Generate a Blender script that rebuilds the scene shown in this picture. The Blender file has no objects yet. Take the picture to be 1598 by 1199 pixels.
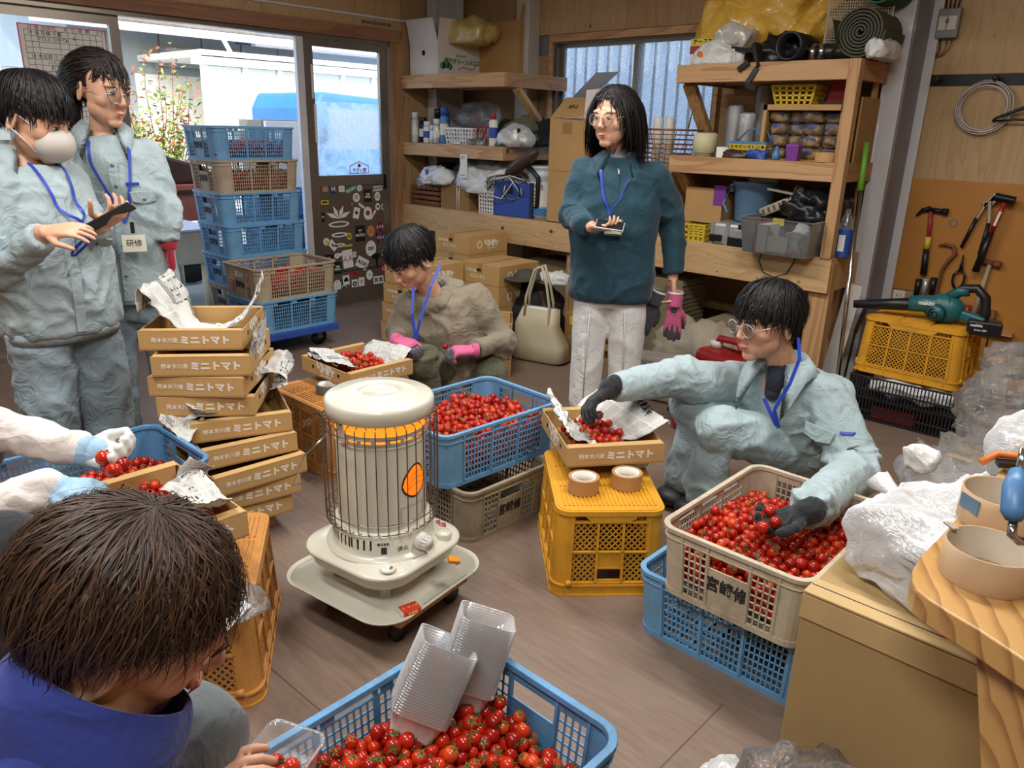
import bpy, bmesh, math, random
import numpy as np
from mathutils import Vector, Matrix, Quaternion
random.seed(7); np.random.seed(7)
SC=bpy.context.scene; COL=SC.collection
PI=math.pi
# ---------------- camera ----------------
cam_d=bpy.data.cameras.new('camera'); cam=bpy.data.objects.new('camera',cam_d); COL.objects.link(cam); SC.camera=cam
cam_d.sensor_width=36; cam_d.sensor_fit='HORIZONTAL'; cam_d.lens=36*1195/1598; cam_d.clip_start=.02; cam_d.clip_end=300
YAW,PIT,ROLL=-.7450,.3235,.0262
f_=Vector((math.sin(YAW)*math.cos(PIT),math.cos(YAW)*math.cos(PIT),-math.sin(PIT)))
r_=Vector((math.cos(YAW),-math.sin(YAW),0)); u_=r_.cross(f_)
r2=r_*math.cos(ROLL)+u_*math.sin(ROLL); u2=-r_*math.sin(ROLL)+u_*math.cos(ROLL)
cam.matrix_world=Matrix(((r2.x,u2.x,-f_.x,0),(r2.y,u2.y,-f_.y,0),(r2.z,u2.z,-f_.z,1.45),(0,0,0,1)))
# ---------------- exposure, sky, lights ----------------
SC.view_settings.view_transform='Standard'; SC.view_settings.look='None'
SC.view_settings.exposure=0.10; SC.view_settings.gamma=1; SC.view_settings.use_curve_mapping=False
W=bpy.data.worlds.new('sky'); SC.world=W; W.use_nodes=True
nt=W.node_tree; bg=nt.nodes['Background']; st=nt.nodes.new('ShaderNodeTexSky')
try:
    st.sky_type='NISHITA'; st.sun_disc=False; st.sun_elevation=math.radians(38); st.sun_rotation=math.radians(120); st.dust_density=2.5; st.altitude=50
except Exception: pass
nt.links.new(st.outputs[0],bg.inputs[0]); bg.inputs[1].default_value=.72
def lamp(name,kind,loc,energy,color=(1,1,1),size=1,size_y=None,aim=None,portal=False):
    d=bpy.data.lights.new(name,kind); d.energy=energy; d.color=color
    if kind=='AREA':
        d.size=size; d.shape='RECTANGLE' if size_y else 'SQUARE'
        if size_y: d.size_y=size_y
        if portal: d.cycles.is_portal=True
    if kind=='SUN': d.angle=math.radians(.8)
    if kind=='POINT': d.shadow_soft_size=size
    o=bpy.data.objects.new(name,d); COL.objects.link(o); o.location=loc
    if aim is not None:
        o.rotation_euler=(Vector(aim)-Vector(loc)).to_track_quat('-Z','Y').to_euler()
    return o
lamp('sun','SUN',(6,-6,9),3.6,(1,.96,.9),aim=(6-3.4,-6+2.2,9-3.4))
lamp('door_daylight_portal','AREA',(-5.45,2.2,1.1),1,size=2.6,size_y=2.2,aim=(0,2.2,1.1),portal=True)
lamp('window_daylight_portal','AREA',(-3.2,5.12,1.6),1,size=2.2,size_y=1.1,aim=(-3.2,0,1.6),portal=True)
# fluorescent ceiling tubes of the shed (fixtures modelled further down)
TUBES=[(-2.6,2.4),(-.6,2.2),(-2.2,.3),(-.2,-.2)]
for i,(x,y) in enumerate(TUBES):
    lamp('ceiling_tube_light','AREA',(x,y,2.66),41,(1,.985,.955),size=1.2,size_y=.22,aim=(x,y,0))
SC.cycles.max_bounces=8; SC.cycles.transparent_max_bounces=16; SC.cycles.diffuse_bounces=4; SC.cycles.glossy_bounces=3; SC.cycles.transmission_bounces=6
SC.cycles.caustics_reflective=False; SC.cycles.caustics_refractive=False; SC.cycles.sample_clamp_indirect=4
# ---------------- materials ----------------
def lin(h):
    h=h.lstrip('#'); c=[int(h[i:i+2],16)/255 for i in (0,2,4)]
    return tuple((x/12.92 if x<=.04045 else ((x+.055)/1.055)**2.4) for x in c)+(1,)
MATS={}
class M:
    """tiny node-graph helper around one Principled material"""
    def __init__(s,name):
        s.m=bpy.data.materials.new(name); s.m.use_nodes=True; s.t=s.m.node_tree; s.b=s.t.nodes['Principled BSDF']; MATS[name]=s.m
        s.o=s.t.nodes['Material Output']
    def n(s,typ,**kw):
        n=s.t.nodes.new(typ)
        for k,v in kw.items():
            if k.startswith('i_'):
                k=k[2:]; k=int(k) if k.isdigit() else k.replace('_',' ')
                n.inputs[k].default_value=v
            else: setattr(n,k,v)
        return n
    def l(s,a,b): s.t.links.new(a,b)
    def coord(s,kind='Object',scale=(1,1,1),rot=(0,0,0),loc=(0,0,0)):
        c=s.n('ShaderNodeTexCoord'); mp=s.n('ShaderNodeMapping'); mp.inputs['Scale'].default_value=scale; mp.inputs['Rotation'].default_value=rot; mp.inputs['Location'].default_value=loc
        s.l(c.outputs[kind],mp.inputs[0]); return mp.outputs[0]
    def noise(s,v,scale,detail=4,rough=.55,dist=0):
        n=s.n('ShaderNodeTexNoise'); n.inputs['Scale'].default_value=scale; n.inputs['Detail'].default_value=detail; n.inputs['Roughness'].default_value=rough; n.inputs['Distortion'].default_value=dist
        if v is not None: s.l(v,n.inputs['Vector'])
        return n.outputs['Fac']
    def ramp(s,fac,stops,interp='LINEAR'):
        r=s.n('ShaderNodeValToRGB'); r.color_ramp.interpolation=interp; e=r.color_ramp.elements
        while len(e)<len(stops): e.new(.5)
        for i,(p,c) in enumerate(stops):
            e[i].position=p; e[i].color=c if not isinstance(c,(int,float)) else (c,c,c,1)
        s.l(fac,r.inputs[0]); return r.outputs[0]
    def mix(s,fac,a,b,mode='MIX'):
        x=s.n('ShaderNodeMix',data_type='RGBA',blend_type=mode)
        for sock,v in ((x.inputs[0],fac),(x.inputs[6],a),(x.inputs[7],b)):
            if hasattr(v,'is_output'): s.l(v,sock)
            else: sock.default_value=v
        return x.outputs[2]
    def math(s,op,a,b=0.5,c=None):
        x=s.n('ShaderNodeMath',operation=op)
        for i,v in enumerate((a,b)+((c,) if c is not None else ())):
            if hasattr(v,'is_output'): s.l(v,x.inputs[i])
            else: x.inputs[i].default_value=v
        return x.outputs[0]
    def bump(s,h,strength=.3,dist=.002):
        b=s.n('ShaderNodeBump'); b.inputs['Strength'].default_value=strength; b.inputs['Distance'].default_value=dist
        s.l(h,b.inputs['Height']); s.l(b.outputs[0],s.b.inputs['Normal'])
    def col(s,c):
        if hasattr(c,'is_output'): s.l(c,s.b.inputs['Base Color'])
        else: s.b.inputs['Base Color'].default_value=c
    def set(s,**kw):
        for k,v in kw.items(): s.b.inputs[k.replace('_',' ')].default_value=v
        return s
def plain(name,hexc,rough=.5,metal=0,var=.08,scale=8,bump=0,bscale=60,**kw):
    m=M(name); c=lin(hexc); v=m.coord()
    f=m.noise(v,scale,5)
    d=tuple(x*(1-var*2) for x in c[:3])+(1,); u=tuple(min(1,x*(1+var)) for x in c[:3])+(1,)
    m.col(m.ramp(f,[(.3,d),(.7,u)])); m.set(Roughness=rough,Metallic=metal,**kw)
    if bump: m.bump(m.noise(v,bscale,3),bump)
    return m.m
def grimy(name,hexc,dirt='#6b5a42',rough=.5,amt=.5,scale=9,extra=None):
    """moulded plastic with scuffs and grey-brown grime patches"""
    m=M(name); v=m.coord(); c=lin(hexc)
    f=m.noise(v,scale,8,.65,.6); fine=m.noise(v,70,4,.6)
    base=m.mix(m.ramp(fine,[(.35,0),(.75,1)]),tuple(x*.86 for x in c[:3])+(1,),c)
    mask=m.math('MULTIPLY',m.ramp(f,[(.5,0),(.72,1)]),amt)
    m.col(m.mix(mask,base,lin(dirt))); m.set(Roughness=rough); m.bump(m.noise(v,90,4),.15)
    return m.m
def wood(name,c1,c2,c3,scale=1.0,axis='X',rings=7,rough=.6,knots=True):
    m=M(name); st={'X':(.55,6,6),'Y':(6,.55,6),'Z':(6,6,.55)}[axis]
    v=m.coord(scale=tuple(x*scale for x in st))
    n1=m.noise(v,1.2,3,.5,.4)
    w=m.math('FRACT',m.math('MULTIPLY',n1,rings)); w=m.ramp(w,[(0,0),(.55,.25),(.9,1),(1,.1)])
    fine=m.noise(m.coord(scale=tuple(x*scale*9 for x in st)),1.5,4,.7)
    col=m.mix(w,lin(c1),lin(c2)); col=m.mix(m.math('MULTIPLY',fine,.45),col,lin(c3))
    if knots:
        vo=m.n('ShaderNodeTexVoronoi'); m.l(m.coord(scale=(3.1,3.1,3.1)),vo.inputs[0]); vo.inputs['Scale'].default_value=1.1
        k=m.ramp(vo.outputs['Distance'],[(0,1),(.045,.9),(.075,0)]); col=m.mix(k,col,lin('#3d2412'))
    m.col(col); m.set(Roughness=rough); m.bump(fine,.12); return m.m
def plywood(name,c1,c2,c3,ax='Z',off=0):
    """rotary-cut conifer plywood: broad wavy grain, dark oval knots, staples"""
    m=M(name); st={'Z':(7,7,.8),'X':(.8,7,7),'Y':(7,.8,7)}[ax]
    v=m.coord(scale=st,loc=(off,off,off)); n1=m.noise(v,.9,6,.55,1.2); n2=m.noise(m.coord(scale=tuple(x*5 for x in st)),2,4,.65)
    big=m.noise(m.coord(),1.1,3)
    w=m.math('FRACT',m.math('MULTIPLY',n1,8)); w=m.ramp(w,[(0,.1),(.5,.35),(.88,1),(1,0)])
    col=m.mix(m.math('MULTIPLY',w,.7),lin(c1),lin(c2)); col=m.mix(m.math('MULTIPLY',m.ramp(n2,[(.38,0),(.66,1)]),.45),col,lin(c3)); col=m.mix(m.math('MULTIPLY',m.ramp(big,[(.35,0),(.7,1)]),.35),col,lin(c2))
    vo=m.n('ShaderNodeTexVoronoi'); ks={'Z':(4.6,4.6,3.2),'X':(3.2,4.6,4.6),'Y':(4.6,3.2,4.6)}[ax]
    m.l(m.coord(scale=ks,loc=(off*3,1.7,off)),vo.inputs[0]); vo.inputs['Scale'].default_value=1.3
    k=m.ramp(vo.outputs['Distance'],[(0,1),(.055,.95),(.095,0)]); col=m.mix(k,col,lin('#33200f'))
    m.col(col); m.set(Roughness=.62); m.bump(n2,.15); return m.m
def cloth(name,hexc,weave=900,rough=.85,fold=.5,dark=.75,sheen=.2):
    m=M(name); v=m.coord(); c=lin(hexc); f=m.noise(v,5,4,.6,.8)
    m.col(m.ramp(f,[(.25,tuple(x*dark for x in c[:3])+(1,)),(.65,c)])); m.set(Roughness=rough,Sheen_Weight=sheen)
    r1=m.math('ABSOLUTE',m.math('SUBTRACT',m.noise(v,11,2,.45,1.8),.5)); r2=m.math('ABSOLUTE',m.math('SUBTRACT',m.noise(v,26,2,.5,1.2),.5)); h=m.math('ADD',m.math('MULTIPLY',r1,-1.5),m.math('MULTIPLY',r2,-.35)); h=m.math('ADD',h,m.math('MULTIPLY',m.noise(v,weave,2),.03)); m.bump(h,fold,.014); return m.m
def glassy(name,tint=(1,1,1,1),rough=.05,alpha=.25,bump=0,bscale=30,spec=.5):
    """thin clear sheet: mostly see-through with a glossy skin"""
    m=M(name); m.t.nodes.remove(m.b); tr=m.n('ShaderNodeBsdfTransparent'); gl=m.n('ShaderNodeBsdfGlossy'); df=m.n('ShaderNodeBsdfDiffuse'); mx=m.n('ShaderNodeMixShader'); m2=m.n('ShaderNodeMixShader')
    tr.inputs[0].default_value=tint; gl.inputs['Roughness'].default_value=rough; df.inputs[0].default_value=tint
    m.l(df.outputs[0],m2.inputs[1]); m.l(gl.outputs[0],m2.inputs[2]); m2.inputs[0].default_value=spec
    fr=m.n('ShaderNodeFresnel'); fr.inputs[0].default_value=1.45
    fac=m.math('ADD',fr.outputs[0],alpha)
    m.l(fac,mx.inputs[0]); m.l(tr.outputs[0],mx.inputs[1]); m.l(m2.outputs[0],mx.inputs[2]); m.l(mx.outputs[0],m.o.inputs[0])
    if bump:
        b=m.n('ShaderNodeBump'); b.inputs['Strength'].default_value=bump; b.inputs['Distance'].default_value=.01
        m.l(m.math('ADD',m.math('ABSOLUTE',m.math('SUBTRACT',m.noise(m.coord(),bscale,4,.55,2.0),.5)),m.math('MULTIPLY',m.noise(m.coord(),bscale*2.5,3,.6,1.0),.5)),b.inputs['Height'])
        for q in (gl,df): m.l(b.outputs[0],q.inputs['Normal'])
        m.l(b.outputs[0],fr.inputs['Normal'])
    return m.m
# ---------------- objects ----------------
def link(name,me,mats=(),parent=None,loc=None,rot=None):
    o=bpy.data.objects.new(name,me); COL.objects.link(o)
    if me is not None:
        for m in (mats if isinstance(mats,(list,tuple)) else [mats]): me.materials.append(MATS[m] if isinstance(m,str) else m)
    if parent: o.parent=parent
    if loc is not None: o.location=loc
    if rot is not None: o.rotation_euler=rot
    return o
def tag(o,label,cat,group=None,kind=None):
    if label: o['label']=label
    if cat: o['category']=cat
    if group: o['group']=group
    if kind: o['kind']=kind
    return o
def thing(name,label,cat,loc=(0,0,0),rz=0,group=None,rot=None):
    o=bpy.data.objects.new(name,None); COL.objects.link(o); o.location=loc; o.rotation_euler=rot or (0,0,rz)
    o.empty_display_size=.05; return tag(o,label,cat,group)
def dup(o,label=None,loc=None,rz=None,group=None,rot=None,parent=None):
    c=o.copy(); COL.objects.link(c)
    if parent: c.parent=parent
    if label: c['label']=label
    if group: c['group']=group
    if loc is not None: c.location=loc
    if rz is not None: c.rotation_euler=(0,0,rz)
    if rot is not None: c.rotation_euler=rot
    for ch in KIDS.get(o.name,[]):
        n=dup(ch,parent=c); KIDS.setdefault(c.name,[]).append(n)
    return c
KIDS={}
class MB:
    """collects simple shapes, then links them as ONE mesh object"""
    def __init__(s): s.v=[]; s.f=[]; s.mi=[]; s.sm=[]; s.m=0; s.T=None
    def add(s,vs,fs,smooth=False):
        b=len(s.v); T=s.T
        for p in vs:
            p=Vector(p); s.v.append(tuple(T@p if T else p))
        for f in fs: s.f.append(tuple(b+i for i in f)); s.mi.append(s.m); s.sm.append(smooth)
        return s
    def box(s,c,d,R=None):
        x,y,z=d[0]/2,d[1]/2,d[2]/2; c=Vector(c)
        vs=[Vector((i*x,j*y,k*z)) for i in (-1,1) for j in (-1,1) for k in (-1,1)]
        if R is not None: vs=[R@v for v in vs]
        return s.add([c+v for v in vs],[(0,1,3,2),(4,6,7,5),(0,4,5,1),(2,3,7,6),(0,2,6,4),(1,5,7,3)])
    def bb(s,a,b): return s.box([(a[i]+b[i])/2 for i in range(3)],[abs(b[i]-a[i]) for i in range(3)])
    def bar(s,a,b,w,h=None,up=(0,0,1)):
        a,b=Vector(a),Vector(b); h=h or w; d=(b-a); L=d.length
        if L<1e-6: return s
        d/=L; u=Vector(up)
        if abs(d.dot(u))>.98: u=Vector((1,0,0))
        x=d.cross(u).normalized(); y=x.cross(d)
        R=Matrix((x,d,y)).transposed(); return s.box((a+b)/2,(w,L,h),R)
    def ring(s,c,x,y,n):
        return [Vector(c)+x*math.cos(2*PI*i/n)+y*math.sin(2*PI*i/n) for i in range(n)]
    def loft(s,rings,closed=True,cap=True,smooth=True):
        n=len(rings[0]); vs=[p for r in rings for p in r]; fs=[]
        for i in range(len(rings)-1):
            for j in range(n if closed else n-1):
                k=(j+1)%n; fs.append((i*n+j,i*n+k,(i+1)*n+k,(i+1)*n+j))
        if cap and closed: fs.append(tuple(range(n-1,-1,-1))); fs.append(tuple((len(rings)-1)*n+j for j in range(n)))
        return s.add(vs,fs,smooth)
    def cyl(s,a,b,r,r2=None,n=16,cap=True,smooth=True):
        a,b=Vector(a),Vector(b); d=(b-a).normalized(); u=Vector((0,0,1)) if abs(d.z)<.95 else Vector((1,0,0))
        x=d.cross(u).normalized(); y=d.cross(x); r2=r if r2 is None else r2
        x,y=-x,y
        return s.loft([s.ring(a,x*r,y*r,n),s.ring(b,x*r2,y*r2,n)],cap=cap,smooth=smooth)
    def tube(s,pts,r,n=6,closed=False,cap=True):
        pts=[Vector(p) for p in pts]; m=len(pts); rr=r if isinstance(r,(list,tuple)) else [r]*m; rings=[]; px=None
        for i,p in enumerate(pts):
            if closed: d=pts[(i+1)%m]-pts[i-1]
            else: d=pts[min(i+1,m-1)]-pts[max(i-1,0)]
            d.normalize()
            if px is None: u=Vector((0,0,1)) if abs(d.z)<.9 else Vector((1,0,0)); x=d.cross(u).normalized()
            else: x=(px-d*px.dot(d)).normalized()
            px=x; y=d.cross(x); rings.append(s.ring(p,x*rr[i],y*rr[i],n))
        if closed: rings.append(rings[0])
        return s.loft(rings,cap=cap and not closed)
    def lathe(s,prof,c=(0,0,0),n=32,R=None,smooth=True,cap=False):
        c=Vector(c); rings=[]
        for r,z in prof:
            ring=[Vector((r*math.cos(2*PI*i/n),r*math.sin(2*PI*i/n),z)) for i in range(n)]
            if R is not None: ring=[R@p for p in ring]
            rings.append([c+p for p in ring])
        return s.loft(rings,cap=cap,smooth=smooth)
    def sphere(s,c,r,n=12,m=8,sc=(1,1,1),R=None):
        prof=[(max(1e-4,math.sin(PI*i/m)),-math.cos(PI*i/m)) for i in range(m+1)]
        c=Vector(c); rings=[]
        for q,z in prof:
            ring=[Vector((q*r*sc[0]*math.cos(2*PI*i/n),q*r*sc[1]*math.sin(2*PI*i/n),z*r*sc[2])) for i in range(n)]
            if R is not None: ring=[R@p for p in ring]
            rings.append([c+p for p in ring])
        return s.loft(rings)
    def prism(s,poly,z0,z1,plane='xy',smooth=False):
        f={'xy':lambda p,z:(p[0],p[1],z),'xz':lambda p,z:(p[0],z,p[1]),'yz':lambda p,z:(z,p[0],p[1])}[plane]
        n=len(poly); vs=[f(p,z0) for p in poly]+[f(p,z1) for p in poly]
        fs=[(i,(i+1)%n,n+(i+1)%n,n+i) for i in range(n)]
        s.add(vs,fs,smooth); b=len(s.v)-2*n
        s.f+= [tuple(b+n-1-i for i in range(n)),tuple(b+n+i for i in range(n))]; s.mi+=[s.m]*2; s.sm+=[False]*2
        return s
    def frame(s,outer,inner,z0,z1):
        """band between two closed outlines with equal point counts"""
        n=len(outer); vs=[(*p,z) for z in (z0,z1) for p in outer]+[(*p,z) for z in (z0,z1) for p in inner]; fs=[]
        for i in range(n):
            j=(i+1)%n
            fs+=[(i,j,n+j,n+i),(2*n+j,2*n+i,3*n+i,3*n+j),(n+i,n+j,3*n+j,3*n+i),(j,i,2*n+i,2*n+j)]
        return s.add(vs,fs)
    def build(s,name,mats,parent=None,bevel=0,loc=None,rot=None,seg=2,taper=None):
        me=bpy.data.meshes.new(name)
        if taper: s.v=[taper(p) for p in s.v]
        me.from_pydata(s.v,[],s.f); me.polygons.foreach_set('material_index',s.mi); me.polygons.foreach_set('use_smooth',s.sm); me.update()
        o=link(name,me,mats,parent,loc,rot)
        bm=bmesh.new(); bm.from_mesh(me); bmesh.ops.recalc_face_normals(bm,faces=bm.faces); bm.to_mesh(me); bm.free()
        if bevel:
            b=o.modifiers.new('b','BEVEL'); b.width=bevel; b.segments=seg; b.limit_method='ANGLE'; b.angle_limit=math.radians(40)
        if parent: KIDS.setdefault(parent.name,[]).append(o)
        return o
def rrect(hx,hy,r,n=6,cx=0,cy=0):
    pts=[]
    for k,(sx,sy) in enumerate(((1,1),(-1,1),(-1,-1),(1,-1))):
        for i in range(n+1):
            a=PI/2*k+PI/2*i/n; pts.append((cx+sx*(hx-r)+r*math.cos(a),cy+sy*(hy-r)+r*math.sin(a)))
    return pts
def struct(name,mb,mats,parent=None,**k):
    o=mb.build(name,mats,parent,**k)
    if not parent: o['kind']='structure'
    return o
# lettering: real glyph outlines from Blender's own fonts
def glyphs(text,size,depth=.0006,align='CENTER',bold=0,space=1,sx=1):
    cu=bpy.data.curves.new('t','FONT'); cu.body=text; cu.size=size; cu.extrude=depth; cu.align_x=align; cu.align_y='CENTER'; cu.space_character=space; cu.offset=bold; cu.resolution_u=3
    o=bpy.data.objects.new('t',cu); COL.objects.link(o); bpy.context.view_layer.update()
    me=bpy.data.meshes.new_from_object(o.evaluated_get(bpy.context.evaluated_depsgraph_get())); bpy.data.objects.remove(o); bpy.data.curves.remove(cu)
    if sx!=1: me.transform(Matrix.Diagonal((sx,1,1,1)))
    me.materials.clear(); return me
def frame_mat(p,right,up):
    r=Vector(right).normalized(); u=Vector(up).normalized(); n=r.cross(u)
    return Matrix(((r.x,u.x,n.x,p[0]),(r.y,u.y,n.y,p[1]),(r.z,u.z,n.z,p[2]),(0,0,0,1)))
def lettering(text,size,mat,parent,p,right,up,name='lettering',**k):
    """place lettering at p in the parent's space; right/up are unit directions"""
    me=glyphs(text,size,**k) if isinstance(text,str) else text
    o=bpy.data.objects.new(name,me); COL.objects.link(o)
    if len(me.materials)==0: me.materials.append(MATS[mat])
    if parent: o.parent=parent; KIDS.setdefault(parent.name,[]).append(o)
    o.matrix_local=frame_mat(p,right,up); return o
# vectorised value noise
_P=np.random.RandomState(3).rand(64,64,64)
def vnoise(p):
    i=np.floor(p).astype(int); f=p-i; f=f*f*(3-2*f); i%=64; j=(i+1)%64; r=0
    for a in (0,1):
        for b in (0,1):
            for c in (0,1):
                w=(f[:,0] if a else 1-f[:,0])*(f[:,1] if b else 1-f[:,1])*(f[:,2] if c else 1-f[:,2])
                r=r+w*_P[(j if a else i)[:,0],(j if b else i)[:,1],(j if c else i)[:,2]]
    return r
def crumple(o,amp,scale,warp=.6,seed=0,stretch=(1,1,1),fn=None,ridged=True,oct=2,gain=.45):
    """push vertices along their normals by ridged noise (cloth folds, creases)"""
    me=o.data; n=len(me.vertices); co=np.empty(n*3); no=np.empty(n*3)
    me.vertices.foreach_get('co',co); me.vertex_normals.foreach_get('vector',no); co=co.reshape(-1,3); no=no.reshape(-1,3)
    d=np.zeros(n); p=co*np.array(stretch)*scale+seed*7.3
    q=p+warp*np.stack([vnoise(p*.7+5),vnoise(p*.7+15),vnoise(p*.7+25)],1)*2
    a=1.0
    for k in range(oct):
        v=vnoise(q*(1.9**k)); d+=a*(((1-np.abs(2*v-1))**3*1.7-.45) if ridged else (2*v-1)); a*=gain
    d*=amp
    if fn is not None: d*=fn(co)
    co+=no*d[:,None]; me.vertices.foreach_set('co',co.ravel()); me.update()
def remesh(o,voxel,smooth=4,adapt=0.0,sub=0):
    r=o.modifiers.new('r','REMESH'); r.mode='VOXEL'; r.voxel_size=voxel; r.adaptivity=adapt; r.use_smooth_shade=True
    if smooth: s=o.modifiers.new('s','SMOOTH'); s.iterations=smooth; s.factor=.5
    bpy.context.view_layer.update(); dg=bpy.context.evaluated_depsgraph_get()
    me=bpy.data.meshes.new_from_object(o.evaluated_get(dg)); old=o.data; o.modifiers.clear(); o.data=me
    me.name=old.name; bpy.data.meshes.remove(old)
    for p in me.polygons: p.use_smooth=True
    return o


# ================= materials of the room =================
plywood('ply','#c6a87c','#a4835a','#b59468','Z'); plywood('ply_b','#bb9a70','#967550','#a9875f','Z',3.3); plywood('ply_bench','#d6b585','#ae8656','#c49d6c','X',1.7)
wood('lumber','#c9a072','#a3744a','#b4875a',1,'X'); wood('lumber_z','#c49b6c','#a0724a','#b08558',1,'Z'); wood('lumber_y','#b88b5f','#966944','#a67a50',1,'Y')
wood('frame_wood','#9d7152','#80573c','#8f6547',1.2,'Y',5,knots=False); wood('frame_wood_z','#ac865e','#8b6545','#9c7652',1.2,'Z',5,knots=False)
def floor_mat():
    m=M('floor_sheet'); v=m.coord(scale=(1,9,1),rot=(0,0,.18)); n1=m.noise(v,6,6,.65,.3); n2=m.noise(m.coord(),1.3,5,.6); n3=m.noise(m.coord(scale=(3,60,1),rot=(0,0,.18)),3,3,.6)
    c=m.mix(m.ramp(n1,[(.3,0),(.7,1)]),lin('#705a4c'),lin('#8b7464')); c=m.mix(m.math('MULTIPLY',m.ramp(n2,[(.35,0),(.7,1)]),.5),c,lin('#83786c')); c=m.mix(m.math('MULTIPLY',n3,.3),c,lin('#5c4538'))
    vo=m.n('ShaderNodeTexVoronoi'); vo.inputs['Scale'].default_value=2.6; m.l(m.coord(),vo.inputs[0]); spot=m.ramp(vo.outputs['Distance'],[(0,1),(.018,.8),(.03,0)])
    c=m.mix(spot,c,lin('#3a261c')); m.col(c); m.l(m.ramp(n2,[(.3,.42),(.7,.6)]),m.b.inputs['Roughness']); m.bump(n3,.1)
floor_mat()
plain('aluminium','#8f867a',.35,.75,.05); plain('sash_dark','#6b6258',.45,.6,.05); plain('door_panel','#6e6156',.5,.35,.05)
plain('steel_grey','#d4d3d6',.4,.05,.03); plain('steel_dark','#85868b',.45,.2,.05); plain('white_steel','#cfccc4',.4,.1,.05)
plain('ceiling_board','#cfc6b6',.8,0,.03); plain('dark_metal','#26272b',.4,.6); plain('black_plastic','#17181a',.38,0,.1); plain('chrome','#c8c8c8',.18,1,.05)
plain('white_plastic','#e6e3db',.4,0,.04); plain('concrete','#b5b0a6',.85,0,.1); plain('ochre_board','#b47a32',.5,0,.06,3,.05,40)
plain('dark_brown','#3b241a',.4,0,.1); plain('seam_brown','#5d473a',.6); plain('ink','#1d1c1e',.7,0,.0); plain('paper','#e4e2dc',.8,0,.04); plain('pink_tape','#d9608a',.6,0,.05)
plain('white_print','#e9e2d3',.6,0,.03)
glassy('pane',(.93,.97,1,1),.05,.03)
def frosted():
    m=M('frosted_pane'); m.t.nodes.remove(m.b); tl=m.n('ShaderNodeBsdfTranslucent'); tr=m.n('ShaderNodeBsdfTransparent'); gl=m.n('ShaderNodeBsdfGlossy'); mx=m.n('ShaderNodeMixShader'); m2=m.n('ShaderNodeMixShader')
    tl.inputs[0].default_value=(.9,.95,1,1); tr.inputs[0].default_value=(.9,.95,1,1); gl.inputs['Roughness'].default_value=.25
    vo=m.n('ShaderNodeTexVoronoi'); vo.inputs['Scale'].default_value=90; m.l(m.coord(),vo.inputs[0])
    b=m.n('ShaderNodeBump'); b.inputs['Strength'].default_value=.9; b.inputs['Distance'].default_value=.01; m.l(vo.outputs[0],b.inputs['Height']); m.l(b.outputs[0],gl.inputs['Normal']); m.l(b.outputs[0],tl.inputs['Normal'])
    f=m.ramp(vo.outputs[0],[(.1,.55),(.6,.9)])
    m.l(f,mx.inputs[0]); m.l(tl.outputs[0],mx.inputs[1]); m.l(tr.outputs[0],mx.inputs[2]); m2.inputs[0].default_value=.12; m.l(mx.outputs[0],m2.inputs[1]); m.l(gl.outputs[0],m2.inputs[2]); m.l(m2.outputs[0],m.o.inputs[0])
frosted()
def dirty_glass():
    m=M('dirty_pane'); m.t.nodes.remove(m.b); tl=m.n('ShaderNodeBsdfTranslucent'); tr=m.n('ShaderNodeBsdfTransparent'); mx=m.n('ShaderNodeMixShader'); tl.inputs[0].default_value=(.85,.93,1,1)
    v=m.coord(); z=m.n('ShaderNodeSeparateXYZ'); m.l(v,z.inputs[0]); low=m.ramp(z.outputs[2],[(0,1),(1.0,1),(1.0,1)])
    g=m.math('LESS_THAN',z.outputs[2],1.6); f=m.math('MULTIPLY',m.ramp(m.noise(v,9,9,.75,.8),[(.42,.12),(.62,.6)]),g); f=m.math('ADD',f,.12)
    m.l(f,mx.inputs[0]); m.l(tr.outputs[0],mx.inputs[1]); m.l(tl.outputs[0],mx.inputs[2]); m.l(mx.outputs[0],m.o.inputs[0])
dirty_glass()
XL,YB=-5.33,5.03
# ================= shell =================
struct('floor',MB().bb((XL-.1,-2.3,-.1),(1.7,YB+.1,0)),'floor_sheet')
seam=MB()
for a,b in (((-0.706,1.244,0.000),(-0.704,1.628,-0.000)),((-1.773,0.857,0.000),(-1.442,0.863,0.000)),((-5.500,2.959,0.000),(-3.335,2.732,0.000))):
    seam.bar(a,b,.004,.001)
seam.build('floor_seam','seam_brown',bpy.data.objects['floor'])
struct('ceiling',MB().bb((XL-.1,-2.3,2.75),(1.7,YB+.1,2.85)),'ceiling_board')
struct('wall_right',MB().bb((1.6,-2.3,0),(1.7,YB+.1,2.75)),'ply_b'); struct('wall_front',MB().bb((XL,-2.3,0),(1.6,-2.2,2.75)),'ply_b')
o=MB(); 
for i,(x,y) in enumerate(TUBES):
    fx=thing('ceiling_light','white fluorescent ceiling fitting, number %d along the shed'%(i+1),'light',(x,y,2.68),group='fluorescent fittings')
    fx['label']='white fluorescent fitting '+('over the heater and the cream crate','over the large carton and the crouching man','over the person at the left edge','behind the viewer')[i]
    MB().bb((-.62,-.12,.02),(.62,.12,.07)).build('housing','white_steel',fx)
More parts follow.
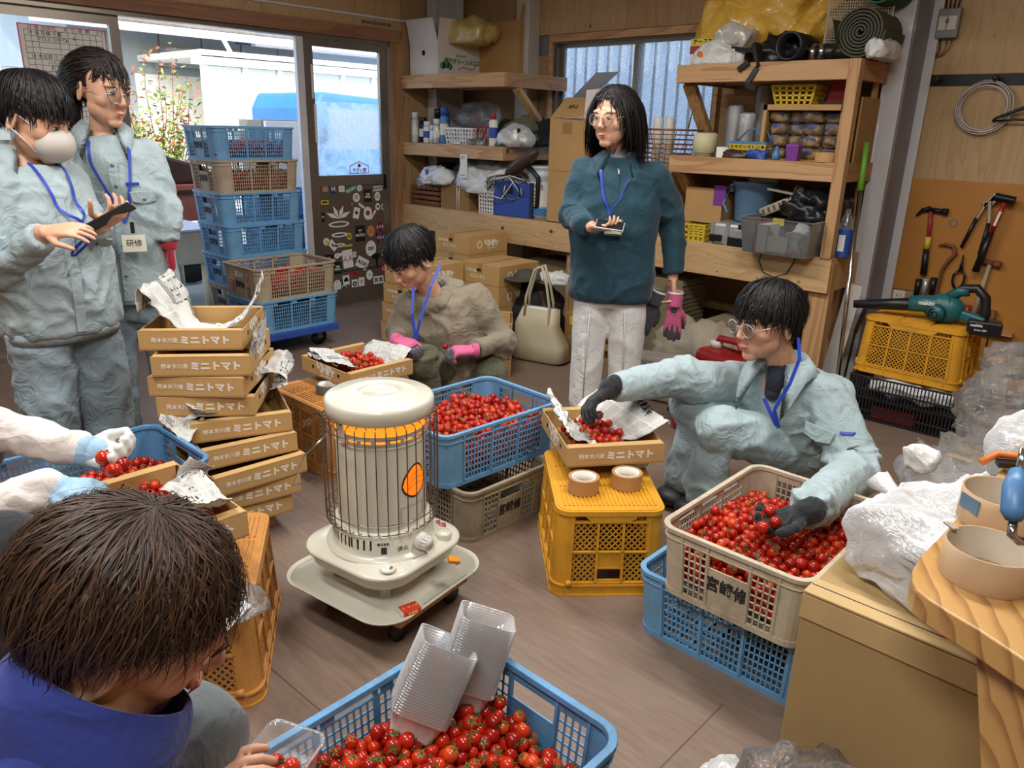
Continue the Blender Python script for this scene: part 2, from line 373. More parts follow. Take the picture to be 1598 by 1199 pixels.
# --- left wall: sliding doors ---
wl=struct('wall_left',MB().bb((XL-.1,-2.2,0),(XL-.02,.25,2.75)).bb((XL-.1,4.34,0),(XL-.02,YB,2.75)).bb((XL-.1,.25,2.14),(XL-.02,4.34,2.75)),'steel_dark')
for a,b in ((-2.2,-.95),(-.94,.24)): MB().bb((XL-.02,a,0),(XL,b,2.75)).build('plywood_panel','ply',wl)
for a,b in ((.25,1.3),(1.305,3.1),(3.105,4.34)): MB().bb((XL-.02,a,2.165),(XL,b,2.75)).build('plywood_panel','ply',wl)
MB().bb((XL-.02,4.345,0),(XL,YB,2.75)).build('plywood_panel','ply_b',wl)
tr=struct('trim_1',MB().bb((XL-.06,.2,2.075),(XL+.03,4.31,2.165)),'frame_wood'); struct('trim_2',MB().bb((XL-.08,4.215,0),(XL+.02,4.345,2.1)),'frame_wood_z'); 
struct('trim_3',MB().bb((XL-.09,.2,2.045),(XL-.005,4.22,2.08)),'aluminium')
rail=MB().bb((XL,2.6,2.235),(XL+.012,4.45,2.25)); rail.build('door_hanger_rail','steel_grey',bpy.data.objects['trim_1'])
for y in (3.95,4.0,4.05,4.1,4.15,4.2): MB().bb((XL,y,2.19),(XL+.01,y+.035,2.21)).build('bracket','aluminium',bpy.data.objects['trim_1'])
struct('trim_4',MB().bb((XL-.09,.2,-.001),(XL+.01,4.215,.03)),'aluminium')
def sash(name,y0,y1,x,z0=.03,z1=2.05,w=.07,t=.035,rail=None,glassm='pane',mat='aluminium',panel=True):
    d=struct(name,MB().bb((x-t/2,y0,z0),(x+t/2,y0+w,z1)).bb((x-t/2,y1-w,z0),(x+t/2,y1,z1)).bb((x-t/2,y0+w,z1-.06),(x+t/2,y1-w,z1)).bb((x-t/2,y0+w,z0),(x+t/2,y1-w,z0+.1)),mat)
    if rail: MB().bb((x-t/2,y0+w,rail),(x+t/2,y1-w,rail+.08)).build('mid_rail',mat,d)
    MB().bb((x-.003,y0+w,(rail+.08) if rail else z0+.1),(x+.003,y1-w,z1-.06)).build('glass_pane',glassm,d)
    if rail and panel: MB().bb((x-.01,y0+w,z0+.1),(x+.01,y1-w,rail)).build('lower_panel','door_panel',d)
    return d
d1=sash('door_1',.95,2.13,XL-.06,w=.06,rail=.95); d1b=sash('door_2',.28,1.0,XL-.02,rail=.95)
d2=sash('door_3',3.42,4.2,XL-.03,w=.08,rail=.97,glassm='dirty_pane'); MB().bb((XL-.045,3.36,.03),(XL-.01,3.42,2.05)).build('meeting_stile','steel_grey',d2)
MB().bb((XL-.012,3.475,1.62),(XL-.006,3.49,1.86)).bb((XL-.012,3.485,1.3),(XL-.006,3.505,1.58)).build('white_weatherstrip','white_plastic',d2)
MB().bb((XL-.012,4.13,.93),(XL-.008,4.155,1.05)).build('handle_recess','dark_metal',d2)
MB().bb((XL-.018,3.5,.28),(XL-.008,4.12,.285)).build('panel_crease','sash_dark',d2)
# stickers on the lower door panel (flat prints)
SC_=dict(w='#e8e6e0',k='#1c1b1d',r='#a33238',t='#2b8a8a',y='#d9c23a',n='#24356b',p='#c58a64',g='#2f6b55',o='#c9632f')
for k,c in SC_.items(): plain('sticker_'+k,c,.45,0,.02)
SX=XL-.0195
def stk(shape,y,z,w,h,c,txt=None,tc='k',rot=0,sz=None):
    mb=MB(); q=Matrix.Rotation(rot,3,'X')
    if shape=='b': pl=[(-w/2,-h/2),(w/2,-h/2),(w/2,h/2),(-w/2,h/2)]
    elif shape=='o': pl=[(w/2*math.cos(a*PI/8),h/2*math.sin(a*PI/8)) for a in range(16)]
    elif shape=='f': pl=[(-w/2,-h/2),(w/2,-h/2),(w*.28,0),(w/2,h/2),(-w/2,h/2)]
    elif shape=='h': pl=[(-w/2,-h/2),(w/2,-h/2),(w/2,h*.15),(0,h/2),(-w/2,h*.15)]
    mb.prism(pl,0,.0012,'yz'); mb.v=[tuple(q@Vector(p)+Vector((SX,y,z))) for p in mb.v]
    s=mb.build('sticker','sticker_'+c,d2)
    if txt:
        lettering(txt,sz or h*.5,'sticker_'+tc,s,(SX+.0016,y,z),q@Vector((0,1,0)),q@Vector((0,0,1)),depth=.0004,bold=.001)
    return s
def sp(px,py): # measured sticker centres, metres along the door (Y) and up (Z)
    return px,py
for a in STICKERS if 'STICKERS' in globals() else (): pass
stk('h',3.555,.955,.05,.055,'p'); stk('f',3.63,.945,.06,.07,'n','H','w',sz=.055); stk('b',3.71,.945,.055,.05,'w','---','k'); stk('b',3.80,.935,.10,.04,'t','ROCKY','w',.35,.03)
stk('o',3.885,.945,.05,.055,'w','⌂','r'); stk('o',3.85,.87,.07,.075,'w','☘','k'); stk('b',3.965,.88,.075,.1,'k','THE\nSPICE','w',sz=.022); stk('b',4.07,.935,.1,.04,'w','ROCKY','k',.05,.034); stk('o',4.065,.87,.06,.075,'w','☁','k')
stk('b',3.545,.845,.07,.035,'y','■■■','k'); stk('b',3.52,.73,.035,.075,'k','>','w'); stk('o',3.805,.82,.02,.02,'p'); stk('b',3.845,.745,.06,.09,'w','✦','k',-.25,.05); stk('o',3.96,.735,.085,.11,'w','●','r',sz=.055); stk('b',3.9,.80,.07,.02,'w',rot=-.6)
stk('o',4.065,.785,.05,.06,'w','☻','k'); stk('o',4.125,.78,.045,.06,'w','☺','k'); stk('b',4.015,.72,.09,.018,'w','****','k',.9); stk('b',3.875,.575,.1,.13,'k','⛩\nNOTO','w',sz=.03); stk('o',3.985,.585,.08,.095,'p','人','o',sz=.05)
for i in range(4):
    stk('b',4.055+.028*i,.615,.024,.085,'rnrn'[i],'//','w',.2,.03); stk('b',4.055+.028*i,.525,.024,.085,'nrnr'[i],'//','w',.2,.03)
stk('o',3.765,.56,.05,.06,'y','☺','k'); stk('o',3.54,.535,.06,.06,'w','♣','y'); stk('b',3.6,.50,.09,.055,'w','≡≡','k',-.85); stk('o',3.98,.44,.11,.135,'w','∞','k',sz=.07)
stk('b',3.56,.375,.085,.11,'k','♠','o',sz=.07); stk('o',3.635,.41,.05,.045,'w','☾','k'); stk('b',3.74,.375,.1,.15,'w','人人','r',.08,.05); stk('b',3.635,.31,.07,.1,'k','THE\nFARM','w',sz=.022); stk('b',3.81,.405,.03,.045,'w','8','k')
stk('b',3.885,.325,.12,.09,'w','AGRI','k',-.5,.045); stk('o',4.03,.37,.1,.05,'k'); stk('b',4.04,.31,.02,.09,'k',rot=.1); stk('b',4.12,.39,.055,.085,'k','✖','w',sz=.06); stk('b',4.11,.255,.055,.1,'r','□','w',-.1,.04)
stk('b',3.545,.235,.07,.06,'n','≋','o',sz=.06); stk('o',3.625,.165,.075,.095,'w','♞','k',sz=.07); stk('b',3.715,.20,.065,.08,'w','♠','k',.05,.05); stk('o',3.69,.13,.05,.06,'w','●','n',sz=.05); stk('b',3.8,.155,.06,.08,'w','◎','k',sz=.05); stk('b',3.87,.165,.06,.08,'w','♁','k',sz=.05)
stk('o',3.955,.215,.07,.085,'w','⌒','g',sz=.04); stk('b',4.05,.16,.11,.07,'w','⌘⌘','k',0,.05); stk('b',3.77,.07,.11,.05,'w','グリーン','k',sz=.025); stk('b',3.8,.25,.1,.035,'r','~~','k',sz=.03); stk('b',3.75,-0.0+.485,.085,.015,'y')
# white pineapple-shaped line decal
pm=MB()
for k,(w,h) in enumerate(((.20,.05),(.155,.04),(.105,.032))):
    z=.665-.085*k; out=[(3.67+w/2*math.cos(a*PI/12),z+h/2*math.sin(a*PI/12)) for a in range(24)]; inn=[(3.67+(w/2-.022)*math.cos(a*PI/12),z+(h/2-.011)*math.sin(a*PI/12)) for a in range(24)]
    pm.frame(out,inn,SX,SX+.0012)
q=pm.v; pm.v=[(p[2],p[0],p[1]) for p in q]
for a,L in ((1.15,.13),(.45,.115),(-.45,.115),(-1.15,.13)):
    c=Vector((0,math.sin(a),math.cos(a))); n=Vector((0,c.z,-c.y)); b=Vector((SX,3.67,.71)); pm.add([b,b+c*L*.5+n*.018,b+c*L,b+c*L*.5-n*.018],[(0,1,2,3)])
pm.add([(SX,3.64,.43),(SX,3.70,.43),(SX,3.67,.40)],[(0,1,2)]); pm.build('pineapple_decal','sticker_w',d2)
so=MB().frame([(3.80,1.06),(3.99,1.06),(3.99,1.12),(3.895,1.155),(3.80,1.12)],[(3.806,1.066),(3.984,1.066),(3.984,1.116),(3.895,1.148),(3.806,1.116)],0,.001); so.v=[(XL-.0255+p[2],p[0],p[1]) for p in so.v]; so=so.build('house_decal','sticker_r',d2)
lettering('やさい畑','.035' and .034,'sticker_r',d2,(XL-.025,3.895,1.085),(0,1,0),(0,0,1),depth=.0005,bold=.001)
lettering('●','.03' and .04,'sticker_r',d2,(XL-.025,3.895,1.12),(0,1,0),(0,0,1),depth=.0005)
# ---- back wall with the window ----
wx0,wx1,wz0,wz1=-4.25,-2.80,.98,2.11
wb=struct('wall_back',MB().bb((XL,YB+.02,0),(wx0,YB+.1,2.75)).bb((wx1,YB+.02,0),(1.6,YB+.1,2.75)).bb((wx0,YB+.02,0),(wx1,YB+.1,wz0)).bb((wx0,YB+.02,wz1),(wx1,YB+.1,2.75)),'steel_dark')
def ply(x0,x1,z0,z1,m='ply'): MB().bb((x0+.0015,YB,z0+.0015),(x1-.0015,YB+.02,z1-.0015)).build('plywood_panel',m,wb)
ply(XL,-4.6,0,1.82,'ply_b'); ply(XL,-4.6,1.82,2.75); ply(-4.6,wx0,0,2.0,'ply_b'); ply(-4.6,-3.6,2.15,2.75); ply(-3.6,-2.4,2.15,2.75,'ply_b'); ply(wx0,wx1,0,wz0,'ply_b'); ply(wx1,-1.95,0,2.15,'ply'); ply(-2.4,-1.5,2.15,2.75)
ply(-1.95,-1.5,0,2.15,'ply_b'); ply(-1.5,-.55,1.2,2.75); ply(-.55,.4,1.2,2.75,'ply_b'); ply(.4,1.6,0,2.75); ply(-1.5,.4,0,1.2,'ply_b')
win=struct('trim_5',MB().bb((wx0-.03,YB-.06,wz1-.02),(wx1+.03,YB+.08,wz1+.03)).bb((wx0-.03,YB-.06,wz0),(wx0,YB+.08,wz1-.02)).bb((wx1,YB-.06,wz0),(wx1+.03,YB+.08,wz1-.02)).bb((wx0-.03,YB-.06,wz0-.03),(wx1+.03,YB+.08,wz0)),'lumber')
def wsash(name,x0,x1,y):
    d=struct(name,MB().bb((x0,y-.015,wz0),(x0+.035,y+.015,wz1-.02)).bb((x1-.035,y-.015,wz0),(x1,y+.015,wz1-.02)).bb((x0+.035,y-.015,wz1-.06),(x1-.035,y+.015,wz1-.02)).bb((x0+.035,y-.015,wz0),(x1-.035,y+.015,wz0+.05)),'aluminium')
    MB().bb((x0+.035,y-.003,wz0+.05),(x1-.035,y+.003,wz1-.06)).build('glass_pane','frosted_pane',d); return d
wsash('window_1',wx0+.03,-3.46,YB+.035); wsash('window_2',-3.5,wx1,YB+.0)
struct('trim_6',MB().bb((wx0,YB-.03,wz0),(wx0+.03,YB+.07,wz1-.02)).bb((wx0+.03,YB-.03,wz1-.035),(wx1,YB+.07,wz1-.02)),'sash_dark')
# corrugated fence sheet seen through the frosted window, made translucent to brighten it
m=M('corrugated'); m.t.nodes.remove(m.b); a_=m.n('ShaderNodeBsdfTranslucent'); b_=m.n('ShaderNodeBsdfDiffuse'); c_=m.n('ShaderNodeMixShader'); a_.inputs[0].default_value=lin('#eef2f4'); b_.inputs[0].default_value=lin('#eef2f4'); c_.inputs[0].default_value=.4; m.l(a_.outputs[0],c_.inputs[1]); m.l(b_.outputs[0],c_.inputs[2]); m.l(c_.outputs[0],m.o.inputs[0])
cs=MB(); pts=[]
xs=[ -5.2+ i*.0475 for i in range(75)]
for i,x in enumerate(xs): pts.append((x,5.75+.02*math.cos(i*PI/2*.8)))
cs.loft([[Vector((x,y,.2)) for x,y in pts],[Vector((x,y,2.75)) for x,y in pts]],closed=False,cap=False)
plain('band_grey','#8f979c',.5,0,.05); c_=thing('corrugated_fence','','fence'); cs.build('sheet','corrugated',c_); rb=MB()
for i in range(30): rb.bb((-5.2+.118*i,5.70,.2),(-5.2+.118*i+.022,5.712,2.75))  # thin grey strips added before the sheet to give its dark bands
rb.build('dark_band_strips','band_grey',c_); tag(c_,'pale corrugated translucent sheet fence outside the frosted window','fence')
# gridlines of the tool corner
ob=MB().bb((-1.555,YB-.009,.57),(.3,YB-.001,1.225)).bb((-1.30,YB-.009,.02),(.3,YB-.001,.57)).build('tool_board','ochre_board',bevel=.002); tag(ob,'large ochre painted board on the wall holding the hand tools','board')
# ---- columns ----
c1=struct('trim_7',MB().bb((-1.63,4.74,0),(-1.52,4.752,2.75)).bb((-1.63,5.0,0),(-1.46,5.012,2.75)).bb((-1.59,4.752,0),(-1.565,5.0,2.75)),'steel_grey',bevel=.003)
MB().bb((-1.52,4.752,0),(-1.51,5.0,2.75)).build('side_flange','steel_dark',c1); MB().bb((-1.72,4.7,0),(-1.45,5.0,.012)).build('foot_plate','steel_grey',c1)
c2=struct('trim_8',MB().bb((-5.31,4.6,0),(-5.2,4.612,2.75)).bb((-5.27,4.612,0),(-5.255,4.9,2.75)).bb((-5.31,4.9,0),(-5.2,4.912,2.75)),'steel_grey')
c3=struct('trim_9',MB().bb((-4.60,YB-.1,0),(-4.53,YB-.004,2.75)).bb((-4.53,YB-.14,0),(-4.43,YB-.13,2.75)).bb((-4.445,YB-.13,0),(-4.435,YB-.004,2.75)),'white_steel')
# ---- outside ----
plain('asphalt','#a8a49c',.9,0,.12,2); plain('house_shaded_grey','#8f9aa0',.8,0,.04,2); plain('house_sunlit_white','#dedcd6',.8,0,.03); plain('roof_tile','#6f6a66',.7,0,.1); plain('pvc_white','#e6e8ea',.4,0,.02); plain('blue_tile','#4e7fb8',.5,0,.08)
plain('truck_blue','#2c6fa6',.3,.1,.05); plain('rust_brown','#8c5140',.6,0,.15); plain('cream_paint','#dcd5bb',.5,0,.05); plain('grey_box','#8f8778',.8,0,.04); plain('board_white','#e8e8e6',.6,0,.03)
glassy('house_glass',(.75,.85,.9,1),.04,.35)
struct('ground',MB().bb((-40,-30,-.15),(XL-.1,40,-.02)),'asphalt')
def q3(mb,x,p,t=.05):
    """slab with depth whose face is the polygon p of (y,z)"""
    return mb.prism(p,x-t,x,'yz')
hs=thing('house','house walled in sunlit white and shaded grey, with a glazed sunroom outside the open doorway','house',(-15,5,0))
def hb(name,mat,*boxes):
    m=MB(); [m.bb(a,b) for a,b in boxes]; m.v=[(p[0]+15,p[1]-5,p[2]) for p in m.v]; return m.build(name,mat,hs)
hb('wall','house_sunlit_white',((-19,5.1,-.02),(-15,14,2.2))); hb('wall','house_shaded_grey',((-19,5.1,2.2),(-15,14,3.6)),((-15.02,5.9,1.0),(-14.98,6.1,2.2)))  # sunlit lower wall and shaded upper wall are put into the colours
for y in (5.8,6.6,7.4,8.2,9.0): hb('wall_joint','sash_dark',((-15,y,2.2),(-14.985,y+.02,3.3)))
m=MB()
for i in range(14):
    x=-13.9-.25*i; z=3.0+.13*i; m.box((x+15,-.6+3.2-2.6+2.9,z),(.3,7.6,.035),Matrix.Rotation(.5,3,'Y'))
m.build('tiled_roof','roof_tile',hs)
hb('eave_fascia','pvc_white',((-14.0,4.2,2.86),(-13.85,12,2.98))); hb('gutter','steel_grey',((-13.85,4.2,2.78),(-13.75,12,2.9)))
m=MB().tube([(1.2,2.2,2.85),(1.1,2.4,2.6),(.3,2.6,2.45),(.12,2.65,2.3),(.12,2.65,0)],.04,8); m.build('downpipe','pvc_white',hs)
hb('shutter_box','house_shaded_grey',((-14.98,6.6,2.35),(-14.7,8.2,2.65)))
# sunroom
hb('sunroom_roof','pvc_white',((-15,6.2,2.40),(-12.6,13,2.5)),((-12.75,6.1,2.28),(-12.6,13,2.42)))
m=[]; 
for y in (6.25,6.95,7.6,8.25,8.9,9.6,10.3,11.2,12.2): m.append(((-12.78,y,0),(-12.68,y+.09,2.3)))
m+=[((-12.78,6.25,.0),(-12.68,12.3,.12)),((-12.78,6.25,1.1),(-12.7,12.3,1.15))]
hb('sunroom_frame','pvc_white',*m)
for y in (6.34,7.04,7.69,8.34,8.99,9.69,10.39,11.29): hb('window_pane','house_glass',((-12.74,y,.12),(-12.72,y+.6,2.3)))
hb('upper_roof','blue_tile',((-16,8.1,2.85),(-14.4,13,3.6)))
hb('upper_gutter','pvc_white',((-14.4,8.1,2.78),(-14.25,13,2.9)))
# shrub
plain('leaf_green','#7e9a3a',.6,0,.2); plain('leaf_rust','#b5683f',.6,0,.2); plain('twig','#6d5338',.8,0,.1)
sh=thing('shrub','sparse sunlit shrub with green and rust leaves outside the doorway','shrub',(-8.7,3.72,-.02))
st_=MB(); lf=[MB(),MB()]; rs=random.Random(5)
for k in range(22):
    a=rs.uniform(0,6.28); r=rs.uniform(.1,.5); p=[(0.04*math.cos(a),.04*math.sin(a),0)]; top=rs.uniform(1.1,2.2)
    for i in range(1,7): t=i/6; p.append((r*t*math.cos(a)+rs.uniform(-.03,.03),r*t*math.sin(a)+rs.uniform(-.03,.03),top*t))
    st_.tube(p,[.012*(1-.8*i/6) for i in range(7)],5)
    for j in range(120):
        i=rs.uniform(1.0,5.99); b=Vector(p[int(i)]).lerp(Vector(p[int(i)+1]),i%1)+Vector((rs.gauss(0,.07),rs.gauss(0,.07),rs.gauss(0,.05)))
        d=Vector((rs.gauss(0,1),rs.gauss(0,1),rs.gauss(0,.6))).normalized()*.035; e=d.cross(Vector((rs.gauss(0,1),rs.gauss(0,1),1))).normalized()*.014
        lf[rs.random()<.35].add([b-d,b+e,b+d,b-e],[(0,1,2,3)])
st_.build('stems','twig',sh); 
for i,n in enumerate(('leaf_green','leaf_rust')): l=lf[i].build('leaves',n,sh); l['kind']='stuff'
# blue kei truck
tk=thing('truck','small blue truck with dark windows parked outside','truck',(-8.6,6.1,0))
cab=MB().prism([(-.95,.35),(.95,.35),(.95,1.1),(.55,1.12),(.35,1.72),(-.85,1.78),(-.95,1.6)],-.7,.7,'yz'); cab.build('cab','truck_blue',tk,bevel=.05)
MB().bb((.7,-.75,1.15),(.705,.25,1.6)).bb((-.6,.5,1.15),(.6,.58,1.6)).build('window','house_glass',tk); MB().bb((-.7,.95,.5),(.7,2.9,.62)).bb((.66,.95,.62),(.7,2.9,.95)).bb((-.7,.95,.62),(-.66,2.9,.95)).build('cargo_bed','truck_blue',tk)
for x in (-.68,.68):
    for y in (-.5,2.2): MB().cyl((x-.08,y,.3),(x+.08,y,.3),.3,n=20).build('wheel','black_plastic',tk)
MB().bb((.7,-.95,1.2),(.85,-.8,1.4)).build('mirror','black_plastic',tk)
# red brown trailer, white sheet, cream table
t=thing('trailer','low red brown trailer with dark load seen between person and crates','trailer',(-7.6,3.05,0))
MB().bb((-.6,-.9,.55),(.5,.45,.88)).build('side_board','rust_brown',t,bevel=.01); MB().prism([(-.9,.88),(.45,.88),(.45,1.02),(.1,1.12),(-.3,1.32),(-.9,1.36)],-.5,.45,'yz').build('dark_load','dark_brown',t,bevel=.03)
MB().cyl((.5,.1,.27),(.62,.1,.27),.27,n=24).build('wheel','black_plastic',t); MB().cyl((-.7,.1,.27),(-.6,.1,.27),.27,n=24).build('wheel','black_plastic',t); MB().bb((.5,-.8,.8),(.52,.4,.83)).build('rail','dark_brown',t)
t=thing('table','cream painted steel table outside the doorway behind the person in light blue','table',(-6.35,2.55,0))
MB().bb((-.3,-.8,.34),(.3,.42,.6)).build('apron','cream_paint',t,bevel=.01); MB().bb((-.32,-.82,.6),(.32,.44,.62)).build('top','white_plastic',t,bevel=.005)
for x in (-.25,.25):
    for y in (-.7,.32): MB().cyl((x,y,-.02),(x,y,.34),.035).build('leg','cream_paint',t)
MB().bb((.3,.3,.5),(.33,.4,.58)).build('latch','black_plastic',t)
ws=MB().bb((-6.56,3.75,.0),(-6.52,4.3,1.45)).build('sheet','board_white',bevel=.004); tag(ws,'tall white sheet leaning outside behind the crate tower','board')
bx=MB().bb((-7.0,3.75,-.02),(-6.6,4.2,1.46)).build('cardboard_box','grey_box',bevel=.005); tag(bx,'brown carton just showing behind the topmost blue crate','box')
# poster on the left pane
ps=thing('schedule_poster','hand ruled pink edged shipping schedule taped to the door glass','poster',(-5.285,1.775,1.7))
MB().bb((-.001,-.235,-.33),(.001,.235,.24)).build('sheet','paper',ps); MB().bb((-.0015,-.24,-.33),(.0012,-.233,.24)).bb((-.0015,.228,-.33),(.0015,.236,.24)).bb((-.0015,-.24,.236),(.0015,.236,.242)).build('pink_edge','pink_tape',ps)
g=MB()
for i in range(17): g.bb((.001,-.21,.21-.031*i),(.0018,.21,.2122-.031*i))
for y in (-.21,-.175,-.14,-.03,.02,.06,.10,.14,.175,.21): g.bb((.001,y,-.29),(.0018,y+.0018,.212))
g.build('ruled_lines','ink',ps)
for (y,z,s,c) in ((-.19,.225,'日','sticker_r'),(-.155,.225,'曜','sticker_r'),(-.09,.225,'出荷先','sticker_r'),(0,.225,'大','ink'),(.04,.225,'小','sticker_r'),(.08,.225,'箱','sticker_r'),(.12,.225,'数','ink'),(.19,.225,'メモ','sticker_r'),
    (-.19,.195,'17','ink'),(-.155,.195,'水','ink'),(-.08,.195,'市場 千葉','ink'),(.04,.18,'6','ink'),(-.08,.165,'クロス ひかり','ink'),(0,.165,'6','ink'),(-.19,.07,'18','ink'),(-.155,.07,'木','ink'),(-.10,.07,'出荷 ①','ink'),(.0,.07,'28','ink'),(.04,.07,'197','ink'),(.085,.07,'•','ink'),
    (-.08,.04,'ハルナ','ink'),(.0,.04,'9','ink'),(.04,.04,'25','ink'),(-.08,.01,'町三','ink'),(-.07,-.02,'クロス あさひ','ink'),(.02,-.02,'3','ink'),(-.10,-.085,'出荷 ②','ink'),(.0,-.085,'23','ink'),(-.10,-.115,'② ','ink')):
    lettering(s,.026,c,ps,(.002,y+.012,z-.0),(0,1,0),(0,0,1),depth=.0003)

# ================= shelving, bench and everything on it =================
plain('card','#b8905c',.85,0,.05,5,.1,200); plain('card_dark','#9d7846',.85,0,.06,5); plain('card_white','#dedad2',.8,0,.03); plain('card_in','#a37f4f',.85,0,.06)
plain('green_print','#4b8a55',.6,0,.02); plain('pink_print','#c9748a',.6,0,.02); plain('red_plastic','#a0201e',.35,0,.08); plain('blue_plastic','#4f7fb0',.4,0,.06); plain('bucket_blue','#62819f',.45,0,.06)
plain('yellow_plastic','#d9bb3a',.4,0,.06); plain('blue_label','#2d4ea0',.5,0,.04); plain('grey_plastic','#8f8d84',.5,0,.06); plain('silver','#c9cbce',.3,.5,.06); plain('teal','#1e5f63',.4,0,.06); plain('tan_case','#a89c86',.6,0,.05)
plain('orange_plastic','#d9772e',.4,0,.05); plain('purple','#7d3f95',.4,0,.05); plain('cream_wax','#cfcaa0',.5,0,.05); plain('copper','#a0643f',.4,.6,.1); plain('lime','#6fae35',.4,0,.05); plain('mat_green','#2c5a44',.8,0,.08); plain('mat_grey','#4c4b3f',.85,0,.1); plain('brown_vinyl','#4b382e',.5,0,.08); plain('cable_black','#151515',.5,0); plain('cable_grey','#8d8a84',.5,0)
plain('brown_crate','#7a4a2c',.6,0,.12); plain('navy','#1d2742',.8,0,.1); plain('black_cloth','#1b1b1e',.8,0,.1,9,.3,40); plain('jug_clear','#c9d6dc',.25,0,.04); plain('blue_liquid','#3f7fc0',.3,0,.05)
plain('olive_cloth','#66604a',.85,0,.1,12,.3,60); plain('glue_grey','#6a6a66',.5,0,.1)
glassy('clear_film',(1,1,1,1),.10,.07,1.0,24,.8); glassy('cloudy_film',(1,1,1,1),.14,.50,.55,20,.3); glassy('yellow_film',(.95,.72,.22,1),.15,.62,.8,14,.25); glassy('clear_tub',(.95,.97,.98,1),.2,.10)
def yfilm():
    m=M('yellow_bag'); m.col(lin('#d3a63c')); m.set(Roughness=.28,Coat_Weight=.4); m.b.inputs['Subsurface Weight'].default_value=0; m.bump(m.noise(m.coord(),9,6,.6,1.5),.8,.02)
yfilm()
def wfilm():
    m=M('white_bag'); m.col(lin('#dcdcda')); m.set(Roughness=.3); m.bump(m.noise(m.coord(),14,6,.6,1.5),.9,.015)
wfilm()
def bag(name,label,cat,loc,size,mat,seed=0,amp=.018,scale=9,group=None,parent=None,sub=4,rz=0,flat=.25,fn=None,boxy=.75):
    """crumpled film bag: displaced closed surface that sags flat at the bottom"""
    bm=bmesh.new(); bmesh.ops.create_icosphere(bm,subdivisions=sub,radius=1); me=bpy.data.meshes.new(name); bm.to_mesh(me); bm.free()
    n=len(me.vertices); co=np.empty(n*3); me.vertices.foreach_get('co',co); co=co.reshape(-1,3)
    co=np.sign(co)*np.abs(co)**boxy; co*=1+(.22 if boxy>.7 else .05)*(vnoise(co*1.3+seed)-.5)[:,None]*2; co[:,2]=np.maximum(co[:,2],-1+flat)
    if fn: co=fn(co)
    co*=np.array(size)/2; co[:,2]-=co[:,2].min(); me.vertices.foreach_set('co',co.ravel()); me.update()
    for p in me.polygons: p.use_smooth=True
    o=link(name,me,mat,parent,loc,(0,0,rz)); crumple(o,amp*1.35,scale,1.3,seed,oct=3)
    z=np.empty(n*3); me.vertices.foreach_get('co',z); z=z.reshape(-1,3); z[:,2]=np.maximum(z[:,2],0); me.vertices.foreach_set('co',z.ravel())
    if parent: KIDS.setdefault(parent.name,[]).append(o)
    return tag(o,label,cat,group) if not parent else o
# --- left corner unit ---
def shelf(x0,x1,z,parent,endside,ymax=YB,name='shelf'):
    MB().bb((x0,4.31,z-.1),(x1,4.345,z)).build('front_fascia','lumber',parent,bevel=.003)
    MB().bb((x0,4.345,z-.012),(x1,ymax,z)).build('shelf_board','ply_b',parent)
    e=x1 if endside>0 else x0
    MB().bb((e-.035 if endside>0 else e,4.345,z-.1),(e if endside>0 else e+.035,ymax,z-.012)).build('end_board','lumber_y',parent,bevel=.003)
    for y in (4.6,4.85): MB().bb((x0+.04,y,z-.09),(x1-.04,y+.03,z-.012)).build('batten','lumber',parent)
us=thing('corner_shelf_unit','open lumber corner shelf with two tiers beside the sliding door','shelf',(0,0,0))
shelf(XL+.02,-4.13,1.83,us,1); shelf(XL+.02,-4.13,1.31,us,1)
for z in (1.73,1.21): MB().bar((-4.15,4.46,z),(-4.15,4.90,z-.38),.035,.07,up=(1,0,0)).build('diagonal_brace','lumber_z',us,bevel=.003)
MB().bb((-4.14,4.83,1.31),(-4.10,5.0,1.45)).build('gusset','lumber_z',us)
for y in (4.34,4.36):
    for z in (1.75,1.80,1.23,1.28): MB().cyl((XL+.05,4.309,z),(XL+.05,4.305,z),.004,n=8).build('screw','chrome',us) if y==4.34 else None
ur=thing('tall_shelf_unit','tall lumber shelf unit with two tiers beside the grey steel column','shelf',(0,0,0))
shelf(-2.69,-1.66,1.83,ur,-1,YB-.0); shelf(-2.69,-1.66,1.31,ur,-1,YB-.0)
MB().bb((-1.66,4.30,.80),(-1.6,4.36,1.83)).build('post','lumber_z',ur,bevel=.003); MB().bb((-1.66,4.68,.80),(-1.64,4.735,1.83)).build('post','lumber_z',ur,bevel=.003)
for z in (1.83,1.31): MB().bb((-1.64,4.36,z-.1),(-1.605,4.735,z)).build('side_rail','lumber_y',ur,bevel=.003)
MB().bb((-2.69,4.90,1.6),(-1.68,4.93,1.69)).build('back_rail','lumber',ur)
MB().bar((-2.66,4.42,1.73),(-2.66,4.80,1.31),.04,.08,up=(1,0,0)).build('diagonal_brace','lumber_z',ur,bevel=.003); MB().bar((-2.66,4.42,1.21),(-2.66,4.85,.8),.04,.08,up=(1,0,0)).build('diagonal_brace','lumber_z',ur,bevel=.003)
be=thing('work_bench','long plywood fronted work bench running under both shelf units','bench',(0,0,0))
MB().bb((XL+.02,4.31,.607),(-3.35,4.335,.80)).build('front_board','ply_bench',be,bevel=.002); MB().bb((-3.348,4.31,.607),(-1.595,4.335,.80)).build('front_board','ply_bench',be,bevel=.002)
MB().bb((XL+.02,4.335,.775),(-1.62,4.738,.80)).bb((XL+.02,4.738,.775),(-1.75,YB-.14,.80)).build('bench_top','ply_b',be); MB().bb((-1.62,4.335,.607),(-1.597,4.735,.80)).build('end_board','ply_bench',be,bevel=.002)
for x in (-3.50,-1.71,-4.75): 
    for y in (4.345,4.62): MB().bb((x,y,0),(x+.12 if y<4.5 else x+.06,y+.07,.775)).build('leg','lumber_z',be,bevel=.003)
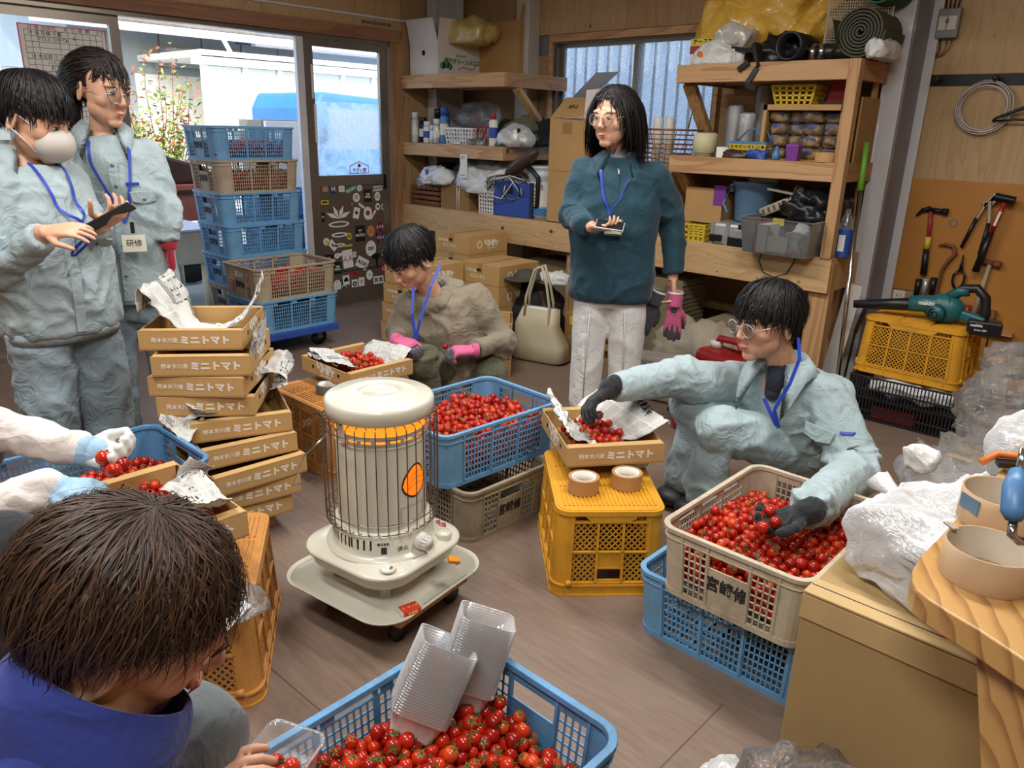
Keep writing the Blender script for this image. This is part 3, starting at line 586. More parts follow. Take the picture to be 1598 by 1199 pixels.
for x in np.linspace(-5.2,-1.75,14): MB().cyl((x,4.31,.76 if int(x*10)%2 else .64),(x,4.3085,.76 if int(x*10)%2 else .64),.005,n=8).build('screw','chrome',be)
# --- melon carton on the corner shelf ---
t=thing('melon_carton','white open melon carton with green printing on the top corner shelf','box',(-4.86,4.33,1.83),.0)
mc=t; S=(.30,.62,.30) # x depth, y.. near corner faces camera
def open_box(t,dx,dy,h,wall='card_white',inn='card_in',flaps=((1,0,.28,.2),(0,-1,.2,.1)),th=.006,z0=0,long_=None):
    """carton with top flaps opened outwards; flaps: (side x, side y, length, tilt)"""
    MB().bb((0,0,z0),(dx,dy,z0+th)).build('base',inn,t)
    for nm,a,b in (('side_panel',(0,0,z0),(dx,th,z0+h)),('side_panel',(0,dy-th,z0),(dx,dy,z0+h)),('side_panel',(0,th,z0),(th,dy-th,z0+h)),('side_panel',(dx-th,th,z0),(dx,dy-th,z0+h))):
        MB().bb(a,b).build(nm,wall,t)
    for sx,sy,L,tl in flaps:
        c,s=math.cos(tl),math.sin(tl) # tl: angle from vertical outwards
        if sy: 
            y=0 if sy<0 else dy; m=MB().add([(0,y,z0+h),(dx,y,z0+h),(dx-.01,y+sy*L*s,z0+h+L*c),(.01,y+sy*L*s,z0+h+L*c),(0,y+th*(-sy),z0+h),(dx,y+th*(-sy),z0+h),(dx-.01,y+sy*L*s+th*(-sy),z0+h+L*c),(.01,y+sy*L*s+th*(-sy),z0+h+L*c)],[(0,1,2,3),(7,6,5,4),(0,4,5,1),(3,2,6,7),(1,5,6,2),(0,3,7,4)])
        else:
            x=0 if sx<0 else dx; m=MB().add([(x,0,z0+h),(x,dy,z0+h),(x+sx*L*s,dy-.01,z0+h+L*c),(x+sx*L*s,.01,z0+h+L*c),(x-th*sx,0,z0+h),(x-th*sx,dy,z0+h),(x+sx*L*s-th*sx,dy-.01,z0+h+L*c),(x+sx*L*s-th*sx,.01,z0+h+L*c)],[(0,1,2,3),(7,6,5,4),(0,4,5,1),(3,2,6,7),(1,5,6,2),(0,3,7,4)])
        m.build('flap',wall,t)
t.location=(-5.27,4.38,1.83); open_box(t,.34,.50,.23,'card_white','card_in',((1,0,.19,.10),(0,-1,.19,.25),(0,1,.24,-.1),(-1,0,.2,-.5)))
lettering('肥後グリーンメロン',.045,'green_print',t,(.341,.27,.11),(0,1,0),(0,0,1),bold=.002); lettering('熊本県氷川町',.018,'green_print',t,(.341,.25,.155),(0,1,0),(0,0,1))
m=MB(); 
for x,z,r in ((.09,.075,.035),(.13,.09,.042),(.17,.07,.03)): m.cyl((.3405,x-.04,z),(.3415,x-.04,z),r*.8,n=16)
m.build('melon_print','green_print',t); m=MB().tube([(.341,.22,.05),(.341,.27,.075),(.341,.38,.06),(.341,.44,.11),(.341,.47,.15)],.004,4); m.build('ribbon_print','pink_print',t)
MB().cyl((.17,-.0005,.17),(.17,-.003,.17),.02,n=14).build('hand_hole','black_plastic',t)
bag('plastic_bag','yellow green film bag on top of the white melon carton','bag',(-4.85,4.66,2.07),(.42,.3,.2),'yellow_film',3)
t=thing('cardboard_box','open brown carton standing behind the white melon carton','box',(-4.98,4.84,1.83)); open_box(t,.5,.17,.42,'card','card_in',((1,0,.12,.1),))
# spray cans and bottles on the second tier
def can(loc,r,h,body,cap,label,parts_label=None,name='spray_can',cat='can',neck=True,txt=None,capr=.9,caph=.22):
    t=thing(name,label,cat,loc); hb_=h*(1-caph)
    MB().lathe([(r*.93,0),(r,.004),(r,hb_*.92),(r*.8,hb_*.97),(r*.7,hb_),(0.001,hb_)],n=16,cap=True).build('body',body,t)
    MB().lathe([(r*capr,hb_*.99),(r*capr,h*.985),(r*capr*.85,h),(.001,h)],n=16,cap=True).build('cap',cap,t)
    MB().lathe([(r*1.01,hb_*.3),(r*1.01,hb_*.7)],n=16,cap=False).build('label_band','white_print' if body!='white_plastic' else 'blue_label',t)
    return t
CY=4.42
can((-5.27,CY,1.31),.03,.24,'jug_clear','white_plastic','clear capped spray can at the left end of the cans on the corner shelf'); can((-5.20,CY+.03,1.31),.033,.20,'black_plastic','black_plastic','black and white spray can second from the shelf end'); 
can((-5.11,CY,1.31),.034,.17,'white_plastic','white_plastic','squat white bottle among the spray cans'); can((-5.08,CY+.09,1.31),.035,.27,'black_plastic','black_plastic','taller black topped can at the back of the group'); can((-5.03,CY-.02,1.31),.02,.14,'silver','white_plastic','thin pale tube beside the squat white bottle')
can((-4.97,CY-.02,1.31),.03,.19,'silver','white_plastic','silver spray can with white cap in front of the blue can'); can((-4.99,CY+.1,1.31),.032,.25,'blue_label','blue_label','dark blue capped can behind the silver can'); can((-4.90,CY,1.31),.034,.28,'blue_plastic','blue_label','tall blue spray can beside the pale basket')
t=can((-4.30,CY-.04,1.31),.034,.24,'white_plastic','red_plastic','white spray can with red nozzle cap at the shelf front',capr=.5,caph=.2)
def basket(loc,L,Wd,H,mat,label,name='basket',rows=4,n=7,m2=5,fl=1.12,rz=0,group=None):
    t=thing(name,label,'basket',loc,rz,group)
    tp=lambda p:(p[0]*(1+(fl-1)*p[2]/H),p[1]*(1+(fl-1)*p[2]/H),p[2])
    for sx in (-1,1):
        m=MB(); 
        for i in range(n+1): x=-L/2+L*i/n; m.bb((x-L/n*.17,sx*Wd/2-.002,0),(x+L/n*.17,sx*Wd/2+.002,H))
        for j in range(rows+1): z=H*j/rows; m.bb((-L/2,sx*Wd/2-.002,z-H/rows*.17),(L/2,sx*Wd/2+.002,z+H/rows*.17))
        m.build('perforated_side',mat,t,taper=tp); m=MB()
        for i in range(m2+1): y=-Wd/2+Wd*i/m2; m.bb((sx*L/2-.002,y-Wd/m2*.17,0),(sx*L/2+.002,y+Wd/m2*.17,H))
        for j in range(rows+1): z=H*j/rows; m.bb((sx*L/2-.002,-Wd/2,z-H/rows*.17),(sx*L/2+.002,Wd/2,z+H/rows*.17))
        m.build('perforated_side',mat,t,taper=tp)
    MB().frame(rrect(L/2*fl+.006,Wd/2*fl+.006,.015),rrect(L/2*fl-.004,Wd/2*fl-.004,.012),H-.006,H+.006).build('rim',mat,t); MB().bb((-L/2,-Wd/2,0),(L/2,Wd/2,.004)).build('base',mat,t)
    return t
basket((-4.68,4.48,1.31),.28,.2,.12,'white_plastic','pale perforated basket of odds and ends behind the red scissors',n=9)
bag('plastic_bag','clear film bag slumped over the pale basket','bag',(-4.72,4.62,1.44),(.34,.22,.2),'clear_film',5); tag(MB().bb((-4.62,4.98,1.31),(-4.36,5.0,1.58)).build('panel','blue_liquid' if 0 else 'grey_plastic'),'thin grey green panel leaning on the wall behind the basket','panel')
t=thing('scissors','large red handled shears standing by the white spray can','scissors',(-4.42,4.40,1.31))
for s in (-1,1):
    MB().tube([(s*.045+.035*math.cos(a),0,.09+.055*math.sin(a)) for a in np.linspace(0,2*PI,14,endpoint=False)],.007,6,closed=True).build('handle','red_plastic',t)
    MB().bar((s*.03,0,.04),(-s*.012,.01,.005),.012,.004).build('blade','chrome',t)
bag('hat_pile','dark cap heaped with grey gloves under the brace','clothes',(-4.30,4.74,1.31),(.52,.3,.22),'black_cloth',8,.02); bag('glove_bundle','olive brown work gloves heaped by the dark cap','gloves',(-4.20,4.58,1.31),(.22,.2,.22),'olive_cloth',9,.02); tag(MB().tube([(-4.42,4.6,1.42),(-4.34,4.56,1.38),(-4.26,4.54,1.42)],.02,6).build('strap','pink_print'),'pink folded strap in front of the dark cap','strap')
bag('plastic_bag','knotted white shopping bag at the end of the corner shelf','bag',(-4.12,4.44,1.31),(.24,.18,.16),'cloudy_film',11,.014); tag(MB().bar((-4.16,4.42,1.37),(-4.05,4.40,1.43),.03,.03).build('black_tool','black_plastic'),'black grip inside the knotted white shopping bag','tool')
bag('plastic_bag','small clear bag beside the white spray can','bag',(-4.47,4.36,1.31),(.16,.07,.05),'clear_film',13,.006)
tag(MB().cyl((-4.72,4.33,1.32),(-4.62,4.335,1.32),.009,n=10).build('white_marker','white_plastic'),'short white marker lying in front of the pale basket','marker'); tag(MB().cyl((-4.22,4.36,1.31),(-4.22,4.36,1.33),.035,n=20).build('tape_roll','sticker_g'),'pale green tape roll lying flat on the corner shelf','tape'); tag(MB().cyl((-4.17,4.62,1.31),(-4.17,4.62,1.35),.04,n=20).build('tape_roll','yellow_plastic'),'yellow tape roll near the shelf gusset','tape')
t=thing('tag_card','white hang tag taped to the second shelf fascia','card',(-4.55,4.305,1.15)); MB().bb((-.04,-.001,-.09),(.04,.001,.09)).build('card','paper',t)
for z in (.07,.055,-.07): MB().bb((-.03,-.0015,z),(.02,-.001,z+.004)).build('print_line','ink',t)
# --- bench, left part ---
t=thing('wooden_crate','small brown slatted crate holding a checkered cloth at the bench corner','crate',(-5.08,4.47,.80))
for z in (.015,.055,.095,.135):
    for y in (-.11,.11): MB().bb((-.17,y-.006,z),(.17,y+.006,z+.028)).build('slat','brown_crate',t)
    for x in (-.17,.17): MB().bb((x-.006,-.11,z),(x+.006,.11,z+.028)).build('slat','brown_crate',t)
MB().bb((-.17,-.11,0),(.17,.11,.01)).build('base','brown_crate',t)
def checker():
    m=M('check_cloth'); c=m.n('ShaderNodeTexChecker'); c.inputs['Scale'].default_value=70; c.inputs[1].default_value=lin('#e3e0dc'); c.inputs[2].default_value=lin('#2b3440'); m.l(m.coord(),c.inputs[0]); m.col(c.outputs[0]); m.set(Roughness=.9)
checker()
bag('checkered_cloth','black and white checkered cloth stuffed in the brown slatted crate','cloth',(-5.08,4.47,.93),(.33,.21,.13),'check_cloth',4,.015)
t=thing('cardboard_stack','tied stack of flattened grey brown cartons on the bench','cardboard',(-4.72,4.5,.80))
for i in range(22): MB().bb((-.17+.004*math.sin(i*3),-.13,.009*i),(.17+.004*math.sin(i*5),.13,.009*i+.0075)).build('flat_carton','card_dark',t)
MB().tube([(.03,-.132,0),(.03,-.135,.2),(.035,0,.203),(.03,.132,.2)],.004,5).tube([(.06,-.134,0),(.055,-.137,.1),(.065,-.135,.2)],.004,5).build('string','white_plastic',t)
bag('plastic_bag','white printed packet draped over the flattened cartons','bag',(-4.92,4.38,.99),(.3,.18,.13),'white_bag',21,.015); tag(MB().box((-4.96,4.285,1.07),(.035,.003,.07),Matrix.Rotation(-.3,3,'Y')).build('blue_label','blue_label'),'blue label strip on the white printed packet','label')
bag('plastic_bag','white bag bundle sagging to the right of the cardboard stack','bag',(-4.45,4.47,.95),(.5,.28,.22),'white_bag',22,.02); bag('plastic_bag','frosted clear bag at the back of the bench clutter','bag',(-4.75,4.66,1.0),(.4,.2,.22),'clear_film',23,.02)
can((-5.12,4.66,.98),.07,.16,'black_plastic','black_plastic','black rounded jar behind the checkered cloth',name='jar',cat='jar'); t=thing('white_cup','white printed bowl beside the black jar','bowl',(-4.97,4.58,1.0)); MB().lathe([(.03,0),(.055,.07),(.06,.08),(.054,.078),(.028,.005)],n=20).build('bowl','white_plastic',t)
bag('foam_package','white foam package with green and red print leaning at the back','package',(-4.72,4.8,1.03),(.36,.16,.2),'white_plastic',25,.006)
basket((-4.33,4.44,.80),.14,.2,.17,'white_plastic','white square holed basket next to the blue case',rows=6,n=5,fl=1.03)
t=thing('battery_case','blue boxy case tangled with cables on the bench','case',(-4.07,4.50,.80),.1); MB().bb((-.2,-.13,0),(.14,.13,.26)).build('body','navy' if 0 else 'blue_label',t,bevel=.006); MB().bb((.14,-.13,0),(.17,.13,.26)).build('end_panel','navy',t,bevel=.004)
MB().bb((-.1,-.134,.17),(-.02,-.13,.22)).build('vent','black_plastic',t); MB().bb((.171,-.11,.02),(.173,-.07,.06)).bb((.171,-.03,.01),(.173,.06,.07)).build('sticker','paper',t)
rs=random.Random(9)
for k,(c,n_) in enumerate((('cable_grey','grey'),('cable_black','black'),('white_plastic','white'))):
    p=[]; 
    for i in range(26): a=i*.62+k; p.append((-4.10+.17*math.cos(a)*(1+.2*math.sin(i)),4.44-.1+.08*math.sin(a*1.3),1.02+.1*math.sin(a)*.9 if i%5 else 1.08))
    sm=[]; 
    for i in range(len(p)-1):
        for u in (0,.33,.66): sm.append(Vector(p[i]).lerp(Vector(p[i+1]),u))
    tag(MB().tube(sm,.004,5).build('cable',c),n_+' cable looped over the blue boxy case','cable')
t=thing('plastic_pail','white labelled pail with blue liquid on the bench','bucket',(-3.90,4.52,.80))
MB().lathe([(.1,0),(.112,.1),(.115,.30),(.122,.31),(.122,.33),(.115,.335),(.115,.36),(.125,.365),(.125,.38),(.10,.382),(.001,.384)],n=28,cap=True).build('body','jug_clear',t); MB().lathe([(.1135,.03),(.1155,.08)],n=28).build('blue_band','blue_liquid',t)
MB().lathe([(.1165,.09),(.1175,.27)],n=28).build('label','paper',t); lettering('トベストホイル',.03,'sticker_r',t,(.0,-.119,.24),(1,0,0),(0,0,1),bold=.001)
for i in range(5): MB().bb((-.05,-.1195,.10+.025*i),(.05,-.117,.104+.025*i)).build('print_line','ink',t)
MB().tube([(-.127,0,.33),(-.12,-.06,.22),(-.11,-.09,.12)],.004,6).build('handle','white_plastic',t)
t=thing('chair_arm','dark brown padded chair armrest tilted above the white pail','chair',(-3.98,4.36,1.20)); MB().sphere((0,0,0),.1,16,10,(1.9,.7,.45),Matrix.Rotation(-.55,3,'Y')).build('pad','brown_vinyl',t); MB().tube([(.05,0,.0),(.15,.02,-.1),(.12,.05,-.3),(.05,.1,-.38)],.018,8).build('bracket','black_plastic',t)
t=thing('tall_carton','tall open brown carton with long raised flaps left of the standing woman','box',(-3.72,4.36,.80)); open_box(t,.36,.38,.36,'card','card_in',((-1,0,.02,0),)); 
MB().bb((0,0,.362),(.36,.38,.72)).build('upper_carton','card',t); MB().add([(-.04,.10,.74),(-.04,.38,.80),(.30,.38,1.04),(.26,.16,1.02)],[(0,1,2,3)]).build('raised_flap','card_white',t)
MB().add([(0,0,.722),(.3,-.03,.722),(.34,.1,.86),(.04,.12,.86)],[(0,1,2,3)]).build('raised_flap','card',t); MB().add([(.30,.0,.70),(.31,.0,.90),(.50,.14,.93),(.50,.14,.72)],[(0,1,2,3)]).build('raised_flap','card_white',t)
lettering('AP-2',.045,'ink',t,(.17,.04,.795),(1,-.05,.0),(.1,.6,.75)); MB().bb((.12,-.003,.62),(.2,-.001,.69)).build('tape','card_dark',t)
# --- right unit, top tier ---
T=1.83
bag('yellow_film_bale','big wrinkled yellow film wrapped bale on the tall shelf','bag',(-2.28,4.74,T+.06),(.92,.5,.52),'yellow_bag',31,.03,5,sub=5)
t=thing('bug_killer_carton','small crimson and yellow carton at the left end of the tall shelf','box',(-2.60,4.50,T)); MB().bb((-.09,-.06,.07),(.13,.06,.115)).build('crimson_half','sticker_r',t); MB().bb((-.09,-.06,.115),(.13,.06,.155)).build('yellow_half','sticker_y',t); MB().bb((-.09,-.06,0),(.13,.06,.07)).build('lower_half','paper',t)
lettering('アースZ BBL',.035,'ink',t,(.02,-.061,.135),(1,0,0),(0,0,1),bold=.001); lettering('BLO',.035,'paper',t,(.07,-.061,.09),(1,0,0),(0,0,1),bold=.002)
bag('snack_packet','orange and white film packets on the shelf edge','packet',(-2.46,4.40,T),(.3,.14,.13),'white_bag',33,.012); bag('snack_packet','orange striped film packet beside the crimson carton','packet',(-2.52,4.38,T+.01),(.14,.08,.08),'orange_plastic',34,.01); bag('plastic_bag','clear crinkled packet above the black bracket','bag',(-2.40,4.42,T+.08),(.20,.14,.14),'cloudy_film',35,.015)
t=thing('black_clamp','black angular bracket hanging over the tall shelf edge','tool',(-2.22,4.37,T)); MB().bar((-.2,.02,.09),(.02,-.02,.06),.025,.025).bar((.0,-.02,.10),(.06,-.05,-.03),.035,.03).bar((.05,-.06,-.03),(-.0,-.07,-.12),.022,.03).bar((.0,-.07,-.12),(.06,-.07,-.14),.022,.03).bar((.0,-.07,-.0),(-.06,-.07,-.04),.022,.03).build('bracket','black_plastic',t,bevel=.003)
bag('black_bag','black crumpled film behind the hanging bracket','bag',(-2.12,4.48,T),(.3,.2,.14),'black_plastic',37,.02)
t=thing('pipe_offcut','short wide black pipe lying on the tall shelf','pipe',(-2.0,4.42,T)); MB().lathe([(.075,-.12),(.075,.12),(.062,.12),(.062,-.12),(.075,-.12)],(0,0,.075),24,Matrix.Rotation(PI/2,3,'X')).build('tube','black_plastic',t)
t=thing('black_flask','black cylinder with two shiny bands lying beside the pipe','pipe',(-1.83,4.42,T)); MB().cyl((-.12,0,.045),(.16,.02,.045),.045,n=20).build('body','black_plastic',t); MB().cyl((-.09,0,.045),(-.055,0,.045),.0465,n=20).build('band','chrome',t); MB().cyl((-.04,0,.045),(-.005,0,.045),.0465,n=20).build('band','chrome',t)
def meshpanel(name):
    t=thing(name,'upright woven wire mesh panel beside the yellow bale','mesh',(-1.88,4.46,T)); m=MB()
    for i in range(28): m.bb((.0,.012*i,0),(.003,.012*i+.004,.42))
    for j in range(30): m.bb((.001,0,.014*j),(.004,.33,.014*j+.004))
    o=m.build('wires','tan_case',t); o['kind']='stuff'; m=MB().frame([(0,0),(.33,0),(.33,.42),(0,.42)],[(.01,.01),(.32,.01),(.32,.41),(.01,.41)],0,.006); m.v=[(p[2],p[0],p[1]) for p in m.v]; m.build('edge','tan_case',t); t.rotation_euler=(0,0,-1.1)
meshpanel('wire_mesh_panel')
t=MB(); t.bb((0,0,0),(.2,.05,.4)); 
def spiral(name,label,c,r,turns,Ly,mat,rz=0):
    t=thing(name,label,'mat',c,rz); m=MB(); n=int(turns*22); a_=[]; th=r/(turns+1)*.62
    for i in range(n+1):
        a=2*PI*i/22; q=r*(.12+.88*i/n); a_.append((q,a))
    rings=[]
    for q,a in a_:
        rings.append([Vector((q*math.cos(a),y,q*math.sin(a))) for y in (0,Ly)]+[Vector(((q-th)*math.cos(a),y,(q-th)*math.sin(a))) for y in (Ly,0)])
    m.loft(rings,cap=True,smooth=False).build('rolled_sheet',mat,t); return t
spiral('rolled_mat','olive grey rubber mat rolled in a spiral at the end of the tall shelf',(-1.66,4.38,T+.135),.13,7,.3,'mat_grey'); spiral('rolled_mat','dark green rolled mat stacked above the olive grey roll',(-1.62,4.44,T+.36),.095,5,.28,'mat_green')
tag(MB().loft([[Vector((-1.86,4.33,T+.002)),Vector((-1.86,4.6,T+.002))],[Vector((-1.79,4.33,T+.01)),Vector((-1.79,4.6,T+.01))],[Vector((-1.76,4.34,T+.08)),Vector((-1.76,4.6,T+.09))],[Vector((-1.80,4.35,T+.2)),Vector((-1.80,4.6,T+.2))]],closed=False,cap=False).build('mat_offcut','mat_grey'),'curled grey mat offcut between mesh panel and spiral roll','mat')
bag('white_cloth','white cloth end hanging at the shelf corner by the column','cloth',(-1.55,4.45,T),(.1,.3,.1),'white_bag',39,.01)
# middle tier
T=1.31
def cuproll(x,y,z,h,lab): 
    t=thing('cup_sleeve',lab,'cups',(x,y,z)); m=MB()
    m.lathe([(.045+.004*(i%2),h*i/24) for i in range(25)],n=18); m.build('nested_cups','cloudy_film',t); MB().lathe([(.05,0),(.055,h*.3),(.053,h*.7),(.056,h*.95),(.03,h*1.04)],n=14).build('film_sleeve','clear_film',t)
cuproll(-2.43,4.62,T,.30,'clear sleeve of nested cups nearest the brace'); cuproll(-2.30,4.52,T,.25,'shorter sleeve of nested cups with a twisted film top'); cuproll(-2.19,4.64,T,.30,'tall sleeve of nested cups behind the yellow shopping basket'); cuproll(-2.10,4.60,T,.29,'sleeve of nested cups touching the brown carton'); cuproll(-2.34,4.80,T,.42,'tallest sleeve of nested cups at the back')
t=thing('candle_roll','cream coloured plastic roll at the left of the middle shelf','roll',(-2.50,4.40,T)); MB().lathe([(.05,.0),(.05,.02),(.07,.025),(.072,.13),(.05,.14),(.045,.13),(.001,.13)],n=24,cap=True).build('roll','cream_wax',t); MB().lathe([(.062,0),(.062,.022)],n=24).build('foot','clear_tub',t)
tag(MB().lathe([(.038,0),(.038,.06),(.025,.06),(.025,0),(.038,0)],(-2.36,4.37,T),20).build('label_roll','paper'),'white label roll beside the cream roll','roll'); bag('brown_packet','brown crinkled packet in front of the label roll','packet',(-2.27,4.36,T),(.18,.06,.045),'dark_brown',41,.006); bag('cloth_rag','blue cloth knot on the middle shelf edge','cloth',(-2.13,4.36,T),(.12,.07,.06),'blue_label',42,.01)
t=basket((-2.20,4.43,T),.2,.13,.08,'yellow_plastic','small yellow basket with turquoise rim and carrying handle',rows=3,n=8); MB().frame(rrect(.12,.082,.02),rrect(.108,.07,.018),.082,.095).build('turquoise_rim','blue_plastic',t); MB().tube([(-.11,0,.09),(-.04,0,.16),(.07,0,.17),(.11,0,.10)],.005,6).build('handle','blue_plastic',t)
t=thing('carton_of_packets','brown carton lying on its side filled with clear wrapped packets','box',(-1.88,4.42,T)); 
for a,b in (((-.26,0,0),(-.25,.3,.3)),((.17,0,0),(.18,.3,.3)),((-.26,0,.29),(.18,.3,.3)),((-.25,0,0),(.17,.3,.008)),((-.25,.29,.008),(.17,.3,.29))): MB().bb(a,b).build('side_panel','card',t)
MB().bb((-.262,-.03,.27),(.18,.0,.30)).bb((-.262,-.03,.0),(-.24,.0,.3)).build('folded_flap','card',t)
pk=[]
for r in range(4):
    for c in range(4):
        o=bag('wrapped_packet','clear wrapped brown packet, %s from the left in the %s row of the carton'%(('first','second','third','fourth')[c],('bottom','second lowest','second highest','top')[r]),'packet',(-1.88-.19+.1*c,4.49+.03*(c%2),T+.01+.066*r),(.11,.09,.07),'card_dark',50+r*4+c,.008,22,'wrapped packets in the carton',sub=3)
        f=bag('film','','',(0,-.012,-.002),(.115,.085,.075),'clear_film',70+r*4+c,.011,24,parent=o,sub=3); MB().box((0,-.047,.04),(.06,.004,.018),Matrix.Rotation(.2*math.sin(r+c),3,'Y')).build('blue_print','blue_label',o)
basket((-2.0,4.52,T+.30),.2,.14,.10,'yellow_plastic','pale yellow perforated basket on top of the brown carton',rows=4,n=6,fl=1.25)
t=thing('red_stapler','red upright tool with black foot on top of the carton','tool',(-1.78,4.55,T+.30)); MB().prism([(-.07,0),(.07,0),(.08,.22),(-.02,.22)],-.03,.03,'xz').build('body','red_plastic',t,bevel=.01); MB().bb((-.08,-.035,-.0),(.08,.035,.02)).build('foot','black_plastic',t)
t=thing('purple_tub','purple square tub in front of the carton','tub',(-1.91,4.345,T)); MB().lathe([(.04,0),(.052,.085),(.046,.09),(.001,.09)],n=4,smooth=False,cap=True).build('body','purple',t,bevel=.004); t.rotation_euler=(0,0,.9)
t=thing('blue_bottle','little blue bottle left of the purple tub','bottle',(-2.01,4.345,T)); MB().lathe([(.022,0),(.024,.03),(.01,.05),(.009,.075),(.001,.076)],n=16,cap=True).build('bottle','blue_plastic',t)
t=thing('tape_roll','brown packing tape roll lying flat right of the purple tub','tape',(-1.73,4.36,T)); MB().lathe([(.058,-.025),(.058,.025),(.045,.025),(.045,-.025),(.058,-.025)],(0,0,.027),28).build('tape','card',t)
tag(MB().bb((-1.62,4.44,T),(-1.61,4.70,T+.34)).build('cardboard_box','card_dark'),'flat brown carton standing outside the shelf post','box')
t=thing('wire_basket','copper coloured wire basket on the sill left of the tall shelf','basket',(-2.93,4.62,1.22)); 
for j in range(9): z=.03*j; r_2=.12+.1*j/8; MB().tube([(r_2*1.25*math.cos(a),r_2*math.sin(a),z) for a in np.linspace(0,2*PI,20,endpoint=False)],.0035 if j<8 else .006,4,closed=True).build('wire_ring','copper',t)
for a in np.linspace(0,2*PI,18,endpoint=False): MB().tube([(.12*1.25*math.cos(a),.12*math.sin(a),0),(.22*1.25*math.cos(a),.22*math.sin(a),.24)],.0025,4).build('wire_rib','copper',t)
for s in (-1,1): MB().tube([(s*.2,-.05,.25),(s*.21,-.04,.34),(s*.25,.0,.37),(s*.26,.04,.3),(s*.27,.05,.24)],.005,5).build('handle','copper',t)
for k in range(2): tag(MB().lathe([(.03,0),(.034,.3),(.03,.31),(.001,.31)],(-2.99+.09*k,4.62,1.23),16,cap=True).build('white_tube','white_plastic'),('left','right')[k]+' of two white tubes standing in the copper wire basket','tube')
tag(MB().bb((-3.3,4.4,.801),(-2.72,4.95,1.215)).build('support_carton','card'),'large plain carton on the bench behind the standing woman','box')
# bench right
T=.80
t=thing('cardboard_box','open brown box next to the blue bucket','box',(-2.63,4.45,T+.10)); open_box(t,.26,.28,.22,'card','card_in',((1,0,.12,1.2),(-1,0,.12,.4),(0,1,.1,.2))); MB().bb((.2,-.004,.12),(.28,.002,.24)).build('purple_leaflet','purple',t)
basket((-2.5,4.40,T),.17,.12,.10,'yellow_plastic','small yellow holed basket under the open brown box',rows=3,n=5,fl=1.05)
t=thing('tool_case','silver hard case with black latches on the bench edge','case',(-2.15,4.45,T)); MB().bb((-.22,-.12,0),(.2,.14,.13)).build('shell','silver',t,bevel=.018)
MB().bb((-.09,-.135,.0),(.09,-.12,.055)).build('handle','black_plastic',t,bevel=.005); MB().bb((-.05,-.132,.05),(.06,-.12,.10)).build('lock_plate','silver',t,bevel=.003)
for x in (-.17,.15): MB().bb((x-.04,-.14,.02),(x+.04,-.12,.06)).build('latch','black_plastic',t,bevel=.004)
for x in (-.2,-.1,.09,.18): MB().bb((x-.012,-.126,.0),(x+.012,-.118,.13)).build('rib','grey_plastic',t)
MB().bb((-.03,-.128,.105),(.03,-.12,.13)).build('top_clip','black_plastic',t)
t=thing('bucket','grey blue plastic bucket standing on the silver case','bucket',(-2.21,4.55,T+.135)); MB().lathe([(.10,0),(.105,.01),(.125,.215),(.138,.225),(.138,.24),(.118,.235),(.095,.012),(.001,.012)],n=32,cap=True).build('body','bucket_blue',t); MB().tube([(-.13,0,.225),(-.15,-.06,.16),(-.14,-.12,.10),(-.09,-.15,.05)],.008,6).build('handle','bucket_blue',t); MB().bb((-.135,-.07,.17),(-.11,-.02,.22)).build('ear','bucket_blue',t)
bag('detergent_pack','white and red detergent pack poking out of the bucket','packet',(-2.18,4.56,T+.33),(.17,.12,.11),'white_bag',61,.008); 
t=thing('lunch_case','grey tan slotted case tilted beside the bucket','case',(-2.02,4.5,T+.19)); R_=Matrix.Rotation(-.45,3,'Y'); MB().box((0,0,.05),(.2,.14,.055),R_).build('lid','tan_case',t,bevel=.012)
for i in range(5): MB().box(Vector((0,0,.05))+R_@Vector((-.07+.035*i,-.071,0)),(.012,.005,.03),R_).build('slot','sash_dark',t)
t=thing('round_case','round grey lid leaning beside the slotted case','lid',(-1.88,4.5,T+.2)); MB().cyl((-.02,0,.07),(.02,-.015,.06),.105,n=28).build('disc','grey_plastic',t,bevel=.006); MB().tube([(-.05,-.02,-.03),(-.06,-.03,.08),(-.04,-.03,.17),(.0,-.02,.16)],.006,6).build('wire_clip','tan_case',t)
tag(MB().bb((-2.1,4.42,T+.13),(-1.8,4.6,T+.185)).build('black_box','black_plastic'),'black flat box with a yellow label under the tilted cases','box'); tag(MB().bb((-2.01,4.412,T+.14),(-1.94,4.419,T+.18)).build('yellow_label','sticker_y'),'yellow warning label on the flat black box','label')
t=thing('storage_tub','clear plastic storage tub of hardware packets hanging over the bench edge','tub',(-1.88,4.36,T+.0))
tp=lambda p:(p[0]*(1+.12*p[2]/.2),p[1]*(1+.12*p[2]/.2),p[2])
MB().bb((-.19,-.17,0),(.19,-.167,.2)).bb((-.19,.167,0),(.19,.17,.2)).bb((-.19,-.17,0),(-.187,.17,.2)).bb((.187,-.17,0),(.19,.17,.2)).bb((-.19,-.17,0),(.19,.17,.003)).build('tub_wall','clear_tub',t,taper=tp); MB().frame(rrect(.222,.2,.02),rrect(.208,.187,.015),.194,.2).build('rim','clear_tub',t)
tag(MB().bb((-2.02,4.21,T+.005),(-2.005,4.4,T+.17)).build('file_folder','red_plastic'),'dark red folder standing in the clear tub','folder'); tag(MB().bb((-2.0,4.205,T+.005),(-1.94,4.36,T+.16)).build('leaflet','paper'),'white printed leaflet beside the red folder in the tub','paper'); tag(MB().box((-1.87,4.2,T+.06),(.12,.003,.09)).build('white_card','white_plastic'),'blank white card against the front of the clear tub','card')
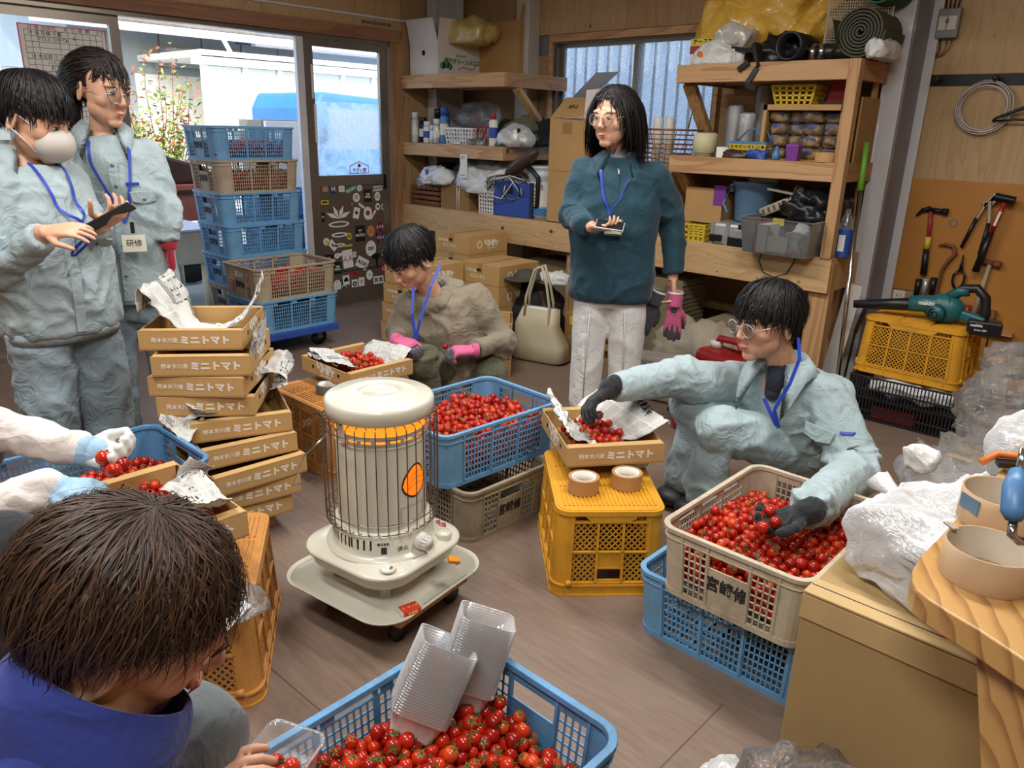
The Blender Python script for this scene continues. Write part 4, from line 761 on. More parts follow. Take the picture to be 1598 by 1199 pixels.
bag('plastic_bag','clear bag with blue lettering inside the storage tub','bag',(-1.80,4.30,T+.004),(.1,.12,.16),'cloudy_film',63,.012); bag('plastic_bag','crumpled clear bag at the right inside the storage tub','bag',(-1.74,4.32,T+.004),(.09,.14,.15),'clear_film',64,.012); tag(MB().cyl((-1.80,4.192,T+.02),(-1.80,4.189,T+.02),.015,n=14).build('round_sticker','pink_print'),'pink round sticker low on the clear tub','sticker')
bag('black_bag','black glossy bag spilling over the tub','bag',(-1.78,4.45,T+.19),(.3,.26,.16),'black_plastic',65,.03); tag(MB().box((-1.93,4.42,T+.33),(.26,.06,.012),Matrix.Rotation(.12,3,'Y')).build('foil_strip','grey_plastic'),'grey flat strip lying on the black glossy bag','strip')
tag(MB().tube([(-2.0,4.30,.80),(-2.01,4.295,.74),(-1.97,4.285,.68),(-1.90,4.28,.66),(-1.83,4.285,.69),(-1.80,4.295,.76),(-1.80,4.31,.80)],.004,6).build('cable','cable_black'),'black cable loop hanging below the clear tub','cable')
t=thing('detergent_bottle','clear bottle with dark blue label outside the shelf post','bottle',(-1.585,4.42,T)); MB().lathe([(.035,0),(.04,.01),(.04,.17),(.03,.21),(.015,.24),(.012,.27),(.001,.27)],n=20,cap=True).build('bottle','clear_tub',t); MB().lathe([(.0405,.01),(.0405,.16)],n=20).build('label','blue_label',t); MB().bb((-.015,-.042,.04),(.02,-.0405,.13)).build('label_print','paper',t)
# standing pole
t=thing('telescopic_pole','silver telescopic pole with green grip leaning by the column','pole',(0,0,0)); MB().cyl((-1.42,4.22,.0),(-1.548,4.44,1.17),.012,n=12).build('tube','chrome',t); MB().cyl((-1.548,4.44,1.17),(-1.57,4.48,1.42),.018,.014,n=12).build('grip','lime',t)
tag(MB().bb((-1.72,4.34,.0),(-1.70,4.36,.0)).box((-1.545,4.5,.35),(.09,.01,.6),Matrix.Rotation(.12,3,'Y')).build('foam_sheet','white_steel'),'pale tapered sheet leaning behind the silver pole','sheet')
# --- under the bench ---
def stack_flat(loc,L,Wd,n,lab,th=.011,mat='card_dark',rz=0):
    t=thing('cardboard_stack',lab,'cardboard',loc,rz)
    for i in range(n): j=.006*math.sin(i*2.3+n); MB().bb((-L/2+j,-Wd/2,th*i),(L/2+j,Wd/2,th*i+th*.8)).build('flat_carton',mat,t)
plain('flat_carton_grey','#8d8063',.85,0,.05)
MB_=None
tag(MB().bb((-2.75,4.75,0),(-1.9,4.95,.25)).build('support_board','dark_brown',bevel=.003),'dark timber block under the bench behind the cartons','timber')
stack_flat((-2.12,4.52,.12),.46,.32,18,'bundle of flattened cartons under the bench behind the red can',mat='flat_carton_grey'); tag(MB().bb((-2.36,4.37,0),(-1.9,4.68,.118)).build('low_box','dark_brown'),'low dark box carrying the flattened cartons under the bench','box')
stack_flat((-2.75,4.52,.0),.42,.3,48,'tall bundle of flattened cartons under the bench behind the standing woman',mat='flat_carton_grey'); stack_flat((-3.75,4.6,.0),.4,.3,45,'flattened cartons stacked left of the bench leg',mat='flat_carton_grey')
def jerry(loc,lab,rz=0,s=1,col='red_plastic'):
    t=thing('jerry_can',lab,'can',loc,rz); MB().bb((-.17*s,-.09*s,0),(.17*s,.09*s,.25*s)).build('body',col,t,bevel=.04*s,seg=4); MB().tube([(-.11*s,0,.24*s),(-.08*s,0,.30*s),(.04*s,0,.31*s),(.1*s,0,.25*s)],.018*s,8).build('handle',col,t)
    MB().cyl((-.1*s,0,.25*s),(-.1*s,0,.285*s),.03*s,n=16).build('cap','white_plastic',t); MB().bb((-.12*s,-.095*s,.05*s),(.12*s,-.088*s,.18*s)).build('moulded_panel',col,t,bevel=.01)
jerry((-1.90,3.86,0),'red fuel can with white cap in front of the bench',-.3,1.15); jerry((-1.78,3.36,0),'second red can half hidden behind the crouching man',.4,.8)
bag('cloth_bundle','beige cloth bundle slumped behind the red fuel can','cloth',(-2.22,4.08,0),(.42,.34,.36),'tan_case',81,.03,6)
# shoulder bag beige
plain('bag_leather','#a89c90',.5,0,.05,6,.1,80); plain('tote_leather','#c3b89a',.5,0,.05,4,.15,60)
t=thing('handbag','greige leather handbag on the floor right of the white trousers','bag',(-2.17,3.62,0),.15); MB().prism([(-.22,.0),(.22,.0),(.2,.22),(.05,.26),(-.18,.25)],-.08,.08,'xz').build('body','bag_leather',t,bevel=.03,seg=4)
MB().bb((-.08,-.09,.02),(-.06,-.078,.22)).build('strap_tab','bag_leather',t,bevel=.004); MB().tube([(.18,-.02,.23),(.3,-.1,.12),(.32,-.12,.02),(.1,-.16,.012)],.01,6).build('strap','brown_vinyl',t); MB().cyl((.17,-.085,.16),(.17,-.095,.16),.015,n=12).build('buckle','copper',t); MB().bar((-.04,-.085,.12),(.05,-.085,.1),.015,.008).build('clasp','white_plastic',t)
tag(MB().lathe([(.038,0),(.04,.02),(.04,.17),(.036,.18),(.036,.22),(.001,.222)],(-2.33,3.42,0),20,cap=True).build('flask','black_plastic'),'black drinks flask standing beside the greige handbag','flask')
# tote bag
t=thing('tote_bag','cream leather tote bag with tall handles on the floor by the cartons','bag',(-3.16,3.68,0),.25)
rings=[]
for z,hx,hy in ((0,.17,.07),(.02,.2,.09),(.12,.18,.085),(.24,.15,.06),(.33,.125,.045)):
    rings.append([Vector((x+.02*math.sin(z*20),y,z+ (.02*abs(x)/hx if z>.3 else 0))) for x,y in rrect(hx,hy,hy*.7,5)])
tb=MB().loft(rings,cap=True).build('body','tote_leather',t); 
rings=[[Vector((x,y,.336+.02*abs(x)/.12)) for x,y in rrect(.115,.038,.03,5)],[Vector((x,y-.0,.30)) for x,y in rrect(.09,.02,.015,5)]]
MB().loft(rings,cap=True).build('lining','paper',t)
for y,dx in ((-.05,0),(.05,-.02)): MB().tube([(-.09+dx,y,.30),(-.085+dx,y*.9,.42),(-.03+dx,y*.8,.60),(.02+dx,y*.8,.62),(.06+dx,y*.9,.5),(.085+dx,y,.38),(.09+dx,y,.05 if y<0 else .32)],.009,8).build('handle','tote_leather',t)
t=thing('printed_carton','brown carton with yellow label behind the tote bag','box',(-2.93,4.02,0),.1); MB().bb((-.2,-.12,0),(.2,.12,.3)).build('body','card_dark',t,bevel=.003); MB().bb((-.16,-.123,.22),(.16,-.12,.28)).build('yellow_label','sticker_y',t); lettering('くまもと 野菜',.05,'ink',t,(0,-.122,.16),(1,0,0),(0,0,1),bold=.001); lettering('産地直送',.05,'ink',t,(.05,-.122,.07),(1,0,0),(0,0,1),bold=.001)
t=thing('backpack','black backpack on the floor between cartons and tote bag','bag',(-3.42,3.98,0)); bag('body','','',(0,0,0),(.34,.3,.46),'black_cloth',85,.02,8,parent=t); MB().tube([(.1,-.12,.4),(.2,-.18,.3),(.22,-.2,.15),(.16,-.2,.02)],.018,8).build('strap','brown_vinyl',t)
t=thing('grey_cap','grey green cap resting on the black backpack','cap',(-3.44,3.86,.47)); MB().lathe([(.10,0),(.10,.02),(.07,.06),(.001,.075)],n=20,cap=True).build('crown','mat_grey',t); MB().sphere((-.02,-.09,.01),.1,16,8,(1.1,.8,.12)).build('brim','mat_grey',t)
bag('tissue_pack','crumpled white tissue with maroon print on the backpack','tissue',(-3.28,3.95,.46),(.2,.14,.07),'white_bag',86,.012)
# ================= tool wall =================
WY=YB
t=thing('hook_rail','dark steel hook rail screwed to the plywood above the tool board','rail',(0,0,0)); MB().bb((-1.56,WY-.006,1.73),(.2,WY,1.79)).build('rail','dark_metal',t)
for x in (-1.42,-1.13,-.83): MB().cyl((x,WY-.006,1.765),(x,WY-.05,1.765),.009,n=10).build('peg','dark_metal',t); MB().sphere((x,WY-.055,1.765),.018,12,8).build('knob','dark_brown',t)
t=thing('wire_coil','coil of thin silver wire hanging from the hook rail','wire',(-1.16,WY-.035,1.62)); rs=random.Random(2)
for k in range(9):
    a0=rs.uniform(0,6); rr=.125+rs.uniform(-.012,.012); cx=rs.uniform(-.008,.008); cz=rs.uniform(-.008,.008)
    MB().tube([(cx+rr*math.cos(a),-.0-.002*k+.006*math.sin(3*a+k),cz+rr*math.sin(a)) for a in np.linspace(0,2*PI,36,endpoint=False)],.0022,5,closed=True).build('wire_turn','steel_grey' if k%3 else 'aluminium',t)
t=thing('black_lever','long black lever tool hanging at the right edge of the hook rail','tool',(0,0,0)); MB().tube([(-1.10,WY-.06,1.545),(-1.09,WY-.06,1.56),(-1.0,WY-.06,1.60),(-.85,WY-.06,1.66),(-.6,WY-.06,1.68)],[.007,.008,.009,.014,.014],8).tube([(-1.10,WY-.06,1.545),(-1.0,WY-.06,1.555),(-.6,WY-.06,1.55)],.006,8).build('arm','black_plastic',t)
t=thing('breaker_box','grey circuit breaker mounted high on the plywood','switch',(-1.42,WY,2.05)); MB().bb((-.055,-.05,-.075),(.055,0,.075)).build('housing','steel_dark',t,bevel=.005); MB().bb((-.045,-.056,-.035),(-.005,-.05,.035)).bb((.002,-.056,-.035),(.045,-.05,.035)).build('label','white_steel',t); MB().bb((-.008,-.062,-.0),(.006,-.05,.02)).build('toggle','red_plastic',t)
for x in (-.03,-.01,.01,.03): MB().tube([(x,-.02,.075),(x*1.2,-.02,.15),(x*1.4,-.01,.5)],.004,6).build('wire','black_plastic',t)
for x in (-.03,.005,.03): MB().tube([(x,-.02,-.075),(x*.8,-.02,-.13),(x*.5-.02,-.02,-.16),(-.05,-.02,-.17)],.0035,6).build('wire','copper' if x>0 else 'black_plastic',t)
t=thing('wall_cable','grey cable running down the plywood beside the column','cable',(0,0,0)); MB().tube([(-1.49,WY-.008,2.7),(-1.50,WY-.008,2.0),(-1.50,WY-.008,1.6),(-1.515,WY-.008,1.23)],.007,6).build('cable','steel_dark',t)
t=thing('power_outlet','cream double wall outlet below the tool board','outlet',(-1.42,WY,.505)); MB().bb((-.035,-.008,-.055),(.035,0,.055)).build('plate','white_plastic',t,bevel=.003)
for z in (-.025,.025):
    for x in (-.01,.01): MB().bb((x-.002,-.009,z-.008),(x+.002,-.008,z+.008)).build('slot','black_plastic',t)
by=WY-.03
def hung(name,lab): return thing(name,lab,'tool',(0,0,0))
def nail(x,z): pass
t=hung('claw_hammer','claw hammer with yellow taped black handle at the left of the tool board'); MB().tube([(-1.40,by,1.015),(-1.37,by,1.05),(-1.33,by,1.06)],[.005,.012,.016],8).cyl((-1.335,by,1.055),(-1.25,by,1.05),.014,n=12).cyl((-1.265,by,1.05),(-1.235,by,1.05),.019,n=12).build('head','dark_metal',t)
MB().cyl((-1.325,by,1.05),(-1.31,by,.88),.011,.012,n=10).build('shaft','sticker_r',t); MB().cyl((-1.311,by,.90),(-1.31,by,.83),.017,n=12).build('yellow_tape','sticker_y',t); MB().cyl((-1.31,by,.83),(-1.30,by,.68),.017,.02,n=12).build('grip','black_plastic',t)
t=hung('steel_ring','small steel ring on a nail beside the claw hammer'); MB().tube([(-1.2+.02*math.cos(a),by+.02,.99+.022*math.sin(a)) for a in np.linspace(0,2*PI,16,endpoint=False)],.004,6,closed=True).build('ring','steel_dark',t)
t=hung('crowbar','rusty hooked pry bar next to the claw hammer'); MB().tube([(-1.25,by,.855),(-1.215,by,.868),(-1.17,by,.86),(-1.155,by,.82),(-1.18,by,.78),(-1.205,by,.72),(-1.21,by,.6),(-1.2,by,.45)],[.004,.009,.011,.012,.011,.010,.010,.010],8).build('bar','brown_crate',t)
t=hung('slip_joint_pliers','large slip joint pliers with black grips'); MB().bar((-1.065,by,1.10),(-1.01,by,1.16),.03,.012,(0,1,0)).bar((-1.0,by,1.165),(-1.04,by,1.10),.035,.012,(0,1,0)).bar((-1.05,by,1.12),(-1.085,by,1.02),.018,.012,(0,1,0)).bar((-1.035,by-.012,1.13),(-1.015,by-.012,1.0),.02,.012,(0,1,0)).build('jaws','chrome',t,bevel=.003); MB().cyl((-1.085,by,1.03),(-1.13,by,.86),.011,.009,n=10).cyl((-1.017,by-.012,1.01),(-1.03,by-.012,.83),.011,.01,n=10).build('grip','black_plastic',t)
t=hung('mallet','red shafted hammer with long black grip'); MB().cyl((-1.01,by-.04,1.155),(-.91,by-.04,1.14),.022,n=16).build('head','dark_metal',t,bevel=.003); MB().cyl((-.955,by-.04,1.14),(-.99,by-.04,.96),.013,n=12).build('shaft','red_plastic',t); MB().cyl((-.99,by-.04,.96),(-1.025,by-.04,.74),.016,.02,n=12).build('grip','black_plastic',t); MB().box((-.972,by-.055,1.04),(.014,.002,.08),Matrix.Rotation(.19,3,'Y')).build('label','paper',t)
t=hung('pliers','small black handled pliers in the middle of the tool board'); MB().tube([(-1.11,by,.82),(-1.11,by,.76),(-1.108,by,.73)],[.003,.009,.012],8).build('jaws','dark_metal',t); MB().tube([(-1.115,by,.73),(-1.14,by,.70),(-1.14,by,.66),(-1.12,by,.62)],.007,8).tube([(-1.102,by,.73),(-1.08,by,.70),(-1.082,by,.66),(-1.095,by,.63)],.007,8).build('grip','black_plastic',t)
t=hung('wooden_hammer','old hammer with a plain grey wooden handle'); MB().tube([(-1.03,by,.79),(-.99,by,.795),(-.95,by,.79)],[.006,.016,.014],8).cyl((-.95,by,.79),(-.915,by,.785),.02,n=10).build('head','brown_crate',t); MB().cyl((-.97,by,.79),(-1.0,by,.42),.012,.014,n=10).build('handle','aluminium' if 0 else 'tan_case',t)
t=hung('tool_strip','narrow timber strip holding screwdrivers low on the tool board'); MB().bb((-1.02,WY-.06,.40),(-.78,WY-.008,.418)).build('strip','lumber',t)
for x,c,l in ((-.955,'black_plastic','black handled screwdriver in the timber strip'),(-.895,'brown_crate','dark wooden handled chisel in the timber strip')):
    s=thing('screwdriver',l,'tool',(x,WY-.04,0)); MB().cyl((0,0,.43),(0,0,.53),.013,.016,n=10).build('handle',c,s); MB().cyl((0,0,.43),(-.0,0,.24),.004,n=8).build('shank','dark_metal',s)
for x,c,l,z in ((-1.315,'black_plastic','black handled tool standing behind the blower nozzle',.55),(-1.275,'silver','silver handled tool standing behind the blower',.56),(-1.235,'black_plastic','second black grip standing behind the blower',.57),(-1.03,'red_plastic','dark red handled tool right of the blower',.44)):
    s=thing('hand_tool',l,'tool',(x,WY-.04,0)); MB().cyl((0,0,z),(0,0,z+.1),.015,.018,n=10).build('handle',c,s); MB().cyl((0,0,z),(0,0,z-.12),.005,n=8).build('shank','dark_metal',s)
s=thing('saw','dark red handled saw leaning by the foot of the column','tool',(-1.50,4.6,0)); MB().bar((0,0,.35),(.04,.02,.56),.03,.02).build('handle','dark_brown',s,bevel=.006); MB().bar((-.02,0,.02),(0,0,.35),.03,.004).build('blade','dark_metal',s)
# rods and cloth at the foot of the board
t=thing('rod_bundle','loose bundle of thin metal rods lying below the tool board','rods',(0,0,0))
for k in range(7): MB().cyl((-1.05+.02*k,4.72+.02*k,.06+.03*(k%3)),(-.35+.03*k,4.45+.03*k,.28-.02*k),.008,n=8).build('rod','steel_dark' if k%2 else 'brown_crate',t)
bag('work_glove','dark crumpled glove on the rods below the tool board','glove',(-.72,4.6,.27),(.16,.1,.06),'black_cloth',91,.01)

# ================= crates, trays, tomatoes, heater =================
grimy('crate_blue','#6fa6d2','#57685e',.45,.35,7); grimy('crate_blue_dark','#5f98c6','#39434a',.45,.6,6); grimy('crate_beige','#b5a48c','#6d5c48',.55,.45,6); grimy('crate_cream','#c9bda4','#7a6a52',.5,.5,6); grimy('crate_yellow','#dfa12b','#8a6128',.42,.35,7); grimy('crate_orange','#d1924a','#80582f',.5,.45,6); grimy('crate_old','#9f937b','#4e4536',.6,.6,6)
grimy('crate_black','#1c1c1f','#3b3a37',.5,.3,8)
SKEL={}
def lat(m,o,ux,uz,w,h,nx,nz,bw,th,nrm):
    """square-hole lattice from o along ux (w) and uz (h)"""
    o,ux,uz,nrm=map(Vector,(o,ux,uz,nrm))
    for i in range(nx+1):
        c=o+ux*(w*i/nx); m.bar(c,c+uz*h,bw,th,up=nrm)
    for j in range(nz+1):
        c=o+uz*(h*j/nz); m.bar(c,c+ux*w,bw,th,up=nrm)
def harvest_crate(label,loc,rz,mat,group=None,L=.60,W=.43,H=.212,plate=True,name='harvest_crate',detail=True):
    """nestable picking crate: rounded corner posts, square lattice walls, name plate on the short sides"""
    t=thing(name,label,'crate',loc,rz,group); hx,hy=L/2,W/2; k=.05
    def tp(p): s=1-k*(1-p[2]/H); return (p[0]*s,p[1]*s,p[2])
    cr=.055; base=.018
    m=MB(); m.frame(rrect(hx+.006,hy+.006,cr),rrect(hx-.010,hy-.010,cr-.012),H-.014,H); m.frame(rrect(hx+.004,hy+.004,cr),rrect(hx-.003,hy-.003,cr),H-.036,H-.031)
    m.build('rim',mat,t,bevel=.002,taper=tp)
    m=MB(); m.frame(rrect(hx+.002,hy+.002,cr),rrect(hx-.004,hy-.004,cr-.004),.0,base); m.build('foot_rim',mat,t,taper=tp)
    m=MB(); 
    for x in np.linspace(-hx+.03,hx-.03,12): m.bb((x-.004,-hy+.01,.003),(x+.004,hy-.01,.01))
    for y in np.linspace(-hy+.03,hy-.03,9): m.bb((-hx+.01,y-.004,.003),(hx-.01,y+.004,.01))
    m.build('base_grid',mat,t,taper=tp)
    for sx in (-1,1):
        for sy in (-1,1):
            arc=[(sx*(hx-cr+cr*math.cos(a)),sy*(hy-cr+cr*math.sin(a))) for a in np.linspace(0,PI/2,7)]
            arc=[(sx*hx,sy*(hy-cr-.02))]+arc+[(sx*(hx-cr-.035),sy*hy)]; m=MB(); th=.004
            inn=[(x-sx*th*(1 if i<5 else .3),y-sy*th*(1 if i>3 else .3)) for i,(x,y) in enumerate(arc)]
            poly=arc+inn[::-1]; m.prism(poly,base,H-.014,'xy')
            m.build('corner_post',mat,t,taper=tp)
    z0,z1=base,H-.034
    for sy in (-1,1): # long sides, three lattice bays
        m=MB(); y=sy*(hy-.002); x0,x1=-hx+.092,hx-.092; w=(x1-x0)/3
        for b in range(3):
            a=x0+w*b; lat(m,(a+.006,y,z0),(1,0,0),(0,0,1),w-.012,z1-z0,8,7,.0042,.003,(0,1,0))
            m.bb((a-.004,y-.006*(sy<0)-.001,base),(a+.004,y+.006*(sy>0)+.001,H-.014))
        m.bb((x1-.004,y-.005,base),(x1+.004,y+.005,H-.014))
        for b in range(3): m.bb((x0+w*b+.012,y-.002,H-.033),(x0+w*b+w*.3,y+.002,H-.012))
        m.build('long_side_lattice',mat,t,taper=tp)
    for sx in (-1,1): # short sides: lattice, plate under a hand hole, lattice
        m=MB(); x=sx*(hx-.002); y0,y1=-hy+.075,hy-.075; w=(y1-y0)
        pass
        for ya in (y0,y1-w*.28):
            m=MB(); lat(m,(x,ya+.004,z0),(0,1,0),(0,0,1),w*.28-.008,z1-z0,4,7,.0042,.003,(1,0,0))
            for y in (ya,ya+w*.28): m.bb((x-.005,y-.0035,base),(x+.005,y+.0035,H-.014))
            m.bb((x-.002,ya,H-.034),(x+.002,ya+w*.28,H-.012)); m.build('short_side_lattice',mat,t,taper=tp)
        m=MB(); m.bb((x-.0018,y0+w*.28,base),(x+.0018,y1-w*.28,H-.075)); m.bb((x-.002,y0+w*.3,H-.03),(x+.002,y1-w*.3,H-.014))
        npl=m.build('name_plate',mat,t,taper=tp)
        if plate:
            lx=sx*((hx)*(1-k*(1-.42))+.0012)
            me=SKEL.get('miya') or glyphs('宮崎修',.048,.0004,bold=.0010,sx=.86); SKEL['miya']=me
            lettering(me,0,'ink',npl,(lx,0,H*.42),(0,sx,0),(sx*.07,0,1))
    return t
def diag(m,o,ux,uz,w,h,s,bw,th,nrm):
    """diamond lattice clipped to a w x h panel"""
    o,ux,uz,nrm=map(Vector,(o,ux,uz,nrm))
    for sg in (1,-1):
        n=int((w+h)/s)+2
        for i in range(-n,n):
            c=i*s; pts=[]
            # line: u - sg*v = c
            for v in (0,h):
                u=c+sg*v
                if 0<=u<=w: pts.append((u,v))
            for u in (0,w):
                v=(u-c)*sg
                if 0<v<h: pts.append((u,v))
            if len(pts)>=2:
                a,b=pts[0],pts[-1]
                if (a[0]-b[0])**2+(a[1]-b[1])**2>1e-5: m.bar(o+ux*a[0]+uz*a[1],o+ux*b[0]+uz*b[1],bw,th,up=nrm)
def fruit_crate(label,loc,rz,mat,group=None,L=.52,W=.365,H=.305,top='ridged',name='yellow_crate',cat='crate'):
    """deep fruit crate standing upside down: ridged base on top, diamond lattice sides"""
    t=thing(name,label,cat,loc,rz,group); hx,hy=L/2,W/2; cr=.05; k=.07
    def tp(p): s=1-k*(p[2]/H); return (p[0]*s,p[1]*s,p[2])
    m=MB(); m.frame(rrect(hx+.008,hy+.008,cr),rrect(hx-.014,hy-.014,cr-.01),0,.006); m.frame(rrect(hx+.004,hy+.004,cr),rrect(hx-.004,hy-.004,cr-.004),.006,.034); m.frame(rrect(hx+.008,hy+.008,cr),rrect(hx,hy,cr),.034,.04)
    for x in np.linspace(-hx+.06,hx-.06,5):
        for sy in (-1,1): m.bb((x-.002,sy*hy-.007,.004),(x+.002,sy*hy+.007,.038))
    m.build('rim',mat,t,taper=tp)
    def side(axis,sg):
        m=MB(); half,off=(hx,hy) if axis=='x' else (hy,hx); ncol=4 if axis=='x' else 3; e=.052
        P=(lambda u,z,d=0:(u,sg*(off-.003+d),z)) if axis=='x' else (lambda u,z,d=0:(sg*(off-.003+d),u,z))
        U=(1,0,0) if axis=='x' else (0,1,0); N=(0,1,0) if axis=='x' else (1,0,0)
        u0,u1=-half+e,half-e; w=(u1-u0)/ncol; zm=.155; z0,z1=.045,H-.045
        for c in range(ncol):
            a=u0+w*c; mid=(ncol==3 and c==1)
            diag(m,P(a+.005,zm+.008),U,(0,0,1),w-.01,z1-zm-.008,.021,.0042,.003,N)
            if mid:
                m.bar(P(a+w/2,.10),P(a+w/2,zm-.004),w,.004,up=N)
                m.bar(P(a,.052),P(a+w,.052),.008,.006,up=(0,0,1)); m.bar(P(a,.097),P(a+w,.097),.008,.006,up=(0,0,1))
            else: diag(m,P(a+.005,z0),U,(0,0,1),w-.01,zm-z0-.008,.021,.0042,.003,N)
        for c in range(ncol+1): m.bar(P(u0+w*c,.036,.002),P(u0+w*c,H-.03,.002),.008,.012,up=N)
        for z in (zm,z0,z1): m.bar(P(u0,z,.002),P(u1,z,.002),.012,.006,up=(0,0,1))
        m.build('lattice_side',mat,t,taper=tp)
    for ax in 'xy':
        for sg in (-1,1): side(ax,sg)
    for sx in (-1,1):
        for sy in (-1,1):
            arc=[(sx*(hx-cr+cr*math.cos(a)),sy*(hy-cr+cr*math.sin(a))) for a in np.linspace(0,PI/2,7)]; arc=[(sx*hx,sy*(hy-.056))]+arc+[(sx*(hx-.056),sy*hy)]
            inn=[(x-sx*.006,y-sy*.006) for x,y in arc]; MB().prism(arc+inn[::-1],.036,H-.012,'xy').build('corner_post',mat,t,taper=tp)
    m=MB(); o_=rrect(hx,hy,cr,6); m.prism(o_,H-.012,H-.004,'xy',False); m.frame(rrect(hx+.008,hy+.008,cr),rrect(hx-.004,hy-.004,cr-.01),H-.022,H-.006)
    # dropped trapezoid skirt on every side
    for sg in (-1,1):
        m.add([(-hy*.0-.135,sg*(hy+.006),H-.02),(.135,sg*(hy+.006),H-.02),(.105,sg*(hy+.006),H-.045),(-.105,sg*(hy+.006),H-.045)],[(0,1,2,3)]); m.add([(sg*(hx+.006),-.095,H-.02),(sg*(hx+.006),.095,H-.02),(sg*(hx+.006),.065,H-.045),(sg*(hx+.006),-.065,H-.045)],[(0,1,2,3)])
    m.build('base_plate',mat,t,taper=tp)
    m=MB(); n=22
    for i in range(n):
        y=-hy+.025+(W-.05)*i/(n-1)
        for a,b in ((-hx+.03,-hx*.36),(-hx*.3,hx*.3),(hx*.36,hx-.03)): m.bb((a,y-.003,H-.005),(b,y+.003,H))
    m.build('ridges',mat,t,taper=tp)
    for sx in (-1,1):
        for sy in (-1,1): MB().cyl((sx*(hx-.012),sy*(hy-.05),.045),(sx*(hx+.012),sy*(hy-.05),.045),.011,n=12).build('stacking_lug',mat,t,taper=tp)
    return t
# ---- tomatoes ----
def tomat(name,rnd):
    m=M(name); 
    if rnd=='obj': r=m.n('ShaderNodeObjectInfo').outputs['Random']
    else: r=m.n('ShaderNodeNewGeometry').outputs['Random Per Island']
    c=m.ramp(r,[(0,lin('#8a1207')),(.45,lin('#ad1d0b')),(.8,lin('#be2c10')),(1,lin('#cc4a1a'))]); m.col(c); m.set(Roughness=.24,Coat_Weight=.25,Coat_Roughness=.08); m.b.inputs['Specular IOR Level'].default_value=.4
    m.b.inputs['Subsurface Weight'].default_value=0.0
tomat('tomato_skin','obj'); tomat('tomato_skin_pile','isl'); plain('calyx_green','#4c6a26',.6,0,.2)
TR=.0148
def tomato_mesh():
    m=MB(); prof=[(.0,-.93),(.35,-.9),(.72,-.68),(.97,-.2),(1,.12),(.9,.5),(.62,.78),(.3,.84),(.0,.77)]
    m.lathe([(max(r,1e-4)*TR,z*TR) for r,z in prof],n=16); return m
def calyx_mb(seed=0):
    m=MB(); rs=random.Random(seed)
    for k in range(5):
        a=2*PI*k/5+rs.uniform(-.2,.2); d=Vector((math.cos(a),math.sin(a),0)); s=Vector((-d.y,d.x,0))*.0018; L=TR*rs.uniform(.7,1.0); b=Vector((0,0,TR*.80))
        m.add([b-s*.6,b+s*.6,b+d*L*.5+s+Vector((0,0,.001)),b+d*L*.5-s+Vector((0,0,.001)),b+d*L+Vector((0,0,rs.uniform(-.001,.005)))],[(0,1,2,3),(3,2,4)])
    m.tube([(0,0,TR*.78),(.001,0,TR*.98),(.003,.001,TR*1.12)],.0011,5); return m
def _me(o): me=o.data; bpy.data.objects.remove(o); return me
TB=_me(tomato_mesh().build('tomato','tomato_skin')); CX=[_me(calyx_mb(s).build('calyx','calyx_green')) for s in range(4)]
NT=[0]
def tomato(loc,label,group,rs,s=1):
    o=bpy.data.objects.new('tomato',TB); COL.objects.link(o); o.location=loc
    o.rotation_euler=(rs.gauss(0,.8),rs.gauss(0,.8),rs.uniform(0,6.28)); k=s*rs.uniform(.88,1.12); o.scale=(k,k,k*rs.uniform(.95,1.12))
    tag(o,label,'tomato',group); c=bpy.data.objects.new('calyx',CX[rs.randrange(4)]); COL.objects.link(c); c.parent=o; NT[0]+=1; return o
_lp=[(math.sin(PI*i/5)*math.cos(2*PI*j/8),math.sin(PI*i/5)*math.sin(2*PI*j/8),math.cos(PI*i/5)) for i in range(1,5) for j in range(8)]+[(0,0,1),(0,0,-1)]
_lf=[(i*8+j,(i+1)*8+j,(i+1)*8+(j+1)%8,i*8+(j+1)%8) for i in range(3) for j in range(8)]
_lt=[(32,j,(j+1)%8) for j in range(8)]+[(33,24+(j+1)%8,24+j) for j in range(8)]
def pile_mesh(name,pts,label,seed=0,calyx=()):
    pts=np.array(pts); n=len(pts); rs=np.random.RandomState(seed); base=np.array(_lp)
    sc=TR*rs.uniform(.88,1.12,(n,1,1)); v=(base[None]*sc+pts[:,None]).reshape(-1,3)
    fs=[]; 
    for k in range(n):
        b=34*k; fs+=[tuple(b+i for i in f) for f in _lf]; fs+=[tuple(b+i for i in f) for f in _lt]
    me=bpy.data.meshes.new(name); me.from_pydata(v.tolist(),[],fs); me.polygons.foreach_set('use_smooth',[True]*len(fs)); me.update()
    o=link(name,me,'tomato_skin_pile'); tag(o,label,'tomatoes',None,'stuff'); 
    if len(calyx):
        m=MB(); r_=random.Random(seed)
        for p in calyx:
            q=calyx_mb(r_.randrange(4)); R=Matrix.Rotation(r_.gauss(0,.7),3,'X')@Matrix.Rotation(r_.gauss(0,.7),3,'Y')
            m.add([Vector(p)+R@Vector(w) for w in q.v],q.f)
        m.build('calyxes','calyx_green',o)
    return o
def to_world(t,p):
    c,s=math.cos(t[3]),math.sin(t[3]); return (t[0]+c*p[0]-s*p[1],t[1]+s*p[0]+c*p[1],t[2]+p[2])
